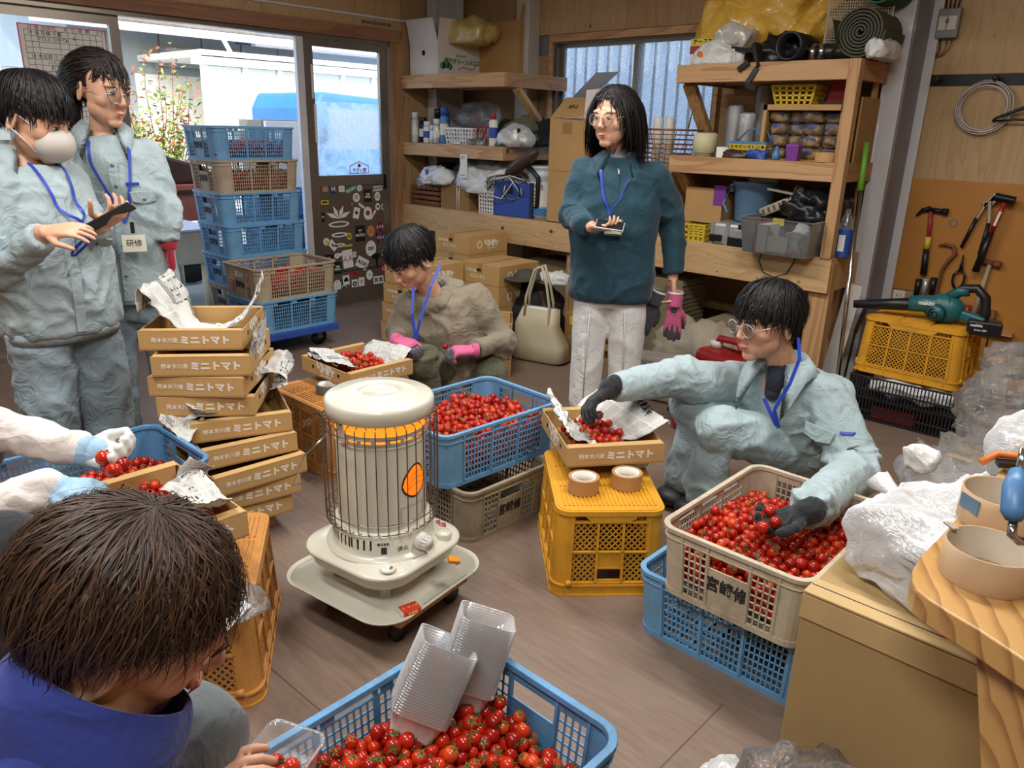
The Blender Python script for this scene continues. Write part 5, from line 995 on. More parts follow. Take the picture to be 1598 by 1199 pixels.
def fill(T,hx,hy,surf,seed,quota,label,group,plabel,layers=3,near=(0,0),zb=.02,s=1.0,rank=None):
    """heap of tomatoes in a box: top ones single objects (nearest first), the rest one pile"""
    rs=random.Random(seed); top=[]; low=[]; d=2*TR*.97*s; ny=int(2*hy/(d*.87)); nx=int(2*hx/d)
    for j in range(ny):
        for i in range(nx):
            x=-hx+TR+(i+.5*(j%2))*d+rs.uniform(-.003,.003); y=-hy+TR+j*d*.87+rs.uniform(-.003,.003)
            if abs(x)>hx-TR*.8 or abs(y)>hy-TR*.8: continue
            z=surf(x,y); b=z+rs.uniform(-.006,.006); top.append((x,y,b))
            if rs.random()<.38: top.append((x+d*.5,y+d*.3,b+TR*1.25)) if abs(x+d*.5)<hx-TR*.8 and abs(y+d*.3)<hy-TR*.8 else None
            for l in range(1,layers):
                zz=b-l*TR*1.75
                if zz>zb+TR*.9: low.append((x+.5*d*(l%2) if abs(x+.5*d)<hx-TR else x,y,zz))
    W_=[to_world(T,p) for p in top]; cam_=Vector((0,0,1.45))
    cx_=sum(p[0] for p in W_)/len(W_); cy_=sum(p[1] for p in W_)/len(W_)
    def where(p):
        a=(p[0]-cx_)*.735+(p[1]-cy_)*.678; b=(p[0]-cx_)*.68-(p[1]-cy_)*.733; q=.28*max(hx,hy)
        return ('nearer ' if b>q*.6 else 'farther ' if b<-q*.6 else 'middle ')+('left' if a<-q else 'right' if a>q else 'centre')
    W_.sort(key=rank or (lambda p:(Vector(p)-cam_).length)); single,rest=W_[:quota],W_[quota:]
    for p in single: tomato(p,label+', '+where(p)+' of the heap',group,rs,s)
    low=[to_world(T,p) for p in low]
    if rest or low: pile_mesh('tomato_heap',rest+low,plabel,seed,calyx=[p for p in rest if rs.random()<.7])
def inframe(p):
    v=cam.matrix_world.inverted()@Vector(p); return abs(v.x/-v.z)<.68 and abs(v.y/-v.z)<.51
# stacks --------------------------------------------------------------
GR='picking crates'
# tower in the doorway on a blue dolly
dl=thing('dolly','blue flat dolly with rubber casters under the crate tower','dolly',(-4.76,2.56,0)); MB().bb((-.48,-.42,.115),(.45,.36,.16)).build('deck','blue_label',dl,bevel=.006)
for x in (-.36,.33):
    for y in (-.3,.27): MB().cyl((x-.014,y,.055),(x+.014,y,.055),.055,n=24).build('wheel','black_plastic',dl); MB().bar((x-.022,y,.05),(x-.022,y,.115),.004,.04,up=(0,1,0)).bar((x+.022,y,.05),(x+.022,y,.115),.004,.04,up=(0,1,0)).bb((x-.026,y-.025,.105),(x+.026,y+.025,.115)).build('fork','steel_dark',dl)
Bx,By=-5.02,2.70
labs=['beige crate at the very bottom of the doorway tower','light blue crate second from the bottom of the doorway tower','light blue crate third from the bottom of the doorway tower','light blue crate fourth from the bottom of the doorway tower','beige crate just under the topmost blue one in the doorway tower','light blue crate on top of the doorway tower']
for i,(l,mt) in enumerate(zip(labs,('crate_beige','crate_blue','crate_blue','crate_blue','crate_beige','crate_blue'))):
    harvest_crate(l,(Bx-.01*(i%2)+.0,By-.012*i+.05,.162+.2075*i),PI/2+.02*((i*7)%3-1),mt,GR)
harvest_crate('light blue crate on the dolly below the open beige one',(-4.53,2.64,.162),PI/2,'crate_blue',GR); harvest_crate('open beige crate of tomatoes beside the doorway tower',(-4.53,2.635,.37),PI/2+.01,'crate_beige',GR)
for i,l in enumerate(('bottom blue crate of the stack outside behind the tower','second blue crate of the stack outside','third blue crate of the stack outside','top blue crate of the stack outside beside the door stile')): harvest_crate(l,(-6.0,3.58,-.02+.235*i),PI/2,'crate_blue_dark',GR)
fill((-4.53,2.635,.37,PI/2),.27,.19,lambda x,y:.10+.02*math.sin(x*9),11,0,'','','tomatoes heaped in the open beige crate by the door',3)
fill((Bx,By-.02,.162+.2075*5,PI/2),.27,.19,lambda x,y:.09,12,0,'','','tomatoes in the topmost crate of the doorway tower',3)
fill((Bx,By,.162+.2075*4,PI/2),.27,.19,lambda x,y:.10,13,0,'','','tomatoes in the beige crate near the top of the tower',3)
# middle pair
harvest_crate('old dirty beige crate on the floor under the blue tomato crate',(-2.05,1.92,0),PI-.03,'crate_old',GR,plate=True)
mid=(-2.03,1.955,.212,PI/2-.05)
harvest_crate('blue crate of tomatoes right behind the heater',mid[:3],mid[3],'crate_blue',GR)
fill(mid,.275,.195,lambda x,y:.13+.04*math.exp(-((x-.05)**2+(y-.08)**2)/.015),21,46,'ripe tomato in the blue crate behind the heater','tomatoes in the blue crate behind the heater','rest of the heap in the blue crate behind the heater',4)
# right pair
harvest_crate('empty blue crate on the floor under the cream tomato crate',(-.785,1.945,0),0,'crate_blue',GR,plate=False,L=.58,W=.42)
rc=(-.765,1.975,.205,-PI/2)
harvest_crate('cream crate of tomatoes in front of the reaching man',rc[:3],rc[3],'crate_cream',GR,L=.585,W=.43)
fill(rc,.27,.195,lambda x,y:.135-.06*max(0,y*1.2)+.02*math.sin(x*8+1),31,98,'ripe tomato in the cream crate','tomatoes in the cream crate','rest of the heap in the cream crate',4)
# front pair
harvest_crate('blue crate on the floor hidden under the front tomato crate',(-.80,.655,0),PI/2,'crate_blue_dark',GR)
fc=(-.80,.66,.212,PI/2)
harvest_crate('blue crate of tomatoes at the bottom edge holding clear punnets',fc[:3],fc[3],'crate_blue_dark',GR)
fill(fc,.275,.195,lambda x,y:.115+.02*math.sin(y*14),41,92,'ripe tomato in the front blue crate','tomatoes in the front blue crate','rest of the heap in the front blue crate',4,rank=lambda p:0 if inframe(p) else 1)
# left pair
harvest_crate('blue crate on the floor beneath the left tomato crate',(-2.43,.70,0),PI/2,'crate_blue_dark',GR)
lc=(-2.43,.70,.212,PI/2)
harvest_crate('blue crate of tomatoes behind the pale blue gloves',lc[:3],lc[3],'crate_blue_dark',GR)
fill(lc,.275,.195,lambda x,y:.085,51,14,'ripe tomato in the blue crate at the left','tomatoes in the left blue crate','rest of the heap in the blue crate behind the gloves',4,rank=lambda p:(Vector(p)-Vector((-2.35,.9,.3))).length)
# deep yellow crates
GY='upside down fruit crates'
def corner_crate(label,x,y,ang,mat,L=.52,W=.365,zz=0,sx=1,sy=1,**k):
    """place by its near corner; ang = direction of the short side"""
    return fruit_crate(label,(x,y,zz),ang,mat,GY,L,W,**k)
yc=(-1.41,2.02)
fruit_crate('bright yellow upside down crate carrying the centre tomato tray',(-1.415,2.0,0),math.radians(136),'crate_yellow',GY)
fruit_crate('worn orange upside down crate behind the heater',(-2.80,1.85,0),0.0,'crate_orange',GY)
fruit_crate('orange upside down crate beside the brown haired person',(-1.886,.772,0),math.radians(144.5),'crate_orange',GY)
fruit_crate('yellow crate with the leaf blower on it below the tool board',(-1.10,4.42,.235),-.03,'crate_yellow',GY)
# black crate pair under it
def black_crate(lab,z):
    t=thing('black_crate',lab,'crate',(-1.06,4.36,z),.02,GR+' (black)'); m=MB(); L,W_,H=.56,.42,.115
    for sy in (-1,1):
        for i in range(34): x=-L/2+L*i/33; m.bb((x-.003,sy*W_/2-.002,0),(x+.003,sy*W_/2+.002,H))
        for zz in (0,.05,H): m.bb((-L/2,sy*W_/2-.005,zz-.004),(L/2,sy*W_/2+.005,zz+.004))
    for sx in (-1,1):
        for i in range(25): y=-W_/2+W_*i/24; m.bb((sx*L/2-.002,y-.003,0),(sx*L/2+.002,y+.003,H))
        for zz in (0,.05,H): m.bb((sx*L/2-.005,-W_/2,zz-.004),(sx*L/2+.005,W_/2,zz+.004))
    m.v=[(a,b,c+.004) for a,b,c in m.v]; m.build('slatted_wall','crate_black',t); MB().bb((-L/2,-W_/2,0),(L/2,W_/2,.005)).build('base','crate_black',t)
black_crate('lower black slatted crate on the floor by the column',0); black_crate('upper black slatted crate under the yellow crate with the blower',.117)
bag('packed_goods','white and grey packets inside the upper black crate','packets',(-1.05,4.36,.123),(.48,.34,.105),'white_bag',95,.02); tag(MB().bb((-1.22,4.2,.006),(-1.0,4.5,.07)).build('red_carton','red_plastic'),'red carton inside the lower black crate','box')
# ---- leaf blower ----
t=thing('leaf_blower','teal cordless leaf blower with long black nozzle','blower',(-1.08,4.38,.54),.0)
MB().tube([(-.36,-.06,.035),(-.12,-.03,.07),(-.06,-.02,.08)],[.022,.034,.036],16).build('nozzle','black_plastic',t)
MB().tube([(-.09,-.02,.078),(0,-.01,.09),(.10,.0,.10)],[.042,.045,.05],16).build('barrel','teal',t); MB().sphere((.07,0,.075),.095,24,14,(1.05,.62,.82)).build('fan_housing','teal',t)
MB().cyl((.055,-.055,.06),(.05,-.085,.055),.045,.038,n=24).build('intake','teal',t); MB().tube([(.05+.03*math.cos(a),-.087,.055+.03*math.sin(a)) for a in np.linspace(0,2*PI,20,endpoint=False)],.004,6,closed=True).tube([(.05+.015*math.cos(a),-.087,.055+.015*math.sin(a)) for a in np.linspace(0,2*PI,14,endpoint=False)],.004,6,closed=True).build('intake_rings','black_plastic',t)
MB().tube([(.08,0,.14),(.14,0,.19),(.2,0,.2),(.245,0,.16),(.26,0,.08),(.25,0,.03)],[.022,.024,.024,.024,.024,.026],12).build('handle','black_plastic',t); MB().tube([(.08,-.0,.135),(.13,-.004,.175),(.17,-.004,.18)],[.026,.027,.025],12).build('handle_cover','teal',t)
MB().bar((.15,0,.06),(.27,-.02,.04),.05,.05).build('foot','teal',t,bevel=.012); MB().box((.275,-.04,.02),(.15,.09,.07),Matrix.Rotation(.25,3,'Z')).build('battery','black_plastic',t,bevel=.008)
lettering('makita',.03,'paper',t,(-.0,-.062,.10),(1,0,.12),(0,0,1),bold=.001); lettering('makita',.02,'paper',t,(.25,-.093,.035),(1,.25,0),(0,0,1),bold=.0006); lettering('Li-ion 18V',.013,'paper',t,(.27,-.088,.012),(1,.25,0),(0,0,1),bold=.0004)
# ---- cardboard trays ----
def tray_text():
    a=glyphs('熊本氷川産',.021,.0003,'LEFT',bold=.0004,sx=1.0); b=glyphs('ミニトマト',.034,.0003,'LEFT',bold=.0022,sx=1.12,space=1.08)
    b.transform(Matrix.Translation((.112,-.001,0))); bm=bmesh.new(); bm.from_mesh(a); bm.from_mesh(b); me=bpy.data.meshes.new('t'); bm.to_mesh(me); bm.free()
    xs=[v.co.x for v in me.vertices]; cx=(min(xs)+max(xs))/2; me.transform(Matrix.Translation((-cx,0,0))); w=max(xs)-min(xs); me.transform(Matrix.Diagonal((.265/w,.265/w*1.05,1,1))); return me
TT=tray_text(); L1=glyphs('ЧHPr',.055,.0003,bold=.004,sx=1.1); L2=glyphs('Agri producers',.014,.0003,bold=.0004)
TT.materials.append(MATS['white_print']); L1.materials.append(MATS['white_print']); L2.materials.append(MATS['white_print'])
plain('kraft','#c19a62',.8,0,.04,4,.08,240); plain('kraft_in','#a98350',.85,0,.04)
def tray(label,loc,rz,W_=.345,D=.395,H=.072,closed=False,rot=None,name='cardboard_tray',group='cardboard trays',text=True,flip=False,logo_sides=(1,)):
    t=thing(name,label,'box',loc,rz,group,rot); hw,hd=W_/2,D/2; th=.004; EP={}; SP={}
    MB().bb((-hw,-hd,0),(hw,hd,th)).build('bottom','kraft_in',t)
    for s in (-1,1):
        MB().bb((-hw,s*hd-(th if s>0 else 0),th),(hw,s*hd+(th if s<0 else 0),H)).build('end_panel','kraft',t,bevel=.0015)
        EP[s]=KIDS[t.name][-1]; SP[s]=MB().bb((s*hw-(th if s>0 else 0),-hd+th,th),(s*hw+(th if s<0 else 0),hd-th,H-.003)).build('side_panel','kraft',t,bevel=.001)
        if not closed: MB().bb((-hw+.004,s*hd-(.034 if s>0 else 0),H-.004),(hw-.004,s*hd+(.034 if s<0 else 0),H)).bb((-hw+.012,s*(hd-.032)-.002,th),(hw-.012,s*(hd-.032)+.002,H-.004)).build('top_flange','kraft',t,bevel=.001)
    if closed:
        MB().bb((-hw,-hd,H-.004),(hw,hd,H)).build('lid','kraft',t,bevel=.002); MB().bb((-.022,-hd-.0008,H*.55),(.022,hd+.0008,H+.0008)).build('tape','kraft_in',t)
        MB().bb((-.03,-hd-.001,H*.62),(.01,-hd,H*.75)).build('hand_hole','black_plastic',t)
        lettering(SKEL.setdefault('small_t',glyphs('ミニトマト',.03,.0003,bold=.001)),0,'white_print',EP[-1],(-.02,-hd-.0012,H*.35),(1,0,0),(0,0,1)); lettering(SKEL.setdefault('small_u',glyphs('熊本氷川産',.022,.0003,bold=.0006)),0,'white_print',EP[-1],(-.09,-hd-.0012,H*.62),(1,0,0),(0,0,1))
        lettering(L1,0,'white_print',SP[1],(hw+.001,.03,H*.52),(0,1,0),(0,0,1)); lettering(L2,0,'white_print',SP[1],(hw+.001,.04,H*.28),(0,1,0),(0,0,1))
        m=MB(); m.frame([(.025*math.cos(a),.03*math.sin(a)) for a in np.linspace(0,2*PI,16,endpoint=False)],[(.016*math.cos(a),.02*math.sin(a)) for a in np.linspace(0,2*PI,16,endpoint=False)],0,.0008); m.v=[(hw+p[2]+.0003,-.09+p[0],H*.5+p[1]) for p in m.v]; m.build('emblem','white_print',SP[1])
    else:
        if text:
            for s in ((-1,1) if text=='both' else (-1,)): lettering(TT,0,'white_print',EP[s],(.0,s*(hd+.0008),H*.5),(-s,0,0),(0,0,-1 if flip else 1))
        for s in logo_sides:
            lettering(L1,0,'white_print',SP[s],(s*(hw+.0008),0,H*.62),(0,s,0),(0,0,1)); lettering(L2,0,'white_print',SP[s],(s*(hw+.0008),.0,H*.2),(0,s,0),(0,0,1))
            for y in (-.1,.1): MB().cyl((s*hw,y,H*.55),(s*(hw+.0012),y,H*.55),.0085,n=12).build('vent_hole','black_plastic',SP[s])
    return t
def tray_corner(label,A,B,z,H=.075,**k):
    """A,B: world xy of the front-left / front-right rim corners"""
    A,B=Vector(A[:2]),Vector(B[:2]); d=(B-A).normalized(); n=Vector((-d.y,d.x)); W_=.345; D=.395
    c=(A+B)/2+n*D/2; return tray(label,(c.x,c.y,z-H),math.atan2(d.y,d.x),W_=min(.36,max(.33,(B-A).length)),**k)
CS=[((-2.706,1.003),(-2.478,1.271),.75,'topmost tray of the tall stack, lined with newspaper'),((-2.617,1.0),(-2.405,1.255),.675,'second tray from the top of the tall stack'),((-2.638,.993),(-2.407,1.22),.60,'third tray from the top of the tall stack'),((-2.618,1.002),(-2.402,1.255),.525,'fourth tray from the top of the tall stack'),
    ((-2.479,1.052),(-2.354,1.373),.45,'fifth tray down, where the tall stack turns'),((-2.398,1.049),(-2.336,1.378),.375,'sixth tray down the tall stack'),((-2.321,1.044),(-2.299,1.389),.30,'seventh tray down, jutting out of the tall stack'),((-2.36,1.02),(-2.30,1.36),.225,'third tray from the floor in the tall stack'),((-2.37,.99),(-2.32,1.33),.15,'second tray from the floor in the tall stack'),((-2.42,.95),(-2.39,1.295),.075,'bottom tray of the tall stack')]
for i,(a,b,z,l) in enumerate(CS): tray_corner(l,a,b,z,text='both',flip=False,logo_sides=(1,))
# centre tray, tilted a little on tape rolls
A,B=Vector((-1.467,1.879)),Vector((-1.264,2.157)); d=(B-A).normalized(); n=Vector((-d.y,d.x)); cc=(A+B)/2+n*.2; ang=math.atan2(d.y,d.x)
ctray=tray('centre tray of tomatoes resting on tape rolls',(cc.x,cc.y,.357),ang,logo_sides=(-1,))
m2=tray('tray of tomatoes on the worn orange crate, left of the heater',(-2.85,2.02,.345),PI/2-.01,logo_sides=(-1,)); 
lt=tray('tray of tomatoes being filled by pale blue gloves',(-1.90,.665,.428),PI/2-.01,logo_sides=(1,),W_=.345,D=.43)
tray('small closed box propping up the tray being filled',(-1.92,.70,.306),PI/2+.05,W_=.24,D=.26,H=.12,closed=True,logo_sides=(1,))
# closed cartons
def cart(l,x,y,z,rz=PI*0,**k): return tray(l,(x,y,z),rz,W_=.36,D=.40,H=.14,closed=True,name='closed_carton',group='closed tomato cartons')
for i,l in enumerate(('lowest closed carton of the left carton stack','second carton up in the left carton stack','third carton up in the left carton stack','fourth carton up in the left carton stack','top carton of the left carton stack, close under the bench')): cart(l,-4.16,4.02+.0*i,.1415*i)
for i,l in enumerate(('bottom closed carton beside the tote bag','second closed carton beside the tote bag','third closed carton beside the tote bag','top closed carton left of the standing woman')): cart(l,-3.70,3.86,.1415*i)
for i,l in enumerate(('lowest small carton behind the crouching man in khaki','second small carton behind the crouching man in khaki','third small carton behind the crouching man','upper small carton at the left shoulder of the man in khaki')): cart(l,-4.06+.02*i,3.42,.1415*i,.05)
for i,l in enumerate(('lowest carton touching the khaki sleeve','second carton touching the khaki sleeve','open topped carton nearest the khaki sleeve')): tray(l,(-3.28,3.30,.11*i),.75,W_=.33,D=.36,H=.105,logo_sides=(1,),name='small_carton',text='both')
# ---- tape rolls ----
def taperoll(l,x,y,z,w=.05,R_=.052,mat='card',core='paper'):
    t=thing('tape_roll',l,'tape',(x,y,z),0,'tape rolls'); MB().lathe([(R_,0),(R_,w),(R_-.011,w),(R_-.011,0),(R_,0)],n=36,smooth=False).build('tape',mat,t,bevel=.001); MB().lathe([(R_-.011,.0),(R_-.011,w),(R_-.014,w),(R_-.014,0),(R_-.011,0)],n=36).build('core',core,t); return t
plain('brown_tape','#b48a5e',.3,0,.04)
taperoll('brown tape roll under the front left of the centre tray',*(-1.390,1.872,0.305),mat='brown_tape',w=.052)
taperoll('brown tape roll under the front right of the centre tray, loose end up',*(-1.309,2.005,0.305),mat='brown_tape',w=.052)
taperoll('white roll under the back of the centre tray',*(-1.399,2.184,0.305),mat='paper',w=.052)
taperoll('grey tape roll under the near corner of the tray by the heater',*(-2.798,1.820,0.305),mat='glue_grey',w=.04); taperoll('grey tape roll under the far side of the tray by the heater',-2.95,2.0,.305,mat='glue_grey',w=.04); taperoll('grey roll under the far end of the centre tray',-1.58,2.08,.305,mat='glue_grey',w=.052)
# tomatoes in trays
def trayfill(T,hx,hy,cx,cy,seed,nq,label,group,zb=.02):
    c,s=math.cos(T[3]),math.sin(T[3]); o=to_world(T,(cx,cy,0)); fill((o[0],o[1],T[2],T[3]),hx,hy,lambda x,y:.036+.012*math.exp(-(x*x+y*y)/.01),seed,nq,label,group,'lower layer of '+group,2,zb=.004)
trayfill((cc.x,cc.y,.357,ang),.10,.135,-.03,-.01,61,44,'ripe tomato in the centre tray','the tomatoes in the centre tray')
trayfill((-2.85,2.02,.345,PI/2),.10,.10,.03,.02,62,22,'ripe tomato in the tray left of the heater','the tomatoes in the tray left of the heater')
trayfill((-1.90,.665,.428,PI/2),.13,.16,.0,.0,63,34,'ripe tomato in the tray being filled','the tomatoes in the tray being filled')
# ---- newspapers ----
def news_mat():
    m=M('newsprint'); v=m.n('ShaderNodeUVMap').outputs[0]
    def mp(sc): x=m.n('ShaderNodeMapping'); x.inputs['Scale'].default_value=sc; m.l(v,x.inputs[0]); return x.outputs[0]
    sep=m.n('ShaderNodeSeparateXYZ'); m.l(v,sep.inputs[0]); u,w=sep.outputs[0],sep.outputs[1]
    fr=lambda x,k:m.math('FRACT',m.math('MULTIPLY',x,k))
    line=m.math('GREATER_THAN',fr(w,150),.42); chars=m.math('GREATER_THAN',m.noise(mp((260,150,1)),1,2,.8),.47); gap=m.math('GREATER_THAN',fr(u,9),.09); gap2=m.math('GREATER_THAN',fr(w,5),.08)
    txt=m.math('MULTIPLY',m.math('MULTIPLY',line,chars),m.math('MULTIPLY',gap,gap2))
    vo=m.n('ShaderNodeTexVoronoi',distance='CHEBYCHEV'); vo.inputs['Scale'].default_value=3.4; m.l(v,vo.inputs[0]); sp=m.n('ShaderNodeSeparateXYZ'); m.l(vo.outputs['Color'],sp.inputs[0])
    photo=m.math('GREATER_THAN',sp.outputs[0],.86); blank=m.math('GREATER_THAN',sp.outputs[1],.72); head=m.math('GREATER_THAN',sp.outputs[2],.75)
    hl=m.math('MULTIPLY',m.math('GREATER_THAN',m.noise(mp((34,26,1)),1,2,.6),.56),m.math('GREATER_THAN',fr(w,20),.45))
    ink=m.math('MULTIPLY',txt,.62); nb=m.math('SUBTRACT',1,blank); ink=m.math('MULTIPLY',ink,nb)
    a=m.mix(ink,lin('#d9d8d2'),lin('#4a4a4c')); a=m.mix(m.math('MULTIPLY',hl,head),a,lin('#2b2b2d')); ph=m.mix(m.noise(mp((40,40,1)),1,5,.7),lin('#2c2c2e'),lin('#c8c7c2')); a=m.mix(photo,a,ph)
    m.col(a); m.set(Roughness=.85); m.bump(m.noise(m.coord(),18,4,.6,1),.5,.01)
news_mat()
def news(name,label,rows,seed,amp=.006,nu=26,nv=30,group='newspaper linings'):
    """draped sheet: rows = control rails (list of (p0,p1) edge points) swept across, then crumpled"""
    P0=[Vector(r[0]) for r in rows]; P1=[Vector(r[1]) for r in rows]
    def cr(P,t):
        n=len(P)-1; i=min(int(t*n),n-1); f=t*n-i; a=P[max(i-1,0)];b=P[i];c=P[i+1];d=P[min(i+2,n)]
        return .5*((2*b)+(c-a)*f+(2*a-5*b+4*c-d)*f*f+(3*b-a-3*c+d)*f**3)
    vs=[];uv=[]; rs=random.Random(seed); ph=rs.uniform(0,6)
    for j in range(nv+1):
        a,b=cr(P0,j/nv),cr(P1,j/nv)
        for i in range(nu+1):
            p=a.lerp(b,i/nu); vs.append(p); uv.append((i/nu*.8+seed*.13,j/nv*.8+seed*.37))
    fs=[(j*(nu+1)+i,j*(nu+1)+i+1,(j+1)*(nu+1)+i+1,(j+1)*(nu+1)+i) for j in range(nv) for i in range(nu)]
    me=bpy.data.meshes.new(name); me.from_pydata(vs,[],fs); ul=me.uv_layers.new(name='UVMap')
    ul.data.foreach_set('uv',[c for f in fs for k in f for c in uv[k]]); me.update()
    o=link(name,me,'newsprint'); crumple(o,amp,11,.8,seed,oct=3); crumple(o,amp*.5,30,.8,seed+3,oct=1)
    s=o.modifiers.new('s','SOLIDIFY'); s.thickness=.0004
    for p in me.polygons: p.use_smooth=(seed%2==0)
    return tag(o,label,'newspaper',group)
def TW(T):
    return lambda x,y,z:to_world(T,(x,y,z))
# top tray of the stack: news standing up at left and right
d_=Vector((.2474,.268)).normalized() if 0 else None
a,b=Vector(CS[0][0]),Vector(CS[0][1]); dd=(b-a).normalized(); nn=Vector((-dd.y,dd.x)); c0=(a+b)/2+nn*.2; T0=(c0.x,c0.y,.675,math.atan2(dd.y,dd.x)); w=TW(T0)
news('newspaper','newspaper curling up at the left of the topmost tray',[(w(-.18,-.17,.13),w(-.20,.12,.14)),(w(-.165,-.17,.22),w(-.15,.14,.23)),(w(-.11,-.165,.15),w(-.09,.14,.14)),(w(-.04,-.155,.06),w(-.05,.12,.03)),(w(.06,-.15,.05),w(.03,.12,.02))],2,.008)
news('newspaper','newspaper rising to a point at the right of the topmost tray',[(w(.02,-.15,.055),w(.02,.12,.02)),(w(.10,-.15,.065),w(.10,.12,.05)),(w(.165,-.14,.10),w(.16,.14,.12)),(w(.19,-.05,.15),w(.18,.19,.22))],5,.007)
a,b=Vector(CS[1][0]),Vector(CS[1][1]); dd=(b-a).normalized(); nn=Vector((-dd.y,dd.x)); c1_=(a+b)/2+nn*.2; w=TW((c1_.x,c1_.y,.60,math.atan2(dd.y,dd.x)))
news('newspaper','printed sheet standing out of the second tray',[(w(.155,-.19,.02),w(.16,.08,.02)),(w(.165,-.19,.08),w(.17,.09,.09)),(w(.175,-.18,.14),w(.18,.11,.17))],7,.004)
news('newspaper','crumpled sheet hanging from the right of the third tray',[(w(.15,-.02,-.04),w(.15,.2,-.03)),(w(.22,-.01,-.04),w(.23,.2,-.02)),(w(.26,-.03,-.09),w(.26,.16,-.05)),(w(.20,-.05,-.12),w(.21,.12,-.10))],8,.012)
w=TW((-2.62,1.23,.45,1.2))
news('newspaper','folded sheet sticking out at the turn of the tall stack',[((-2.476,1.065,0.500),(-2.427,1.142,0.470)),((-2.713,1.086,0.500),(-2.530,1.062,0.450)),((-2.567,0.985,0.460),(-2.408,1.002,0.420))],9,.008)
news('newspaper','crumpled sheet poking out below the fourth tray',[((-2.504,1.116,0.460),(-2.402,0.997,0.400)),((-2.545,1.046,0.450),(-2.438,1.004,0.410)),((-2.581,1.019,0.430),(-2.318,0.999,0.380))],10,.01)
w=TW((cc.x,cc.y,.357,ang))
news('newspaper','crumpled newspaper at the left side of the centre tray',[(w(-.05,-.165,.055),w(-.06,.06,.05)),(w(-.12,-.165,.075),w(-.13,.13,.09)),(w(-.155,-.12,.10),w(-.16,.17,.12)),(w(-.12,.02,.11),w(-.15,.2,.15)),(w(-.10,.02,.08),w(-.11,.2,.12))],12,.010)
n3=news('newspaper','newspaper sheet with headline along the back right of the centre tray',[(w(.02,.0,.03),w(-.06,.17,.03)),(w(.09,-.10,.05),w(-.03,.21,.07)),(w(.15,-.14,.10),w(.03,.22,.12)),(w(.21,-.13,.13),w(.10,.24,.15)),(w(.215,-.13,.11),w(.12,.25,.13))],14,.004)
lettering('終戦 戦況を',.032,'ink',n3,(*w(.165,.02,.135),),Vector(w(0,-1,0))-Vector(w(0,0,0)),Vector(w(1,0,.5))-Vector(w(0,0,0)),bold=.001)
w=TW((-2.85,2.02,.345,PI/2))
news('newspaper','newspaper folded over the left edge of the tray left of the heater',[(w(-.02,-.03,.05),w(-.02,.1,.05)),(w(-.08,.0,.075),w(-.02,.17,.07)),(w(-.14,.05,.075),w(-.06,.2,.08)),(w(-.165,.08,.10),w(-.13,.2,.09))],15,.006)
news('newspaper','newspaper point lying over the near rim of the tray left of the heater',[(w(-.15,.19,.075),w(-.17,.04,.08)),(w(-.10,.12,.08),w(-.16,-.08,.085)),(w(-.05,.05,.075),w(-.11,-.14,.08))],16,.006)
news('newspaper','brown toned newspaper with headline behind the tray left of the heater',[(w(.09,.10,.03),w(.11,-.16,.03)),(w(.14,.12,.08),w(.16,-.17,.09)),(w(.19,.13,.10),w(.20,-.16,.11))],18,.006)
w=TW((-1.90,.665,.428,PI/2))
news('newspaper','newspaper flap standing at the far right of the tray being filled',[(w(.09,-.02,.05),w(.16,-.02,.05)),(w(.10,.02,.12),w(.18,.02,.10)),(w(.13,.0,.17),w(.20,-.01,.12))],20,.006,nu=14,nv=18)
news('newspaper','crumpled newspaper point at the right of the tray being filled',[(w(.15,.02,.13),w(.05,.02,.09)),(w(.16,-.08,.09),w(.08,-.06,.07)),(w(.15,-.17,.08),w(.06,-.16,.09)),(w(.13,-.23,.12),w(.04,-.18,.11))],22,.009)
news('newspaper','newspaper edge at the left of the tray being filled',[(w(-.10,.10,.06),w(-.14,-.08,.06)),(w(-.15,.12,.09),w(-.17,-.06,.10)),(w(-.19,.10,.09),w(-.20,-.05,.09))],24,.008)
tag(MB().add([(-1.496,0.666,0.320),(-1.550,0.756,0.320),(-1.583,0.751,0.325),(-1.552,0.688,0.325)],[(0,1,2,3)]).build('white_sheet','paper'),'white paper sheet showing on the orange crate beside the brown hair','paper')
bag('film_wrap','clear film packet at the corner of the orange crate','bag',(-1.578,0.736,0.310),(.12,.09,.05),'clear_film',97,.01)
# ---- kerosene heater ----
m=M('heater_enamel'); m.col(lin('#d9d5c4')); m.set(Roughness=.22,Coat_Weight=.5,Coat_Roughness=.1); m.bump(m.noise(m.coord(),5,2),.03)
plain('guard_wire','#8c8580',.25,.9,.05); plain('heater_grey','#b9b6a8',.3,.1,.03)
def emis(name,c,s): m=M(name); m.set(Emission_Color=lin(c),Emission_Strength=s); m.col(lin(c)); return m.m
emis('flame_glow','#ff8a1e',1.35); emis('flame_window','#ff6a10',1.2); plain('tag_orange','#d98a1e',.4); plain('match_red','#b3281c',.5,0,.03)
h=thing('kerosene_heater','cream kerosene heater with wire guard glowing orange in the middle of the room','heater',(-1.693,1.272,0),math.radians(8))
def rsq(hf,r,z,n=8): return [Vector((x,y,z)) for x,y in rrect(hf,hf,r,n)]
dly=thing('dolly','low wooden dolly on casters under the heater','dolly',(-1.693,1.26,0),math.radians(8))
MB().bb((-.15,.13,.07),(.19,.19,.098)).build('timber_frame','lumber',dly); MB().bb((-.15,-.12,.07),(.15,-.08,.098)).build('timber_frame','lumber',dly); MB().bb((.13,-.12,.07),(.19,.13,.098)).build('timber_frame','lumber',dly); MB().bb((-.15,-.08,.07),(-.11,.13,.098)).build('timber_frame','lumber',dly)
for x in (-.13,.15):
    for y in (-.09,.15): MB().cyl((x-.012,y,.03),(x+.012,y,.03),.03,n=20).build('wheel','black_plastic',dly); MB().bb((x-.02,y-.02,.055),(x+.02,y+.02,.07)).build('fork','steel_dark',dly)
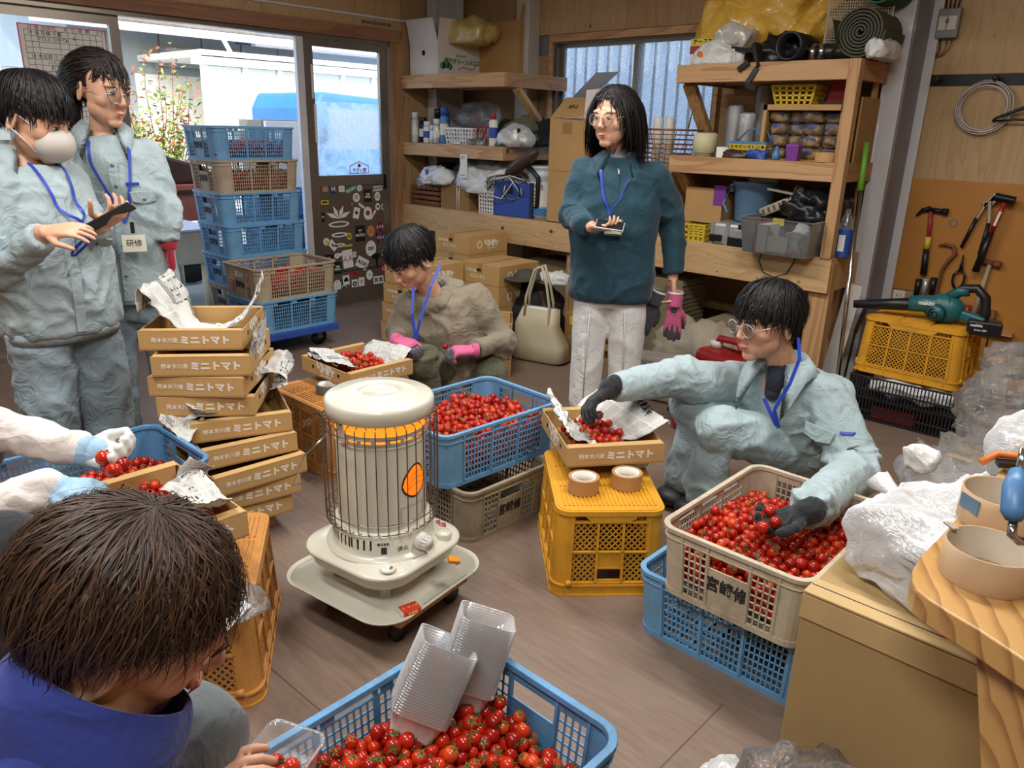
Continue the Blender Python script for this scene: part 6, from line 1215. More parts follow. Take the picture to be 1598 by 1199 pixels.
tm=MB().loft([rsq(.235,.10,.132),rsq(.24,.105,.138),rsq(.236,.10,.133),rsq(.205,.09,.116),rsq(.17,.07,.108),rsq(.10,.05,.106)],cap=False); tm.add(rsq(.10,.05,.106),[tuple(range(len(rsq(.1,.05,0))))]); tm.loft([rsq(.235,.10,.130),rsq(.205,.09,.111),rsq(.15,.06,.100)],cap=True); tm.build('tray','heater_enamel',h)
tk_=MB().loft([rsq(.10,.06,.165),rsq(.15,.08,.172),rsq(.178,.095,.195),rsq(.186,.10,.228),rsq(.196,.105,.232),rsq(.196,.105,.240),rsq(.19,.10,.245),rsq(.16,.09,.252),rsq(.12,.08,.257)],cap=True); tk_.build('fuel_tank','heater_enamel',h)
for a in (45,135,225,315):
    c_,s_=math.cos(math.radians(a)),math.sin(math.radians(a)); MB().bar((.15*c_,.15*s_,.105),(.15*c_,.15*s_,.18),.03,.012,up=(c_,s_,0)).build('leg','heater_grey',h)
MB().lathe([(.172,.252),(.170,.258),(.158,.262),(.152,.27),(.150,.325),(.145,.330),(.128,.332)],n=56).build('burner_base','heater_enamel',h)
MB().lathe([(.131,.330),(.131,.60)],n=56).lathe([(.1315,.345),(.1335,.347),(.1315,.350)],n=56).lathe([(.1315,.588),(.134,.591),(.1315,.595)],n=56).build('chimney','heater_enamel',h)
MB().lathe([(.130,.60),(.130,.668)],n=56).build('inner_glow_ring','flame_glow',h)
m=MB(); m.lathe([(.1325,.598),(.1325,.608)],n=56)
for i in range(20):
    a=2*PI*i/20; 
    m.bar((.1325*math.cos(a),.1325*math.sin(a),.606),(.1325*math.cos(a),.1325*math.sin(a),.617),.012,.002,up=(math.cos(a),math.sin(a),0))
m.lathe([(.1325,.615),(.1325,.628)],n=56); m.build('slotted_band','heater_grey',h)
MB().lathe([(.001,.719),(.05,.719),(.053,.7215),(.056,.7185),(.10,.716),(.106,.719),(.112,.716),(.147,.715),(.155,.710),(.158,.702),(.157,.668),(.15,.663),(.145,.668),(.001,.675)],n=64).build('top_plate','heater_enamel',h)
for a in (-95,25,145): 
    c_,s_=math.cos(math.radians(a)),math.sin(math.radians(a)); MB().bar((.135*c_,.135*s_,.60),(.148*c_,.148*s_,.672),.03,.004,up=(c_,s_,0)).build('cap_bracket','heater_enamel',h)
# wire guard
g=MB(); 
def ringz(r,z,rad=.0016,a0=0,a1=2*PI,n=60): g.tube([(r*math.cos(a),r*math.sin(a),z) for a in np.linspace(a0,a1,n,endpoint=(a1-a0<6))],rad,5,closed=a1-a0>6)
for z,r in ((.34,.166),(.372,.166),(.632,.166)): ringz(r,z)
for i in range(36):
    a=2*PI*i/36; c_,s_=math.cos(a),math.sin(a)
    g.tube([(.148*c_,.148*s_,.333),(.160*c_,.160*s_,.336),(.1665*c_,.1665*s_,.346),(.1675*c_,.1675*s_,.50),(.1665*c_,.1665*s_,.648),(.162*c_,.162*s_,.660),(.150*c_,.150*s_,.662)],.0019,5)
g.build('wire_guard','guard_wire',h)
MB().tube([(.15*math.cos(a),.15*math.sin(a)-.0,z) for a,z in ((-2.3,.62),(-2.45,.58),(-2.55,.5),(-2.6,.47))],.003,6).tube([(.166*math.cos(-1.9),.166*math.sin(-1.9),.62),(-.10,-.20,.56),(-.14,-.215,.46),(-.12,-.16,.46)],.0028,6).build('carry_handle','chrome',h)
# window
def cylpatch(m,r,a0,a1,f0,f1,n=16):
    vs=[]; 
    for i in range(n+1):
        a=a0+(a1-a0)*i/n; t=i/n; vs+= [(r*math.cos(a),r*math.sin(a),f0(t)),(r*math.cos(a),r*math.sin(a),f1(t))]
    m.add(vs,[(2*i,2*i+2,2*i+3,2*i+1) for i in range(n)],True); return m
fz0=lambda t:.468-.038*math.sin(PI*t)**.6; fz1=lambda t:.468+.045*math.sin(PI*t)**.6+.02*t*math.sin(PI*t)
cylpatch(MB(),.1322,-.36,.36,lambda t:fz0(t)-.006,lambda t:fz1(t)+.006).build('window_frame','dark_brown',h); cylpatch(MB(),.1328,-.33,.33,fz0,fz1).build('flame_window','flame_window',h)
m=MB()
for k in range(3): cylpatch(m,.1332,-.2+.06*k,.3,lambda t,k=k:.455+.018*k+.01*math.sin(3*t),lambda t,k=k:.4575+.018*k+.01*math.sin(3*t))
m.build('flame_mesh_lines','tag_orange',h)
m=MB(); cylpatch(m,.1325,.0-.38,.28,lambda t:.352,lambda t:.354); cylpatch(m,.1325,-.38,.28,lambda t:.40,lambda t:.402); 
for a in (-.38,.28): m.bar((.1325*math.cos(a),.1325*math.sin(a),.352),(.1325*math.cos(a),.1325*math.sin(a),.402),.002,.001,up=(math.cos(a),math.sin(a),0))
m.build('ignition_door','heater_grey',h)
m=MB()
for a in (-2.3,-2.2,-2.05,-1.95,-1.85,-1.72,-1.6,-1.5,-1.44,-1.3,-1.17,-1.04): m.bar((.1508*math.cos(a),.1508*math.sin(a),.279),(.1508*math.cos(a),.1508*math.sin(a),.316),.0055,.001,up=(math.cos(a),math.sin(a),0))
m.build('vent_slots','black_plastic',h); a=-.79; MB().bar((.151*math.cos(a),.151*math.sin(a),.272),(.151*math.cos(a),.151*math.sin(a),.295),.017,.002,up=(math.cos(a),math.sin(a),0)).build('sight_hole','black_plastic',h,bevel=.004)
a=-.80; lettering('震災自動',.009,'ink',h,(.1515*math.cos(a),.1515*math.sin(a),.305),(-math.sin(a),math.cos(a),0),(0,0,1)); a=-.42; lettering('消火',.018,'ink',h,(.1515*math.cos(a),.1515*math.sin(a),.283),(-math.sin(a),math.cos(a),0),(0,0,1))
m=MB(); cylpatch(m,.1512,-.62,.25,lambda t:.264,lambda t:.265); cylpatch(m,.1512,-.62,.25,lambda t:.319,lambda t:.320); m.build('control_panel_edge','heater_grey',h)
a=-.03; kx=Vector((math.cos(a),math.sin(a),0)); m=MB().cyl(kx*.148+Vector((0,0,.29)),kx*.172+Vector((0,0,.29)),.026,n=24); m.cyl(kx*.170+Vector((0,0,.29)),kx*.192+Vector((0,0,.29)),.019,.017,n=16)
for i in range(12): b=2*PI*i/12; s_=Vector((-kx.y,kx.x,0)); p=Vector((0,0,.29))+s_*(.019*math.cos(b))+Vector((0,0,.019*math.sin(b))); m.bar(kx*.172+p,kx*.19+p,.004,.004)
m.build('knob','white_plastic',h)
MB().lathe([(.001,.268),(.024,.268),(.026,.265),(.026,.25)],(.150,.105,0),24).build('filler_cap','heater_enamel',h); MB().lathe([(.02,.256),(.019,.2575),(.001,.2575)],(.148,-.135,0),24).lathe([(.0215,.252),(.0215,.259),(.019,.259),(.019,.256)],(.148,-.135,0),24).build('fuel_gauge','white_plastic',h)
m=MB(); 
for k in range(5): a=-.8+.4*k+.6; m.bar((.148+.006*math.cos(a),-.135+.006*math.sin(a),.2582),(.148+.015*math.cos(a),-.135+.015*math.sin(a),.2582),.0015,.0006)
m.build('gauge_marks','ink',h)
MB().box((.165,-.02,.2505),(.03,.075,.001),Matrix.Rotation(.18,3,'Y')).build('warning_label','paper',h); lettering('注意シール',.012,'ink',h,(.163,-.02,.2525),(0,1,0),(-1,0,.1)); lettering('灯油専用\n危険',.016,'sticker_r',h,(.10,.155,.2525),(-.7,.7,0),(-.7,-.7,0),bold=.0004)
MB().tube([(.205,.06,.215),(.235,.07,.20)],.003,6).bar((.215,.05,.22),(.24,.075,.215),.03,.012).build('orange_tag','tag_orange',h,bevel=.004)
MB().box((.205,.03,.1235),(.04,.2,.001),Matrix.Rotation(-.45,3,'Y')).build('instruction_label','grey_plastic',h); lettering('ご使用方法 点火 消火 注意',.012,'ink',h,(.2065,.03,.1255),(0,1,0),(-.9,0,-.43)); lettering('正しくお使いください',.010,'ink',h,(.195,.03,.1215),(0,1,0),(-.9,0,-.43))
t=thing('matchbox','red matchbox lying in the front corner of the heater tray','matchbox',(-1.469,1.187,0.128),math.radians(78)); MB().bb((-.028,-.019,0),(.028,.019,.016)).build('sleeve','match_red',t,bevel=.001); MB().bb((-.0285,-.017,.002),(.0285,.017,.014)).build('drawer','paper',t); lettering('☘ マッチ',.012,'sticker_y',t,(0,0,.0165),(1,0,0),(0,1,0)); lettering('お徳用',.010,'sticker_y',t,(0,-.0195,.008),(1,0,0),(0,0,1))
# ---- clear punnets in the front crate ----
glassy('punnet_clear',(1,1,1,1),.10,.17,spec=.45); 
def punnet_stack(label,loc,n,rot,s=.115,h=.045,pitch=.0055):
    t=thing('punnet_stack',label,'containers',loc,0,'nested clear punnets',rot)
    for k in range(n):
        m=MB(); z=k*pitch; R=lambda hf,r,zz:[Vector((x,y,zz)) for x,y in rrect(hf,hf,r,3)]
        m.loft([R(s/2-.016,.012,z),R(s/2-.005,.016,z+h),R(s/2,.018,z+h+.001),R(s/2,.018,z+h-.004)],cap=False)
        if k in (0,): m.add(R(s/2-.016,.012,z),[tuple(range(16))])
        m.build('punnet','punnet_clear',t)
    return t
punnet_stack('leaning stack of clear punnets, the left one in the front crate',(-0.934,0.749,0.345),26,(-.35,.42,.75))
punnet_stack('leaning stack of clear punnets, the right one against the crate corner',(-0.923,0.870,0.345),26,(-.30,.30,.72))
punnet_stack('single clear punnet of tomatoes held at the bottom edge',(-0.928,0.483,0.440),1,(.1,0,.4),s=.11)
for i,P_ in enumerate(((-0.933,0.470,0.465),(-0.907,0.484,0.465),(-0.905,0.465,0.465))): tomato(P_,('leftmost','rightmost','lowest')[i]+' tomato inside the clear punnet held at the bottom edge','tomatoes in the held punnet',random.Random(i))
# ---- right foreground: big carton, bag of punnets, wooden stool, tape cores ----
plain('box_kraft','#a88b5c',.85,0,.05,3,.1,180); plain('box_edge','#c2a473',.85,0,.05)
bx=thing('large_carton','large plain cardboard carton at the lower right','box',(0,0,0)); MB().bb((-.49,1.465,0),(.35,2.93,.53)).build('body','box_kraft',bx,bevel=.004)
MB().bb((-.491,1.462,.528),(.35,1.53,.534)).build('front_flap','box_edge',bx,bevel=.002); MB().bb((-.488,1.4985,.5335),(.35,1.5015,.5345)).build('flap_seam','ink',bx); MB().bb((-.491,1.461,.47),(.35,1.4655,.525)).build('clear_tape','box_edge',bx)
m=MB().bar((-.30,1.64,.531),(-.22,1.62,.531),.004,.001).bar((-.255,1.59,.531),(-.262,1.61,.531),.006,.001).bar((-.225,1.585,.531),(-.232,1.605,.531),.006,.001); m.build('pen_marks','ink',bx)
def squash(co): co=co.copy(); co[:,2]=np.where(co[:,2]>0,co[:,2]*(.9-.25*co[:,0]),co[:,2]); return co
pb=bag('bag_of_containers','big clear bag full of nested white trays on the large carton','bag',(-.235,1.77,.535),(.40,.48,.18),'cloudy_film',101,.014,9,sub=5,rz=-.35,boxy=.5,fn=None)
t=thing('container_stack','nested clear trays showing inside the big clear bag','containers',(-.255,1.80,.60),-.35)
for i in range(26): MB().bb((-.13,-.21+.0155*i,-.055),(.13,-.205+.0155*i,.06)).build('tray','cloudy_film',t,bevel=.01) if i%2==0 else None
MB().tube([(-.43,1.86,.60),(-.46,1.87,.63),(-.50,1.89,.645)],[.035,.016,.026],12).build('bag_knot','white_bag')
tag(bpy.data.objects['bag_knot'],'twisted knot of the big clear bag touching the cream crate','bag'); crumple(bpy.data.objects['bag_knot'],.008,30,1,4)
bag('bag_knot','knotted white corner of the second film bag','bag',(-0.463,2.084,0.620),(.08,.06,.07),'white_bag',105,.012); bag('plastic_bag','flat clear bag spread behind the big bag of trays','bag',(-0.390,2.272,0.535),(.30,.42,.10),'clear_film',103,.02); 
bag('plastic_bag','large crinkled clear bag at the right edge above the carton','bag',(-0.356,2.797,0.550),(.34,.5,.26),'clear_film',107,.03,7,sub=5); bag('plastic_bag','stiff clear sleeve standing in front of the crinkled bag','bag',(-0.284,2.425,0.550),(.16,.22,.22),'cloudy_film',108,.012); bag('plastic_bag','small white film twist on the far end of the carton','bag',(-0.406,2.733,0.535),(.05,.04,.03),'white_bag',109,.006)
bag('plastic_bag','clear plastic bag at the very bottom right','bag',(-0.331,1.298,0.120),(.22,.22,.15),'clear_film',110,.02,8,sub=5); bag('plastic_bag','corner of a white film bag at the bottom edge','bag',(-0.555,1.330,0.000),(.09,.09,.11),'cloudy_film',111,.015)
def slabwood():
    m=M('slab_pine'); v=m.coord(rot=(0,0,-.45)); sp=m.n('ShaderNodeSeparateXYZ'); m.l(v,sp.inputs[0]); n=m.noise(m.coord(scale=(6,1.0,3),rot=(0,0,-.45)),1.5,2,.4)
    q=m.math('ADD',m.math('MULTIPLY',sp.outputs[0],26),m.math('MULTIPLY',n,3.2)); q=m.math('ADD',q,m.math('MULTIPLY',sp.outputs[2],14)); w=m.ramp(m.math('FRACT',q),[(0,0),(.55,.15),(.92,1),(1,0)]); f=m.noise(m.coord(scale=(60,6,60),rot=(0,0,-.45)),2,3,.6)
    c=m.mix(m.math('MULTIPLY',w,.75),lin('#c3965a'),lin('#764620')); c=m.mix(m.math('MULTIPLY',f,.3),c,lin('#cfa468')); m.col(c); m.set(Roughness=.35,Coat_Weight=.3); m.bump(f,.06)
slabwood()
st=thing('wooden_stool','varnished pine stool with a rounded thick seat at the right edge','stool',(0,0,0)); pl=[p[:2] for p in ((-0.269,1.333,0.720),(-0.280,1.371,0.720),(-0.284,1.429,0.720),(-0.280,1.518,0.720),(-0.277,1.677,0.720),(-0.272,1.909,0.720),(-0.267,2.216,0.720),(-0.256,2.923,0.720),(-0.071,2.375,0.720),(0.020,1.640,0.720),(0.051,1.140,0.720),(-0.027,1.198,0.720),(-0.080,1.223,0.720),(-0.145,1.255,0.720),(-0.196,1.274,0.720),(-0.231,1.290,0.720),(-0.254,1.306,0.720))]
MB().prism(pl,.672,.72,'xy').build('seat','slab_pine',st,bevel=.004,seg=3)
V3=Vector
def slab(a,b,c,d,n,nm): MB().add([a,b,c,d,a+n,b+n,c+n,d+n],[(0,1,2,3),(7,6,5,4),(0,4,5,1),(1,5,6,2),(2,6,7,3),(3,7,4,0)]).build(nm,'slab_pine',st,bevel=.003)
slab(V3((-.155,1.30,.672)),V3((.10,1.16,.672)),V3((.20,1.11,0)),V3((.03,1.19,0)),V3((.015,.03,0)),'leg')
slab(V3((.02,1.97,.672)),V3((.24,1.90,.672)),V3((.40,1.93,0)),V3((.36,2.0,0)),V3((.015,.03,0)),'leg')
plain('core_card','#b99a77',.7,0,.04); plain('core_in','#cfcabf',.6,0,.03)
def core(l,x,y,R_,h,z=.7205,rot=None):
    t=thing('cardboard_ring',l,'ring',(x,y,z),0,rot=rot); MB().lathe([(R_,0),(R_,h),(R_-.004,h),(R_-.004,0),(R_,0)],n=56).build('outer_wall','core_card',t); MB().lathe([(R_-.0042,.0),(R_-.0042,h)],n=56).build('inner_wall','core_in',t); return t
t=core('nearer wide cardboard ring on the pine stool',*((-0.182,1.435,0.721)[:2]),.072,.062); MB().bar((-.066,.02,.066),(-.06,.01,.03),.012,.004).bar((-.08,.03,.064),(-.058,.01,.066),.012,.003).build('metal_clip','calyx_green' if 0 else 'tan_case',t)
t=core('farther wide cardboard ring with torn label on the pine stool',*((-0.210,1.687,0.721)[:2]),.078,.066)
MB().bar((-.068,-.045,.045),(-.03,-.075,.045),.03,.002,up=(-.5,-.8,0)).build('torn_label','bucket_blue',t)
t=thing('tape_dispenser','blue gripped wire tool lying over the rings at the right edge','tool',(0,0,0)); MB().tube([(-0.142,1.193,1.050),(-0.138,1.180,1.012)],.006,8).build('wire','chrome',t); MB().tube([(-0.141,1.180,1.021),(-0.137,1.162,1.004),(-0.128,1.131,0.980),(-0.126,1.129,0.970)],[.010,.016,.016,.010],14).build('grip','blue_plastic',t); MB().tube([(-0.126,1.129,0.970),(-0.122,1.111,0.957),(-0.113,1.116,0.949),(-0.104,1.125,0.948)],.006,8).build('wire','chrome',t)
t=thing('orange_cutter','orange and black tape cutter behind the rings','tool',(-0.260,1.974,0.735),.3); MB().tube([(-.05,0,.0),(-.02,.02,.02),(.05,.03,.02),(.1,.02,.0)],.009,8).build('orange_frame','orange_plastic',t); MB().bar((-.02,0,.005),(.05,.01,.008),.03,.012).build('blade_body','black_plastic',t)

# ================= people =================
def skinmat():
    m=M('skin'); v=m.coord(); f=m.noise(v,14,4,.6); m.col(m.ramp(f,[(.3,lin('#d09a7d')),(.7,lin('#e3b597'))])); m.set(Roughness=.48); m.b.inputs['Subsurface Weight'].default_value=.12; m.b.inputs['Subsurface Radius'].default_value=(.012,.005,.003); m.b.inputs['Subsurface Scale'].default_value=1.0; m.bump(m.noise(v,180,3),.08)
skinmat()
def hairmat(name,c1,c2,rough=.55):
    m=M(name); r=m.n('ShaderNodeNewGeometry').outputs['Random Per Island']; m.col(m.ramp(r,[(0,lin(c1)),(.8,lin(c2)),(1,lin(c2))])); m.set(Roughness=rough); m.b.inputs['Specular IOR Level'].default_value=.35
hairmat('hair_black','#0d0b0c','#1d191a'); hairmat('hair_dark','#120e0d','#2b211e'); hairmat('hair_brown','#1e1410','#4c3627',.5)
cloth('workwear','#a3b4b8',fold=.55,dark=.86); cloth('workwear_bright','#a9bdc1',fold=.55,dark=.86); cloth('workwear_pants','#93a5ae',fold=.6,dark=.84); cloth('teal_jacket','#17404f',fold=.35,dark=.8); cloth('white_cotton','#dddcda',fold=.35,dark=.93); cloth('khaki_shell','#857a67',fold=.6,dark=.82); cloth('olive_pants','#5c5a43',fold=.7,dark=.78)
cloth('royal_blue','#1f2f7c',fold=.4,dark=.7); cloth('white_sleeve','#dcd3cd',fold=.5,dark=.88); cloth('dark_trouser','#16171d',fold=.4,dark=.8); cloth('grey_knit','#8f9096',fold=.2,dark=.85); cloth('navy_shirt','#1b2334',fold=.4,dark=.8); cloth('grey_pants','#646c70',fold=.4,dark=.85)
cloth('pink_glove','#cf5f8c',fold=.4,dark=.85); cloth('grey_glove','#43464a',fold=.3,dark=.8); cloth('black_glove','#1c1e22',fold=.4,dark=.8); cloth('red_glove','#a3182a',fold=.4,dark=.8); cloth('blue_glove','#9dbfd8',fold=.4,dark=.88); cloth('white_glove','#dfe0dc',fold=.4,dark=.88)
plain('lanyard_blue','#1f3fae',.5,0,.03); plain('eye_white','#e8e4de',.2,0,.0); plain('iris_dark','#1b120e',.15,0,0); plain('lip','#bb7466',.5,0,.03); plain('mask_cloth','#c9c4bb',.8,0,.03,12,.1,60); plain('badge_card','#e9e6cf',.5,0,.02); plain('shoe_black','#1b1a1c',.5,0,.05); plain('shoe_white','#dcdad6',.6,0,.04); plain('button_grey','#6f7a80',.4,.2,.02); plain('yellow_glove','#dbd6a0',.6,0,.05)
glassy('lens_clear',(1,1,1,1),.03,.02)
V=Vector
def limb(m,pts,rad,n=14,end=True):
    pts=[V(p) for p in pts]; rad=list(rad) if isinstance(rad,(list,tuple)) else [rad]*len(pts)
    m.tube(pts,rad,n)
    for i,(p,r) in enumerate(zip(pts,rad)):
        if end or i<len(pts)-1: m.sphere(p,r*.985,n,8)
from mathutils.bvhtree import BVHTree
def bvh(o):
    return BVHTree.FromPolygons([v.co.copy() for v in o.data.vertices],[tuple(p.vertices) for p in o.data.polygons])
def stick(B_,p,off=.003):
    co,n,_,_=B_.find_nearest(V(p)); return co+n*off,n
def ribbon(P,name,mat,pts,w,B_,off=.003,th=.0015,dens=12):
    """strip of webbing or seam laid on a garment surface"""
    q=[]; 
    for a,b in zip(pts,pts[1:]):
        for i in range(dens): q.append(V(a).lerp(V(b),i/dens))
    q.append(V(pts[-1])); pp=[stick(B_,x,off) for x in q]; c=[x[0] for x in pp]; n=[x[1] for x in pp]
    for _ in range(2): c=[c[0]]+[(c[i-1]+c[i]*2+c[i+1])/4 for i in range(1,len(c)-1)]+[c[-1]]; n=[n[0]]+[(n[i-1]+n[i]+n[i+1]).normalized() for i in range(1,len(n)-1)]+[n[-1]]
    rg=[]
    for i in range(len(c)):
        t=(c[min(i+1,len(c)-1)]-c[max(i-1,0)]).normalized(); sd=t.cross(n[i]).normalized()*w/2; k=n[i]*th
        rg.append([c[i]-sd,c[i]+sd,c[i]+sd+k,c[i]-sd+k])
    return MB().loft(rg,smooth=False).build(name,mat,P)

def rings_torso(m,spec,s,n=28):
    """spec: list of (centre, half width, half depth, shift); s: sideways unit vector"""
    rg=[]; 
    for i,(c,w,d,*e) in enumerate(spec):
        c=V(c); a=V(spec[min(i+1,len(spec)-1)][0])-V(spec[max(i-1,0)][0]); a.normalize(); x=(s-a*s.dot(a)).normalized(); y=a.cross(x); r=[]
        for k in range(n):
            t=2*PI*k/n; ct,st=math.cos(t),math.sin(t); ct=math.copysign(abs(ct)**.85,ct); st=math.copysign(abs(st)**.85,st)
            r.append(c+x*w*ct+y*d*st)
        rg.append(r)
    m.loft(rg)
def mesh_obj(m,name,mat,parent,vox,smooth=4,adapt=0):
    o=m.build(name,mat,None); remesh(o,vox,smooth,adapt); o.parent=parent; return o
def head_frame(c,face,up,scale=1.0):
    """matrix taking head space (face -Y, up Z) to the world"""
    f=V(face).normalized(); u=V(up); r=f.cross(u).normalized()*-1; r=u.cross(f*-1).normalized() if 0 else f.cross(u).normalized(); u=r.cross(f).normalized()
    x=-r  # keep a right handed frame: x = up x face... face is -Y
    x=(-f).cross(u)*-1; x=u.cross(f)*1.0; y=-f; x=y.cross(u)
    M4=Matrix(((x.x,y.x,u.x,c[0]),(x.y,y.y,u.y,c[1]),(x.z,y.z,u.z,c[2]),(0,0,0,1)))
    return M4@Matrix.Scale(scale,4)
def head_shapes(m,H,mask=False):
    m.T=H
    m.sphere((0,.020,.036),.094,24,16,(.82,1.0,.92)); m.sphere((0,-.024,-.006),.080,24,16,(.85,.80,1.04)); m.sphere((0,-.022,-.056),.060,20,12,(.98,.92,.88))
    m.sphere((0,-.062,-.094),.021,14,10,(1.25,.9,.8)); m.sphere((0,-.055,-.07),.03,14,10,(1.2,.8,.9))
    for s in (-1,1):
        m.sphere((s*.037,-.046,-.020),.029,14,10); m.sphere((s*.040,-.018,-.050),.032,12,8,(.8,1,1.1)); m.sphere((s*.0095,-.092,-.029),.0072,10,8,(1,1,.8))
        m.sphere((s*.030,-.068,.028),.016,12,8,(1.5,.7,.6)); m.sphere((s*.036,-.030,-.054),.029,14,10,(.9,1,1.15))
        c=V((s*.077,.014,-.008)); R=Matrix.Rotation(s*.35,3,'Z')
        m.tube([c+R@V((0,.014*math.cos(a)-.003*math.sin(a),.029*math.sin(a)*(1 if math.sin(a)>0 else 1.05))) for a in np.linspace(0,2*PI,16,endpoint=False)],.0048,8,closed=True); m.sphere(c-V((s*.004,0,0)),.018,12,8,(.25,.7,1.3))
    m.tube([(0,-.080,.022),(0,-.091,-.006),(0,-.099,-.026),(0,-.092,-.034)],[.007,.0085,.0105,.008],12)
    m.sphere((0,-.0875,-.0555),.012,14,8,(1.7,.45,.36)); m.sphere((0,-.0860,-.0635),.011,14,8,(1.4,.5,.42))
    m.T=None
def face_parts(P,H,lidded=.5,brow='hair_black',eyes=True,mouth=True):
    T=H
    for s in (-1,1):
        m=MB(); m.T=T; m.sphere((s*.031,-.0780,.004),.0105,14,8,(1.3,.52,.45*lidded+.2)); m.build('eye','eye_white',P)
        m=MB(); m.T=T; m.sphere((s*.030,-.0832,.0035),.0064,12,8,(1,.5,.9*(lidded*.5+.4))); m.build('iris','iris_dark',P)
        m=MB(); m.T=T; m.tube([(s*.016,-.0825,.004),(s*.024,-.0868,.009),(s*.034,-.0855,.0102),(s*.045,-.078,.005)],[.0008,.0016,.0016,.0008],6).build('eyelid_line',brow,P)
        m=MB(); m.T=T; m.tube([(s*.014,-.0895,.021),(s*.028,-.0905,.026),(s*.046,-.078,.022)],[.0016,.0030,.0012],6).build('eyebrow',brow,P)
    if mouth:
        m=MB(); m.T=T; m.tube([(-.021,-.0865,-.0595),(-.010,-.0945,-.0575),(0,-.0960,-.0590),(.010,-.0945,-.0575),(.021,-.0865,-.0595)],[.0007,.0018,.0020,.0018,.0007],8).tube([(-.016,-.089,-.0640),(0,-.0945,-.0665),(.016,-.089,-.0640)],[.0008,.0024,.0008],8).build('lips','lip',P)
def hair(P,H,name,mat,n,length,width=.0028,whorl=(0,.07,.12),front=.062,nape=-.075,grav=.45,lift=(1.02,1.10),steps=13,seed=0,clump=16,messy=.25,side=-.015,cap=True,fall=None,part=None,curl=0.0,hug=0.0,capmat=None):
    """locks combed out from the crown over the skull: length(root)-> metres; ribbons built in head space"""
    rs=np.random.RandomState(seed); C=np.array((0,.020,.036)); Rr=np.array((.082,.100,.092)); Wp=np.array(whorl)
    d=rs.randn(n*6,3); d/=np.linalg.norm(d,axis=1)[:,None]; p=C+d*Rr*1.0
    y=p[:,1]; z=p[:,2]; t=np.clip((y+.08)/.17,0,1) # 0 front .. 1 back
    low=np.where(y<-.02,front,np.where(y<.045,side+(front-side)*np.clip((.0-y)/.02,0,1)*1.0,nape)); low=np.where((y>=-.02)&(y<.0),front+(side-front)*(y+.02)/.02,low); low=np.where((y>=.0)&(y<.04),side,low); low=np.where((y>=.04),side+(nape-side)*np.clip((y-.04)/.03,0,1),low)
    keep=z>low; p=p[keep][:n]; n=len(p)
    gi=rs.randint(0,max(1,n//clump),n); order=np.zeros(n//clump+1,int); order[gi]=np.arange(n)
    L=length(p)*rs.uniform(.82,1.05,n); ds=(L/steps)[:,None]
    lf=rs.uniform(lift[0],lift[1],n)[:,None]
    out=(p-C)/Rr; out/=np.linalg.norm(out,axis=1)[:,None]
    v=p-Wp; v-=out*(v*out).sum(1)[:,None]; v/=np.linalg.norm(v,axis=1)[:,None]+1e-6
    if part is not None: # side parting: comb away from the part plane
        sgn=np.sign(p[:,0]-part)[:,None]; v=v*.5+np.concatenate([sgn*.9,np.zeros((n,1)),-.2*np.ones((n,1))],1)
    v+=rs.randn(n,3)*messy*.35; pts=[p.copy()]; q=p.copy(); G=np.array((0,0,-1.)); 
    ph=rs.uniform(0,6.28,n)
    for k in range(steps):
        v=v+G*grav*(.35+k/steps); 
        if fall is not None: v=v+fall(q)*.3
        if curl: v=v+curl*np.stack([np.sin(ph+k*.9),np.cos(ph*1.3+k*.8),0*ph],1)
        v/=np.linalg.norm(v,axis=1)[:,None]+1e-6
        q=q+v*ds; e=(q-C)/(Rr*(1+(lf-1)*min(1,(k+1)/3))); r=np.linalg.norm(e,axis=1)
        ins=(r<1)&(q[:,2]>-.055); e2=e/r[:,None]; q=np.where(ins[:,None],C+e2*(Rr*(1+(lf-1)*min(1,(k+1)/3))),q)
        if hug: sf=C+e2*(Rr*(1+(lf-1)*min(1,(k+1)/3))); hw=hug*(q[:,2]>-.07)[:,None]; q=q*(1-hw)+sf*hw
        nn=e2; vn=(v*nn).sum(1)[:,None]; v=np.where((ins[:,None])&(vn<0),v-nn*vn,v)
        pts.append(q.copy())
    S=np.stack(pts,1) # n,steps+1,3
    g=order[gi]; w=np.linspace(0,.55,steps+1)[None,:,None]; S=S*(1-w)+(S[g]+ (S[:,:1]-S[g][:,:1])*.35)*w
    tan=np.gradient(S,axis=1); nr=(S-C)/Rr**2; nr/=np.linalg.norm(nr,axis=2)[:,:,None]+1e-9
    sd=np.cross(tan,nr); sd/=np.linalg.norm(sd,axis=2)[:,:,None]+1e-9
    tw=np.interp(np.linspace(0,1,steps+1),[0,.15,.7,1],[.6,1,.8,.08])[None,:,None]*width*rs.uniform(.6,1.3,(n,1,1))
    a=S-sd*tw/2; b=S+sd*tw/2; c=S+nr*tw*.22 # shallow three edged lock
    Vx=np.stack([a,c,b],2).reshape(-1,3); k=steps+1; base=(np.arange(n)*k*3)[:,None,None]; i=np.arange(steps)[None,:,None]*3
    f1=base+i+np.array([0,1,4,3]); f2=base+i+np.array([1,2,5,4]); F=np.concatenate([f1.reshape(-1,4),f2.reshape(-1,4)])
    A=np.array(H); Vw=Vx@A[:3,:3].T+A[:3,3]
    me=bpy.data.meshes.new(name); me.vertices.add(len(Vw)); me.vertices.foreach_set('co',Vw.ravel()); me.loops.add(len(F)*4); me.loops.foreach_set('vertex_index',F.ravel().astype(np.int32)); me.polygons.add(len(F)); me.polygons.foreach_set('loop_start',np.arange(len(F))*4); me.update(calc_edges=True); me.validate()
    me.polygons.foreach_set('use_smooth',np.ones(len(me.polygons),bool))
    o=link(name,me,mat,P)
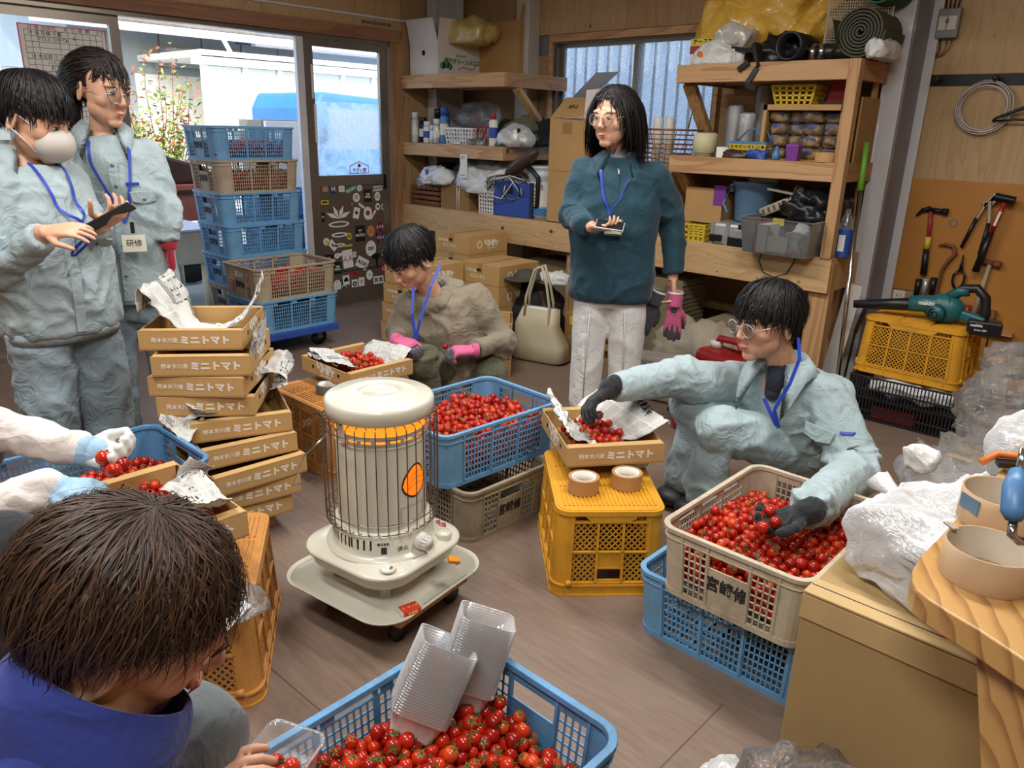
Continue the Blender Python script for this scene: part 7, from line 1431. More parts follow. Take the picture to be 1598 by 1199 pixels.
    if cap:
        m=MB(); m.T=H; vs=[];fs=[]; nu,nv=36,18
        for j in range(nv+1):
            for i_ in range(nu):
                th=PI*j/nv; ps=2*PI*i_/nu; x_,y_,z_=math.sin(th)*math.cos(ps),math.sin(th)*math.sin(ps),math.cos(th); vs.append(tuple(C+np.array((x_,y_,z_))*Rr*.990))
        def ok(v): 
            yy=v[1]; lo=front if yy<-.02 else (side if yy<.04 else nape); return v[2]>lo
        for j in range(nv):
            for i_ in range(nu):
                f=(j*nu+i_,j*nu+(i_+1)%nu,(j+1)*nu+(i_+1)%nu,(j+1)*nu+i_)
                if all(ok(vs[x]) for x in f): fs.append(f)
        m.add(vs,fs,True); m.build('scalp_hair',capmat or mat,P)
    return o
def hand_shapes(m,wrist,dirn,palm,side,scale=1,curl=(.25,.3,.3,.35),thumb=(.5,.3),spread=.06,fr=.0088,extra=0):
    """palm plus four fingers and a thumb; palm = palm normal, side=+1 puts the thumb on dirn x palm"""
    X=V(dirn).normalized(); Z=-(V(palm)-X*V(palm).dot(X)).normalized(); Y=Z.cross(X)*side
    R=Matrix(((X.x,Y.x,Z.x),(X.y,Y.y,Z.y),(X.z,Y.z,Z.z))); w=V(wrist); k=scale
    P=lambda x,y,z:w+R@(V((x,y,z))*k)
    e=extra
    m.tube([P(-.03,0,0),P(.0,0,0)],[(.024+e)*k,(.025+e)*k],12)
    for y,r in ((.024,.014),(.008,.0155),(-.009,.015),(-.024,.0135)): m.tube([P(.0,y*.75,0),P(.04,y*.95,0),P(.083,y*1.15,0)],[(r+e)*k,(r+e)*k,(r*.82+e)*k],10); m.sphere(P(.083,y*1.15,0),(r*.82+e)*k,10,6)
    m.sphere(P(.03,.022,-.008),(.018+e)*k,10,8)
    for i,(y,L) in enumerate(((.028,.068),(.009,.076),(-.011,.071),(-.028,.056))):
        c=curl[i]; p=V((.083,y*1.15/1.0*.9,0)); a=0; sp=spread*(1.5-i); pts=[p.copy()]; seg=(.45,.32,.26)
        for s_,g in zip(seg,(.75,1.0,.8)):
            a+=c*g*1.5; d=V((math.cos(a)*math.cos(sp),math.sin(sp),-math.sin(a))); p=p+d*(L*s_); pts.append(p.copy())
        r=(fr,fr*.96,fr*.88,fr*.74); q=[P(*x) for x in pts]; m.tube(q,[(x+e)*k for x in r],10)
        for x,y_ in zip(q,r): m.sphere(x,(y_+e)*k,10,6)
    t0,t1=thumb; p=V((.022,.030,-.006)); d=V((math.cos(t0)*.8,math.sin(t0)+.25,-.30)).normalized(); q=[p,p+d*.034]; d2=V((math.cos(t0-t1),math.sin(t0-t1)*.8,-.25-t1*.5)).normalized(); q.append(q[-1]+d2*.028); q.append(q[-1]+d2*.022+V((0,0,-.004)))
    q=[P(*x) for x in q]; m.tube(q,[(x+e)*k for x in (.0125,.0112,.0098,.0078)],10)
    for x,y_ in zip(q,(.0125,.0112,.0098,.0078)): m.sphere(x,(y_+e)*k,10,6)
def creases(points):
    def f(co):
        w=np.full(len(co),.35)
        for p,r,a in points: w+=a*np.exp(-((co-np.array(p))**2).sum(1)/r**2)
        return w
    return f
def lanyard(P,pts,card=None,txt=None,r=.004,w=.012,nrm=(0,0,1)):
    m=MB()
    for k in pts:
        for a,b in zip(k,k[1:]): m.bar(a,b,w,.0016,up=nrm)
    m.build('lanyard','lanyard_blue',P)
def collar(P,mat,cn,up,fw,side,r=.07,h=.035,open_=.5,tipl=.05,name='collar',ry=.9,flare=.6):
    cn=V(cn)+V(fw)*.012
    """turned down shirt collar wrapping the neck, points at the front"""
    cn,up,fw,side=map(V,(cn,up,fw,side)); m=MB(); n=28; a0=PI/2+open_; rg=[]
    inn=[];top=[];out=[]
    for i in range(n+1):
        a=a0+(2*PI-2*open_)*i/n; d=side*math.cos(a)+fw*math.sin(a)*ry; t=abs(2*i/n-1); 
        drop=h*(.75+.9*t**6)+tipl*.6*max(0,t-.82)/.18; b=cn+d*r; T_=cn+d*(r*.98)+up*h-up*h*.35*t**2*(t>.5)
        inn.append(b); top.append(T_); out.append(cn+d*(r*(1+flare)+tipl*.35*max(0,t-.75)/.25)+up*(h-drop*1.25)+fw*.0)
    m.loft([inn,top,out],closed=False,cap=False); o=m.build(name,mat,P); s=o.modifiers.new('s','SOLIDIFY'); s.thickness=.003; return o
def glasses(P,H,mat='copper',r=.021,dx=.033,oval=1.0):
    m=MB(); m.T=H
    for s in (-1,1):
        m.tube([(s*dx+r*math.cos(a),-.100+.004*abs(math.cos(a)),.000+r*oval*math.sin(a)) for a in np.linspace(0,2*PI,22,endpoint=False)],.0011,6,closed=True)
        m.tube([(s*(dx+r),-.096,.004),(s*.078,-.05,.008),(s*.080,.01,.006),(s*.078,.03,-.004)],.0011,6)
    m.tube([(-.012,-.1,.004),(0,-.104,.008),(.012,-.1,.004)],.0011,6); gl_=m.build('glasses',mat,P)
    m=MB(); m.T=H
    for s in (-1,1): m.add([(s*dx+r*math.cos(a),-.099,r*oval*math.sin(a)) for a in np.linspace(0,2*PI,22,endpoint=False)],[tuple(range(22))])
    m.build('lenses','lens_clear',gl_)
def flap_pocket(P,mat,c,right,up,w=.11,h=.045,th=.006,button=True,name='pocket_flap',B_=None):
    if B_: c,n_=stick(B_,V(c)-V(up).normalized()*h*.5,.001); right=V(right)-n_*V(right).dot(n_); up=V(up)-n_*V(up).dot(n_); c=c+up.normalized()*h*.5
    F=frame_mat(c,right,up); m=MB(); m.T=F; m.prism([(-w/2,0),(-w/2+.008,-h*.8),(0,-h),(w/2-.008,-h*.8),(w/2,0)],-.004,th); pf_=m.build(name,mat,P,bevel=.002)
    if button: m=MB(); m.T=F; m.cyl((0,-h*.6,th),(0,-h*.6,th+.003),.006,n=12); m.build('snap_button','button_grey',pf_)
CAMD=V((.68,-.733,0)); IR=V((.735,.678,0))  # towards the viewer, image right
def fdir(deg): a=math.radians(deg); return (CAMD*math.cos(a)+IR*math.sin(a)).normalized()
def onv(*a): return V(a)
UP=V((0,0,1))

def folds(o,amp,scale,warp,seed,fn=None,fine=.35,**k):
    crumple(o,amp,scale,warp,seed,fn=fn,oct=1,**k); crumple(o,amp*fine,scale*2.3,warp*1.2,seed+5,fn=fn,oct=1,**k)
    me=o.data; n=len(me.vertices); co=np.empty(n*3); me.vertices.foreach_get('co',co); co=co.reshape(-1,3); ne=len(me.edges); e=np.empty(ne*2,int); me.edges.foreach_get('vertices',e); e=e.reshape(-1,2)
    for _ in range(3):
        a=np.zeros((n,3)); c=np.zeros(n); np.add.at(a,e[:,0],co[e[:,1]]); np.add.at(a,e[:,1],co[e[:,0]]); np.add.at(c,e[:,0],1); np.add.at(c,e[:,1],1); co=co*.5+a/np.maximum(c,1)[:,None]*.5
    me.vertices.foreach_set('co',co.ravel()); me.update()
def cut(front,side,back,extra=.012,Rr=.10):
    el=lambda z:np.arcsin(np.clip((z-.036)/.098,-1,1))
    def f(p):
        az=np.abs(np.degrees(np.arctan2(p[:,0],-p[:,1]))) # 0 front, 180 back
        ze=np.interp(az,[0,42,62,115,140,180],[front,front,side,side,back,back]); return np.clip(Rr*(el(p[:,2])-el(ze))+extra,.018,.3)
    return f
# ---------- standing woman in the teal jacket ----------
P4=thing('person','standing woman with long black hair in a teal jacket and white trousers','person',(0,0,0)); F=fdir(-12); S=UP.cross(F).normalized()*-1; S=F.cross(UP)*-1; S=UP.cross(F)  # S: her left = image right
B=V((-2.20,3.09,0)); g=lambda s,f,z:B+S*s+F*f+UP*z
H4=head_frame((-2.206,3.030,1.503),fdir(-38)+UP*-.10,UP,1.12)
hn=g(0,-.01,1.33)
shL,shR=g(.165,0,1.255),g(-.165,0,1.255)
elL,wrL=V((-2.006,3.296,1.038)),V((-1.961,3.270,0.759))
elR,wrR=V((-2.329,2.943,1.051)),V((-2.157,2.857,1.024))
m=MB(); head_shapes(m,H4); nk=V(H4.translation)
limb(m,[nk+V((0,0,-.05)),hn,g(0,0,1.22)],[.052,.052,.07]); limb(m,[g(0,0,1.2),shL,elL,wrL],[.06,.045,.035,.026],end=False); limb(m,[g(0,0,1.2),shR,elR,wrR],[.06,.045,.035,.026],end=False); rings_torso(m,[(g(0,0,.80),.13,.085),(g(0,0,1.0),.11,.08),(g(0,0,1.2),.14,.085),(g(0,0,1.3),.12,.06)],S)
for s in (-1,1): limb(m,[g(.08*s,0,.85),g(.085*s,.01,.46),g(.09*s,0,.08)],[.075,.05,.035]); limb(m,[g(.09*s,0,.04),g(.095*s,.12,.03)],[.035,.03])
hand_shapes(m,wrL,(.05,.1,-1),S*-1+F*.3,1,.92,(.35,.45,.5,.5)); hand_shapes(m,wrR,S*.85+F*.35+UP*.06,UP*.8-F*.3,-1,.92,(.35,.4,.45,.5),(.8,.5))
mesh_obj(m,'body','skin',P4,.0036,5,0)
face_parts(P4,H4,.45,'hair_dark'); glasses(P4,H4,'tan_case',.0225,.031,1.0)
def L4(p): return np.where(p[:,1]<-.035,np.where(np.abs(p[:,0])<.03,.085,.19),.25)
hair(P4,H4,'hair','hair_black',2600,L4,.0042,(0,.03,.128),.078,-.06,.55,(1.04,1.15),14,4,20,.12,-.03,part=.0)
m=MB(); rings_torso(m,[(g(0,0,.655),.195,.12),(g(0,.0,.67),.205,.13),(g(0,0,.73),.21,.135),(g(0,.01,.95),.205,.135),(g(0,.01,1.12),.205,.13),(g(0,0,1.25),.185,.105),(g(0,-.01,1.325),.11,.08),(g(0,0,1.345),.08,.07)],S)
limb(m,[g(.13,0,1.22),shL+V((0,0,-.01)),elL,wrL+V((0,0,.03))],[.085,.074,.066,.048],end=False); limb(m,[g(-.13,0,1.22),shR+V((0,0,-.01)),elR,wrR-(S*.04)],[.085,.074,.066,.048],end=False)
jk=mesh_obj(m,'jacket','teal_jacket',P4,.0075,4); folds(jk,.014,8,1.2,2,fn=creases([(elL,.12,1.2),(elR,.12,1.3),(shL,.15,.5),(shR,.15,.5),(g(0,0,.72),.16,.7)]))
collar(P4,'teal_jacket',hn+V((0,0,-.005)),UP,F,S,.078,.045,.55,.07); m=MB(); limb(m,[hn+V((0,0,-.04))+F*.01,hn+V((0,0,.035))+F*.01],[.068,.058],20); m.build('turtleneck','grey_knit',P4)
m=MB(); rings_torso(m,[(g(0,0,.65),.197,.122),(g(0,0,.69),.20,.124)],S); m.build('hem_band','teal_jacket',P4); m=MB().cyl(g(.0,.118,.675),g(.0,.128,.675),.010,n=14); m.build('snap_button','white_plastic',P4)
MB().tube([g(.0,.075,1.29),g(.01,.10,1.27),g(.012,.11,1.255)],.005,6).build('zip_pull','silver',P4); bj=bvh(jk); ribbon(P4,'zip_placket','teal_jacket',[g(0,.13,1.27),g(0,.16,1.1),g(0,.16,.70)],.035,bj,.0015,.002)
m=MB(); rings_torso(m,[(g(0,0,.62),.15,.10),(g(0,0,.76),.165,.11)],S)
for s in (-1,1): limb(m,[g(.08*s,0,.74),g(.092*s,.01,.46),g(.098*s,.0,.10)],[.098,.086,.078])
pt=mesh_obj(m,'trousers','white_cotton',P4,.009,5); folds(pt,.006,7,.9,5,stretch=(1,1,.6))
for s in (-1,1): m=MB(); m.tube([g(.085*s,.105,.62),g(.092*s,.100,.45),g(.098*s,.082,.14)],.0035,5).build('trouser_crease','white_cotton',P4); MB().sphere(g(.10*s,.06,.035),.06,16,8,(.75,1.0,.6)).build('shoe','shoe_white',P4)
cb=g(-.01,.17,.0); lp=[g(-.065,.06,1.335),g(-.055,.135,1.2),g(-.02,.155,1.10)]; bj=bvh(jk); ribbon(P4,'lanyard','lanyard_blue',[g(-.06,.06,1.34),g(-.075,.10,1.27),g(-.055,.15,1.16),g(-.02,.17,1.085)],.013,bj,.004); ribbon(P4,'lanyard_cord','lanyard_blue',[g(.06,.12,1.24),g(.03,.16,1.16),g(-.02,.17,1.085),g(-.01,.17,1.06)],.005,bj,.004)
t=thing('name_badge','clear badge holder hanging in front of the teal jacket','badge',(0,0,0)); p=V((-2.109,2.950,1.022)); MB().bar(p-S*.045,p+S*.045,.003,.075,up=UP).build('holder','clear_tub',t); MB().bar(p-S*.038+F*.001,p+S*.038+F*.001,.004,.06,up=UP).build('card','badge_card',t)
t=thing('phone','phone held flat in front of the teal jacket','phone',(0,0,0)); p=V((-2.074,2.866,1.046)); MB().bar(p-S*.06-UP*.0,p+S*.07-UP*.012,.07,.009,up=UP+F*.5).build('body','red_plastic' if 0 else 'silver',t,bevel=.003); MB().bar(p-S*.055+UP*.0055+F*.002,p+S*.065-UP*.006+F*.002,.062,.001,up=UP+F*.5).build('screen','black_plastic',t)
# loose work gloves in her left hand
def loose_glove(name,label,p,d,n_,mats,scale=1.0,tex=None):
    t=thing(name,label,'glove',(0,0,0)); p=V(p); d=V(d).normalized()
    m=MB(); hand_shapes(m,p+d*.07,d,n_,1,scale,(.08,.05,.06,.1),(.35,.1),.09,.0115,.0015); m.tube([p,p+d*.07],[.038,.036],14); o=mesh_obj(m,'knit_shell',mats[0],t,.0042,2)
    m=MB(); hand_shapes(m,p+d*.10+V(n_)*.003,d,n_,1,scale*.9,(.08,.05,.06,.1),(.35,.1),.10,.0125,.0025); o=mesh_obj(m,'palm_coating',mats[1],t,.0046,2)
    MB().tube([p+d*.004,p-d*.006],[.040,.039],14,cap=False).build('cuff_edge','white_plastic',t); return t
gp=wrL+V((0,0,-.06)); loose_glove('work_glove','pink knit work glove with grey fingertips hanging from the standing woman hand',gp+S*.02,V((0,0,-1)),F*-1,('pink_glove','grey_glove'),1.0); lettering('GUARD',.018,'ink',bpy.data.objects['work_glove.001'] if 'work_glove.001' in bpy.data.objects else P4,gp+S*.02+V((0,0,-.08))+F*.040,S,UP)
loose_glove('work_glove','grey rubber work glove hanging beside the pink one',gp-S*.06-F*.02+V((0,0,-.005)),V((0,0,-1))-S*.35,F*-1,('grey_glove','grey_glove'),.95)

# ---------- masked student at the far left ----------
P1=thing('person','masked person with short black hair in pale blue workwear tapping a phone','person',(0,0,0)); F=fdir(55); S=UP.cross(F); B=V((-3.14,.90,0)); g=lambda s,f,z:B+S*s+F*f+UP*z
H1=head_frame((-3.132,0.920,1.438),fdir(86)-UP*.40,UP,1.22); nk=V(H1.translation); hn=V((-3.204,0.882,1.318))
shn,shf=V((-3.104,0.755,1.219)),V((-3.194,0.999,1.216)) # near (right) and far shoulders
eln,wrn=V((-3.036,0.737,0.946)),V((-2.838,0.811,1.088)); elf,wrf=V((-3.203,1.018,1.026)),V((-2.913,1.014,1.091))
m=MB(); head_shapes(m,H1); limb(m,[nk+V((0,0,-.05)),hn,g(0,0,1.12)],[.056,.055,.08]); limb(m,[g(0,0,1.1),shn,eln,wrn],[.06,.045,.036,.027],end=False); limb(m,[g(0,0,1.1),shf,elf,wrf],[.06,.045,.036,.027],end=False)
rings_torso(m,[(g(0,0,.72),.12,.09),(g(0,0,.95),.11,.08),(g(0,0,1.15),.13,.08),(g(0,0,1.22),.1,.06)],S)
for s in (-1,1): limb(m,[g(.08*s,0,.8),g(.09*s,.02,.44),g(.10*s,0,.08)],[.075,.05,.035]); limb(m,[g(.10*s,0,.04),g(.10*s,.13,.03)],[.035,.03])
hand_shapes(m,wrn,V((-2.763,0.880,1.099))-V(wrn),V((0,0,-1))+CAMD*-.5,-1,1.0,(.18,.2,.24,.28),(.4,.3),.12); hand_shapes(m,wrf,V((-2.816,1.048,1.146))-V(wrf),V((.3,.3,1)),1,1.0,(.5,.5,.5,.5),(.9,.3),.1)
mesh_obj(m,'body','skin',P1,.004,5); face_parts(P1,H1,.4,'hair_black',mouth=False)
hair(P1,H1,'hair','hair_black',2400,cut(.028,.016,-.05),.0042,(0,.06,.12),.060,-.062,.30,(1.04,1.16),12,5,18,.18,.012,hug=.75)
m=MB(); m.T=H1; m.sphere((0,-.066,-.046),.060,24,14,(.98,.92,.90)); mk=m.build('face_mask','mask_cloth',P1); m=MB(); m.T=H1
for s in (-1,1): m=MB(); m.T=H1; m.tube([(s*.052,-.06,-.02),(s*.078,-.01,.008),(s*.083,.012,.012),(s*.085,.018,-.01),(s*.083,.012,-.03),(s*.076,-.01,-.04),(s*.052,-.055,-.075)],.002,6).build('mask_loop','white_plastic',mk)
m=MB(); rings_torso(m,[(g(0,0,.69),.20,.145),(g(0,0,.72),.21,.15),(g(0,0,.95),.20,.14),(g(0,0,1.10),.195,.13),(g(0,-.01,1.20),.165,.11),(g(0,-.02,1.27),.09,.075)],S)
limb(m,[g(-.10,0,1.13),shn,eln,wrn-(V(wrn)-V(eln)).normalized()*.03],[.085,.082,.068,.046],end=False); limb(m,[g(.10,0,1.13),shf,elf,wrf-(V(wrf)-V(elf)).normalized()*.03],[.085,.082,.066,.044],end=False)
jk=mesh_obj(m,'work_jacket','workwear',P1,.0075,4); folds(jk,.016,9,1.2,7,fn=creases([(eln,.13,1.2),(elf,.12,1.2),(g(0,.1,.8),.2,.4)]))
collar(P1,'workwear',hn+V((0,0,.0)),(UP-F*.1).normalized(),F,S,.082,.045,.6,.07)
bj=bvh(jk); ribbon(P1,'placket','workwear',[g(0.0,.16,1.17),g(0,.18,.70)],.035,bj,.002,.003); m=MB(); rings_torso(m,[(g(0,0,.665),.195,.14),(g(0,0,.71),.205,.146)],S); m.build('waist_band','workwear',P1)
flap_pocket(P1,'workwear',g(-.11,.112,1.06),(S+F*.25)*1,UP,.12,.05,B_=bj); flap_pocket(P1,'workwear',g(.11,.12,1.06),(S-F*.25),UP,.11,.05,B_=bj)
m=MB(); rings_torso(m,[(g(0,0,.66),.15,.11),(g(0,0,.8),.17,.12)],S)
for s in (-1,1): limb(m,[g(.08*s,0,.76),g(.10*s,.02,.44),g(.11*s,.0,.08)],[.11,.098,.085])
pt=mesh_obj(m,'work_trousers','workwear_pants',P1,.009,5); folds(pt,.010,8,.9,8)
for s in (-1,1): MB().sphere(g(.11*s,.06,.04),.07,16,8,(.9,.9,.55)).build('shoe','dark_brown',P1)
ribbon(P1,'lanyard','lanyard_blue',[hn+F*.08+S*.07-UP*.03,g(.06,.16,1.14),g(.03,.2,.98)],.011,bj,.006); ribbon(P1,'lanyard','lanyard_blue',[hn+F*.10-S*.03-UP*.03,g(-.0,.18,1.12),g(.02,.2,.98)],.011,bj,.006)
t=thing('phone','dark phone held up by the masked person','phone',(0,0,0)); a,b=V((-2.883,0.960,1.085)),V((-2.809,1.082,1.162)); MB().bar(a,b,.072,.010,up=V((-.2,.3,1))).build('body','black_plastic',t,bevel=.003)

# ---------- student with tied hair ----------
P2=thing('person','young woman with tied hair, glasses and a red glove in pale blue workwear','person',(0,0,0)); F=fdir(25); S=UP.cross(F); B=V((-3.44,1.27,0)); g=lambda s,f,z:B+S*s+F*f+UP*z
H2=head_frame((-3.421,1.262,1.551),fdir(66)-UP*.22,UP,1.17); nk=V(H2.translation); hn=V((-3.480,1.262,1.393))
shR,shL=V((-3.484,1.094,1.306)),V((-3.401,1.416,1.320)); elL,wrL=V((-3.317,1.412,1.077)),V((-3.280,1.392,0.927)); elR,wrR=V((-3.553,1.031,1.052)),V((-3.560,1.025,0.842))
m=MB(); head_shapes(m,H2); limb(m,[nk+V((0,0,-.05)),hn,g(0,0,1.26)],[.052,.052,.07]); limb(m,[g(0,0,1.22),shL,elL,wrL],[.06,.045,.035,.026],end=False); limb(m,[g(0,0,1.22),shR,elR,wrR],[.06,.045,.035,.026],end=False)
rings_torso(m,[(g(0,0,.78),.12,.09),(g(0,0,1.0),.11,.08),(g(0,0,1.22),.13,.08),(g(0,0,1.3),.1,.06)],S)
for s in (-1,1): limb(m,[g(.08*s,0,.85),g(.09*s,.02,.46),g(.10*s,0,.08)],[.075,.05,.035]); limb(m,[g(.10*s,0,.04),g(.10*s,.13,.03)],[.035,.03])
hand_shapes(m,wrR,(0,0,-1),-S,1,.92,(.4,.4,.4,.4)); hand_shapes(m,wrL,(0,0,-1),-S+F*.2,1,.85,(.3,.35,.35,.4)); mesh_obj(m,'body','skin',P2,.004,5)
face_parts(P2,H2,.5,'hair_dark'); glasses(P2,H2,'silver',.023,.033)
hair(P2,H2,'hair','hair_dark',2400,lambda p:np.where(p[:,1]<-.03,np.where(np.abs(p[:,0])<.045,.095,.12),.13),.0038,(0,-.02,.128),.060,-.055,.28,(1.03,1.09),13,6,20,.12,.0,fall=lambda q:np.stack([-q[:,0]*6,np.where(q[:,1]>-.03,1.4,-.2),0*q[:,0]],1))
rs=np.random.RandomState(3); m=MB()
for i in range(150):
    a=rs.uniform(0,6.28); r=rs.uniform(0,.028); x,z=r*math.cos(a),r*math.sin(a); m.T=H2; m.tube([(x*.3,.108,.045+z*.3),(x*.8,.138,.03+z*.6),(x*1.1,.142+z*.3,-.02),(x*1.3-.012,.130+z*.4,-.085),(x*1.5-.02,.118+z*.5,-.135-.05*rs.rand())],[.002,.004,.004,.003,.0006],4)
m.build('ponytail','hair_dark',P2)
m=MB(); rings_torso(m,[(g(0,0,.70),.205,.15),(g(0,0,.74),.205,.15),(g(0,0,1.0),.19,.135),(g(0,0,1.18),.185,.125),(g(0,-.01,1.30),.165,.10),(g(0,-.02,1.37),.09,.07)],S)
limb(m,[g(.10,0,1.23),shL+V((0,0,-.02))-S*.02,elL,wrL+V((0,0,.03))],[.085,.070,.058,.046],end=False); limb(m,[g(-.10,0,1.23),shR+V((0,0,-.03)),elR,wrR],[.085,.078,.064,.05],end=False)
jk=mesh_obj(m,'work_shirt','workwear',P2,.0075,4); folds(jk,.013,9,1.2,11,fn=creases([(elL,.13,1.2),(elR,.12,1.2)]))
collar(P2,'workwear',hn+V((0,0,.0)),(UP-F*.12).normalized(),F,S,.078,.045,.55,.08)
bj=bvh(jk); ribbon(P2,'placket','workwear',[g(0,.14,1.29),g(0,.17,1.1),g(0,.18,.72)],.035,bj,.002,.003)
for z in (1.27,1.19,1.08,.95,.83): q_,n_=stick(bj,g(0,.17,z),.004); MB().cyl(q_,q_+n_*.004,.007,n=12).build('snap_button','button_grey',P2)
flap_pocket(P2,'workwear',g(-.10,.122,1.165),(S+F*.25),UP,.12,.05,B_=bj); flap_pocket(P2,'workwear',g(.10,.122,1.165),(S-F*.25),UP,.11,.05,B_=bj); MB().bar(g(.04,.14,1.195),g(.09,.132,1.195),.003,.012,up=UP).build('pocket_tab','lanyard_blue',P2)
m=MB(); rings_torso(m,[(g(0,0,.62),.14,.10),(g(0,0,.8),.165,.115)],S)
for s,dx in ((-1,-.01),(1,.03)): limb(m,[g(.075*s,0,.74),g(.09*s+dx,.02-.05*(s>0),.44),g(.10*s+dx*2,-.08*(s>0),.08)],[.105,.09,.085])
pt=mesh_obj(m,'work_trousers','workwear_pants',P2,.009,5); folds(pt,.010,8,.9,12)
for s in (-1,1): MB().sphere(g(.11*s,.06,.04),.07,16,8,(.9,.9,.55)).build('shoe','shoe_black',P2)
m=MB(); hand_shapes(m,wrL,(0,0,-1),-S+F*.2,1,.92,(.3,.35,.35,.4),extra=.003); m.tube([wrL+V((0,0,.03)),wrL],[.036,.034],14); mesh_obj(m,'red_glove','red_glove',P2,.0045,2)
ribbon(P2,'lanyard','lanyard_blue',[g(-.075,.06,1.36),g(-.08,.12,1.28),g(.02,.18,1.05)],.011,bj,.007); ribbon(P2,'lanyard','lanyard_blue',[g(.07,.08,1.34),g(.06,.15,1.2),g(.02,.18,1.05)],.011,bj,.007)
t=thing('name_badge','white name badge on the blue lanyard of the young woman with tied hair','badge',(0,0,0)); p=g(.045,.185,.965); MB().bar(p-S*.048,p+S*.048,.003,.075,up=UP).build('holder','clear_tub',t); MB().bar(p-S*.044+F*.001,p+S*.044+F*.001,.004,.068,up=UP).build('card','badge_card',t); MB().bar(p+UP*.04,p+UP*.085,.014,.008).build('clip','black_plastic',t); lettering('研修',.03,'ink',t,p+F*.004,S,UP)

# ---------- crouching youth in khaki ----------
P3=thing('person','young man with black hair in a khaki hooded jacket, crouching with pink gloves','person',(0,0,0)); F=fdir(-18); S=UP.cross(F); B=V((-2.92,2.56,0)); g=lambda s,f,z:B+S*s+F*f+UP*z
H3=head_frame((-2.885,2.378,0.831),fdir(-48)-UP*.75,UP-fdir(-48)*.0,1.22); nk=V(H3.translation); hn=V((-2.878,2.521,0.633))
shL,shR=V((-2.723,2.664,0.612)),V((-2.982,2.452,0.565)); elL,wrL=V((-2.588,2.707,0.414)),V((-2.575,2.500,0.416)); elR,wrR=V((-2.981,2.398,0.440)),V((-2.822,2.245,0.460))
hip=V((-2.830,2.632,0.202)); kn1,kn2=V((-2.764,2.327,0.360)),V((-2.579,2.632,0.261)); an1,an2=V((kn1.x-.0,kn1.y+.06,.06)),V((kn2.x-.08,kn2.y+.08,.06))
m=MB(); head_shapes(m,H3); limb(m,[nk+(hn-nk)*.3,hn,hip+V((0,0,.38))],[.056,.055,.07]); limb(m,[hip+V((0,0,.36)),shL,elL,wrL],[.06,.045,.036,.018]); limb(m,[hip+V((0,0,.36)),shR,elR,wrR],[.06,.045,.036,.018]); rings_torso(m,[(hip+V((0,0,-.03)),.12,.1),(hip+V((0,0,.2)),.12,.09),((shL+shR)/2,.12,.07)],S)
limb(m,[hip-S*.06,kn1,an1],[.075,.055,.038]); limb(m,[hip+S*.06,kn2,an2],[.075,.055,.038]); 
hand_shapes(m,wrL,V((-2.619,2.406,0.421))-wrL,V((0,0,-1))-CAMD*.3,-1,.95,(.6,.6,.6,.6),fr=.006,extra=-.006); hand_shapes(m,wrR,V((-2.724,2.255,0.453))-wrR,V((0,0,-1))-CAMD*.3,1,.95,(.5,.5,.5,.5),fr=.006,extra=-.006); mesh_obj(m,'body','skin',P3,.004,3)
face_parts(P3,H3,.15,'hair_black'); hair(P3,H3,'hair','hair_black',2600,cut(.02,.014,-.055),.0042,(0,.05,.125),.058,-.066,.25,(1.04,1.14),12,8,18,.14,.01,hug=.75)
ck=(shL+shR)/2; m=MB(); rings_torso(m,[(hip+V((0,0,-.12)),.21,.16),(hip+V((0,0,.0)),.215,.17),(hip+V((0,0,.14))+F*.02,.205,.16),(ck+V((0,0,-.10))+F*.02,.20,.15),(ck+V((0,0,.0)),.17,.12),(hn+V((0,0,-.04)),.11,.10),(hn+V((0,0,.0)),.085,.08)],S)
limb(m,[ck+S*.05,shL,elL,wrL-(wrL-elL).normalized()*.03],[.10,.092,.082,.05],end=False); limb(m,[ck-S*.05,shR,elR,wrR-(wrR-elR).normalized()*.03],[.10,.09,.078,.05],end=False)
jk=mesh_obj(m,'jacket','khaki_shell',P3,.0075,4); folds(jk,.013,8,1.3,15,fn=creases([(elL,.14,1.1),(elR,.12,1.1),(hip+F*.15,.2,.7),(ck+F*.1,.15,.4)]))
m=MB(); bk=-V(F); limb(m,[hn+F*.085+S*.0+V((0,0,-.045)),hn+F*.05-S*.085,hn+bk*.05-S*.085+V((0,0,.03)),hn+bk*.12+V((0,0,.02)),hn+bk*.04+S*.10+V((0,0,.03)),hn+F*.07+S*.075+V((0,0,-.02)),hn+F*.085+V((0,0,-.05))],[.034,.034,.044,.062,.050,.038,.034]); m.sphere(hn+bk*.11+V((0,0,-.03)),.09,16,10,(1,1,.7)); hd=mesh_obj(m,'hood','khaki_shell',P3,.007,3); crumple(hd,.008,14,.9,16)
m=MB(); limb(m,[hn-S*.05+bk*.03+V((0,0,.01)),hn+bk*.055+V((0,0,.03)),hn+S*.05+bk*.01+V((0,0,.02))],[.028,.034,.028]); m.build('collar_lining','navy_shirt',P3)
m=MB(); limb(m,[hip-S*.02,kn1,an1],[.12,.092,.075]); limb(m,[hip+S*.03,kn2,an2],[.12,.092,.075]); pt=mesh_obj(m,'trousers','olive_pants',P3,.008,4); folds(pt,.012,10,.9,17)
for a in (an1,an2): MB().sphere(a+V((.02,-.03,-.02)),.065,16,8,(1,1,.6)).build('shoe','shoe_black',P3)
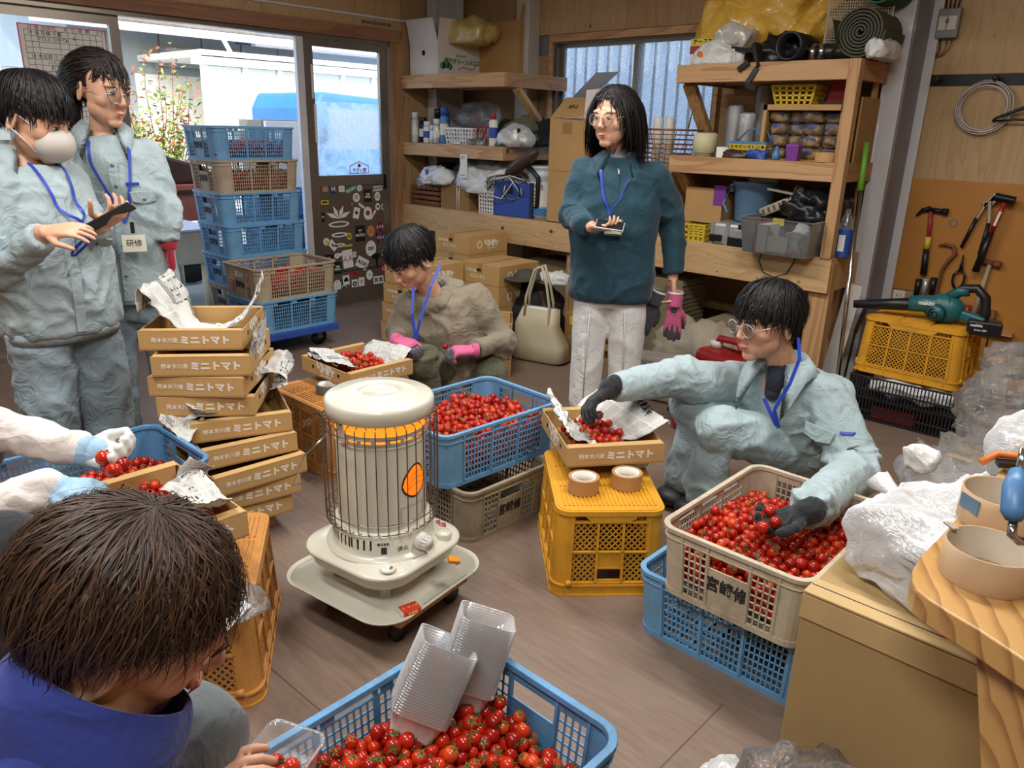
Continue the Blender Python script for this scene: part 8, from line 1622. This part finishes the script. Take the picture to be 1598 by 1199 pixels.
for w,d,c in ((wrL,V((-2.619,2.406,0.421)),.6),(wrR,V((-2.724,2.255,0.453)),.5)):
    sd=-1 if c==.6 else 1; m=MB(); hand_shapes(m,w,d-w,V((0,0,-1))-CAMD*.3,sd,.98,(c,)*4,extra=.0035); m.tube([w-(d-w).normalized()*.03,w],[.036,.035],14); mesh_obj(m,'pink_glove','pink_glove',P3,.0045,2)
    m=MB(); dn=(d-w).normalized(); hand_shapes(m,w+dn*.022+V((0,0,-.012)),d-w,V((0,0,-1))-CAMD*.3,sd,.90,(c,)*4,extra=.004); mesh_obj(m,'glove_coating','grey_glove',P3,.0048,2)
p=V((-2.747,2.301,0.420)); MB().box(p,(.06,.03,.004),Matrix.Rotation(-.5,3,'Z')).build('paper_slip','paper',P3)
bj=bvh(jk); lanyard(P3,[[V((-2.776,2.478,0.813)),V((-2.745,2.385,0.717)),V((-2.738,2.309,0.567)),V((-2.745,2.289,0.474))],[V((-2.813,2.335,0.713)),V((-2.773,2.291,0.595)),V((-2.745,2.289,0.474))]],w=.014,nrm=CAMD)
tomato((-2.612,2.358,0.454),'tomato pinched in the pink glove of the youth in khaki',None,random.Random(4),1.1)

# ---------- crouching man on the right ----------
P5=thing('person','crouching young man in glasses and pale blue workwear reaching out in black gloves','person',(0,0,0)); F=fdir(-58); S=UP.cross(F)
H5=head_frame((-1.177,2.640,0.799),fdir(-66)-UP*.14,UP,1.22); nk=V(H5.translation); hn=V((-1.123,2.717,0.623))
shN,shF=V((-0.956,2.762,0.528)),V((-1.297,2.774,0.496)); elN,wrN=V((-0.775,2.630,0.331)),V((-0.675,1.926,0.475)); elF,wrF=V((-1.443,2.449,0.559)),V((-1.482,2.118,0.585))
hip=V((-1.040,2.957,0.114)); hip.z=.24; kF,kN=V((-1.418,2.608,0.417)),V((-1.241,2.513,0.386)); aF,aN=V((-1.405,2.593,0.006)),V((-1.287,2.539,0.084)); aF.z=.07; aN.z=.08
m=MB(); head_shapes(m,H5); limb(m,[nk+(hn-nk)*.3,hn,hn+V((0,0,-.08))],[.056,.056,.08]); ck=(shN+shF)/2; limb(m,[ck,shN,elN,wrN],[.07,.05,.038,.028],end=False); limb(m,[ck,shF,elF,wrF],[.07,.05,.038,.028],end=False); rings_torso(m,[(hip,.12,.10),(hip*.5+ck*.5,.12,.10),(ck,.13,.08)],S)
limb(m,[hip-S*.05,kF,aF],[.08,.056,.04]); limb(m,[hip+S*.05,kN,aN],[.08,.056,.04])
hF=V((-1.512,2.036,0.535))-wrF; hN=V((-0.744,1.880,0.430))-wrN
hand_shapes(m,wrF,hF,V((0,0,-1))+V((.4,0,0)),-1,1.0,(.35,.4,.4,.45),(.8,.3),.11,.0058,-.004); hand_shapes(m,wrN,hN,V((.0,-.3,.9)),-1,1.0,(.4,.45,.5,.5),(.8,.3),.11,.0058,-.004); mesh_obj(m,'body','skin',P5,.004,3)
face_parts(P5,H5,.35,'hair_black'); glasses(P5,H5,'silver',.0235,.033,.85)
hair(P5,H5,'hair','hair_black',3000,cut(.018,.014,-.055),.0042,(0,.055,.123),.056,-.066,.28,(1.05,1.18),12,9,18,.2,.012,hug=.72)
ax=(ck-hip).normalized(); m=MB(); rings_torso(m,[(hip-ax*.02,.17,.15),(hip+ax*.10,.20,.165),(hip+(ck-hip)*.55,.20,.16),(ck-ax*.02,.19,.14),(ck+(hn-ck)*.5,.14,.11),(hn+V((0,0,-.02)),.085,.08)],S)
limb(m,[ck+(shN-ck)*.5,shN,elN,wrN-(wrN-elN).normalized()*.02],[.11,.095,.082,.056],end=False); limb(m,[ck+(shF-ck)*.5,shF,elF,wrF-(wrF-elF).normalized()*.02],[.11,.088,.078,.052],end=False)
jk=mesh_obj(m,'work_jacket','workwear_bright',P5,.0065,4); folds(jk,.015,9,1.3,21,fn=creases([(elN,.14,1.3),(elF,.13,1.1),(wrN,.12,.9),(shN,.12,.4),(hip,.2,.6)]))
bj=bvh(jk); fw5=(fdir(-45)+V((0,0,-.25))).normalized(); collar(P5,'workwear_bright',hn+V((0,0,-.005)),(UP-fdir(-58)*.1).normalized(),fdir(-42),UP.cross(fdir(-42)),.085,.060,.5,.12); m=MB(); limb(m,[hn+V((0,0,-.01))+fdir(-40)*.02,hn+V((0,0,-.09))+fdir(-40)*.07],[.055,.030]); m.build('inner_shirt','navy_shirt',P5)
fc5=fdir(-30); pk=V((-0.932,2.553,0.475)); flap_pocket(P5,'workwear_bright',pk,IR*.9+CAMD*.2-UP*.2,UP+IR*.12,.115,.055,button=False,B_=bj); flap_pocket(P5,'lanyard_blue',V((-0.814,2.594,0.510)),IR*.9+CAMD*.2,UP+IR*.12,.055,.014,.003,False,'sleeve_tab',bj); flap_pocket(P5,'grey_plastic',V((-0.806,2.601,0.475)),IR*.9+CAMD*.2,UP+IR*.12,.034,.036,.003,False,'sleeve_patch',bj)
for px in ((-1.127,2.578,0.546),(-1.109,2.567,0.510)): MB().sphere(stick(bj,px,.003)[0],.008,10,6).build('snap_button','button_grey',P5)
m=MB(); limb(m,[hip-S*.03,kF,aF+V((0,0,.03))],[.13,.098,.088]); limb(m,[hip+S*.04,kN,aN+V((0,0,.03))],[.13,.10,.092]); pt=mesh_obj(m,'work_trousers','workwear_bright',P5,.008,4); folds(pt,.012,10,.9,23,fn=creases([(kN,.12,.8),(aN,.14,.9),(aF,.14,.9)]))
for a in (aF,aN): MB().sphere(a+fdir(-60)*.06+V((0,0,-.03)),.075,16,8,(1,1,.5)).build('shoe','shoe_black',P5)
for w,d,pn,cu in ((wrF,hF,V((0,0,-1))+V((.4,0,0)),(.35,.4,.4,.45)),(wrN,hN,V((.0,-.3,.9)),(.4,.45,.5,.5))):
    m=MB(); dn=d.normalized(); hand_shapes(m,w,d,pn,-1,1.0,cu,(.8,.3),.11,.0098,.0035); limb(m,[w-dn*.02,w+dn*.01],[.037,.036]); gl=mesh_obj(m,'black_glove','black_glove',P5,.0045,2); crumple(gl,.002,30,.8,3)
lanyard(P5,[[V((-1.061,2.666,0.757)),V((-1.014,2.587,0.704)),V((-1.012,2.527,0.623)),V((-1.032,2.475,0.535)),V((-1.016,2.496,0.466))],[V((-1.079,2.485,0.563)),V((-1.022,2.491,0.473))]],w=.013,nrm=CAMD)
for px,l in (((-1.541,2.058,0.500),'tomato between the black glove fingers above the centre tray'),((-1.494,2.080,0.490),'tomato just dropping from the black glove above the centre tray')): tomato(px,l,None,random.Random(6),1.1)
for px,l in (((-0.773,1.847,0.455),'tomato on the black gloved palm in the cream crate'),((-0.761,1.888,0.460),'second tomato on the black gloved palm'),((-0.736,1.799,0.455),'tomato at the fingertips of the glove in the cream crate'),((-0.721,1.841,0.460),'tomato cradled under the thumb of the black glove')): tomato(px,l,None,random.Random(8),1.12)

# ---------- brown haired person in the foreground ----------
P6=thing('person','person with brown hair in a royal blue jacket, seen from behind','person',(0,0,0))
f6=(fdir(108)-UP*.6).normalized(); F=fdir(118); S=UP.cross(F)
H6=head_frame((-0.746,0.235,0.956),f6,UP+F*.2+CAMD*.22,1.03); nk=V(H6.translation); hn=V((-0.746,0.175,0.859))
hip=V((-.66,-.02,.42)); ck=hn+V((-.01,-.07,-.10)); shR,shL=ck+S*-.17,ck+S*.17
Q=[V((-0.816,0.261,0.591)),V((-0.801,0.322,0.629))]
elR,wrR=V((-.60,.12,.66)),Q[0]
m=MB(); head_shapes(m,H6); limb(m,[nk+(hn-nk)*.35,hn,ck],[.055,.056,.08]); rings_torso(m,[(hip,.13,.1),(hip*.5+ck*.5,.13,.1),(ck,.13,.08)],S); limb(m,[ck,shR,elR,wrR],[.07,.05,.038,.028],end=False); limb(m,[ck,shL,shL+V((.0,.1,-.26)),V((-.80,.16,.52))],[.07,.05,.038,.028])
kn=V((-0.888,0.316,0.634)); kn2=V((-1.014,0.202,0.482)); limb(m,[hip,kn,V((kn.x-.0,kn.y-.12,.06))],[.08,.06,.04]); limb(m,[hip,kn2,V((kn2.x,kn2.y-.1,.06))],[.08,.06,.04])
hand_shapes(m,wrR,Q[1]-Q[0],V((.2,.3,-.9)),1,.95,(.25,.3,.3,.3),(.9,-.1),.05); hand_shapes(m,V((-.80,.16,.52)),V((-.1,.5,.0)),V((0,0,-1)),-1,.95)
mesh_obj(m,'body','skin',P6,.0034,3); face_parts(P6,H6,0.0,'hair_brown')
for k in KIDS[P6.name]:
    if k.name.startswith(('eye','iris')) and not k.name.startswith('eyebrow'): k.data.materials[0]=MATS['skin']
hair(P6,H6,'hair','hair_brown',15000,cut(.05,.042,-.060,.012),.0016,(.012,.035,.127),  .058,-.07,.10,(1.02,1.15),14,31,34,.12,.034,curl=.20,hug=.8,capmat='hair_dark')
m=MB(); rings_torso(m,[(hip,.19,.15),(hip*.5+ck*.5,.21,.17),(ck-V((0,0,.04)),.20,.15),(ck+V((0,0,.03)),.17,.12),(hn+V((0,0,-.03)),.085,.08)],S); limb(m,[ck-S*.1,shR,elR,wrR-(wrR-elR).normalized()*.03],[.10,.085,.06,.042],end=False); limb(m,[ck+S*.1,shL,shL+V((0,.1,-.26)),V((-.80,.16,.52))],[.10,.085,.06,.042])
jk=mesh_obj(m,'jacket','royal_blue',P6,.006,5); folds(jk,.009,9,.9,33)
up6=(nk-hn).normalized(); m=MB(); n_=40; rg=[]; fw=(F-up6*F.dot(up6)).normalized(); sd=up6.cross(fw)
for k,(r,h_) in enumerate(((.092,-.03),(.094,.0),(.088,.035),(.080,.055),(.074,.052),(.080,.02),(.084,-.03))):
    rg.append([hn+(sd*math.cos(a)+fw*math.sin(a)*1.12)*r*(1+.05*math.sin(3*a+k))+up6*(h_-.012*math.sin(a)) for a in np.linspace(0,2*PI,n_,endpoint=False)])
cl=m.loft(rg,cap=False).build('collar','royal_blue',P6); sb=cl.modifiers.new('s','SUBSURF'); sb.levels=1; sb.render_levels=1
m=MB(); limb(m,[hip,kn,V((kn.x,kn.y-.12,.08))],[.10,.088,.07],20); limb(m,[hip,kn2,V((kn2.x,kn2.y-.1,.08))],[.10,.088,.07],20); pt=mesh_obj(m,'trousers','grey_pants',P6,.008,3); folds(pt,.005,9,.8,35)
for k in (kn,kn2): MB().sphere((k.x,k.y-.08,.045),.07,14,8,(.9,1.2,.6)).build('shoe','shoe_black',P6)
MB().bb((hip.x-.16,hip.y-.2,0),(hip.x+.16,hip.y+.14,.32)).build('seat_box','crate_orange'); tag(bpy.data.objects['seat_box'],'low orange box seat under the person in royal blue','seat')

# ---------- person at the left edge, only arms and knee in view ----------
P7=thing('person','person at the left edge in white sleeves and pale blue gloves filling a tray','person',(0,0,0)); F=fdir(75); S=UP.cross(F)
ck=V((-2.130,0.213,0.813)); hn=ck+V((.0,.02,.10)); hip=V((ck.x-.05,ck.y-.12,.40)); nk=hn+F*.06+V((0,0,.09)); H7=head_frame(nk,(F-UP*.6),UP,1.05)
w1,h1=V((-1.992,0.568,0.653)),V((-1.916,0.630,0.634)); w2,h2=V((-1.936,0.467,0.600)),V((-1.859,0.560,0.585)); s1,s2=ck+S*.17,ck-S*.17; e1,e2=V((-2.150,0.363,0.744)),V((-1.973,0.275,0.568))
m=MB(); head_shapes(m,H7); limb(m,[nk,hn,ck],[.055,.055,.08]); rings_torso(m,[(hip,.13,.1),(hip*.5+ck*.5,.13,.1),(ck,.13,.08)],S); limb(m,[ck,s1,e1,w1],[.07,.05,.038,.028]); limb(m,[ck,s2,e2,w2],[.07,.05,.038,.028])
k1,k2=V((-1.664,0.300,0.597)),V((-2.237,0.365,0.640)); limb(m,[hip,k1,V((k1.x-.05,k1.y-.08,.06))],[.08,.06,.04]); limb(m,[hip,k2,V((k2.x-.1,k2.y-.1,.06))],[.08,.06,.04]); hand_shapes(m,w1,h1-w1,V((.2,-.3,.9)),-1,.9,(.5,.5,.5,.5)); hand_shapes(m,w2,h2-w2,V((0,.2,-1)),-1,.9,(.2,.3,.3,.3)); mesh_obj(m,'body','skin',P7,.005,3); face_parts(P7,H7,.4); hair(P7,H7,'hair','hair_black',1200,lambda p:.08+0*p[:,0],.006,steps=9,seed=40)
m=MB(); rings_torso(m,[(hip,.18,.14),(hip*.5+ck*.5,.19,.14),(ck,.18,.12),(hn,.08,.07)],S); limb(m,[ck+S*.1,s1,e1,w1-(w1-e1).normalized()*.005],[.09,.075,.055,.042]); limb(m,[ck-S*.1,s2,e2,w2-(w2-e2).normalized()*.005],[.09,.075,.058,.046]); jk=mesh_obj(m,'sweatshirt','white_sleeve',P7,.0065,4); folds(jk,.006,16,.8,41,stretch=(1,1,1))
m=MB(); limb(m,[hip,k1,V((k1.x-.05,k1.y-.08,.08))],[.12,.10,.075],18); limb(m,[hip,k2,V((k2.x-.1,k2.y-.1,.08))],[.12,.10,.075],18); pt=mesh_obj(m,'trousers','dark_trouser',P7,.009,3)
for k,o_ in ((k1,(-.05,-.08)),(k2,(-.1,-.1))): MB().sphere((k.x+o_[0]+.04,k.y+o_[1]+.03,.045),.08,14,8,(1,1,.6)).build('shoe','shoe_black',P7)
m=MB(); hand_shapes(m,w2,h2-w2,V((0,.2,-1)),-1,1.0,(.12,.35,.4,.4),(.2,.2),.12,.0105,.004); d=(h2-w2).normalized(); limb(m,[w2-d*.02,w2+d*.02],[.040,.036]); g7=mesh_obj(m,'blue_glove','blue_glove',P7,.0045,2); crumple(g7,.0025,26,.8,4)
m=MB(); hand_shapes(m,w1,h1-w1,V((.2,-.3,.9)),-1,1.0,(.5,.5,.5,.5),(.5,.4),.08,.0105,.004); g8=mesh_obj(m,'white_glove','white_glove',P7,.0045,2); d=(h1-w1).normalized(); m=MB(); limb(m,[w1-d*.035,w1+d*.03],[.040,.040]); m.build('glove_cuff','blue_glove',P7)
for px,l in (((-1.897,0.586,0.655),'large tomato on the white gloved palm'),((-1.861,0.593,0.632),'tomato at the heel of the white gloved palm'),((-1.869,0.616,0.636),'tomato near the white glove fingertips'),((-1.903,0.596,0.628),'tomato tucked behind the others on the white gloved palm')): tomato(px,l,None,random.Random(9),1.25)
MB().bb((hip.x-.16,hip.y-.16,0),(hip.x+.16,hip.y+.16,.30)).build('seat_crate','crate_orange'); tag(bpy.data.objects['seat_crate'],'orange box seat under the person at the left edge','seat')
print('tomatoes',NT[0])
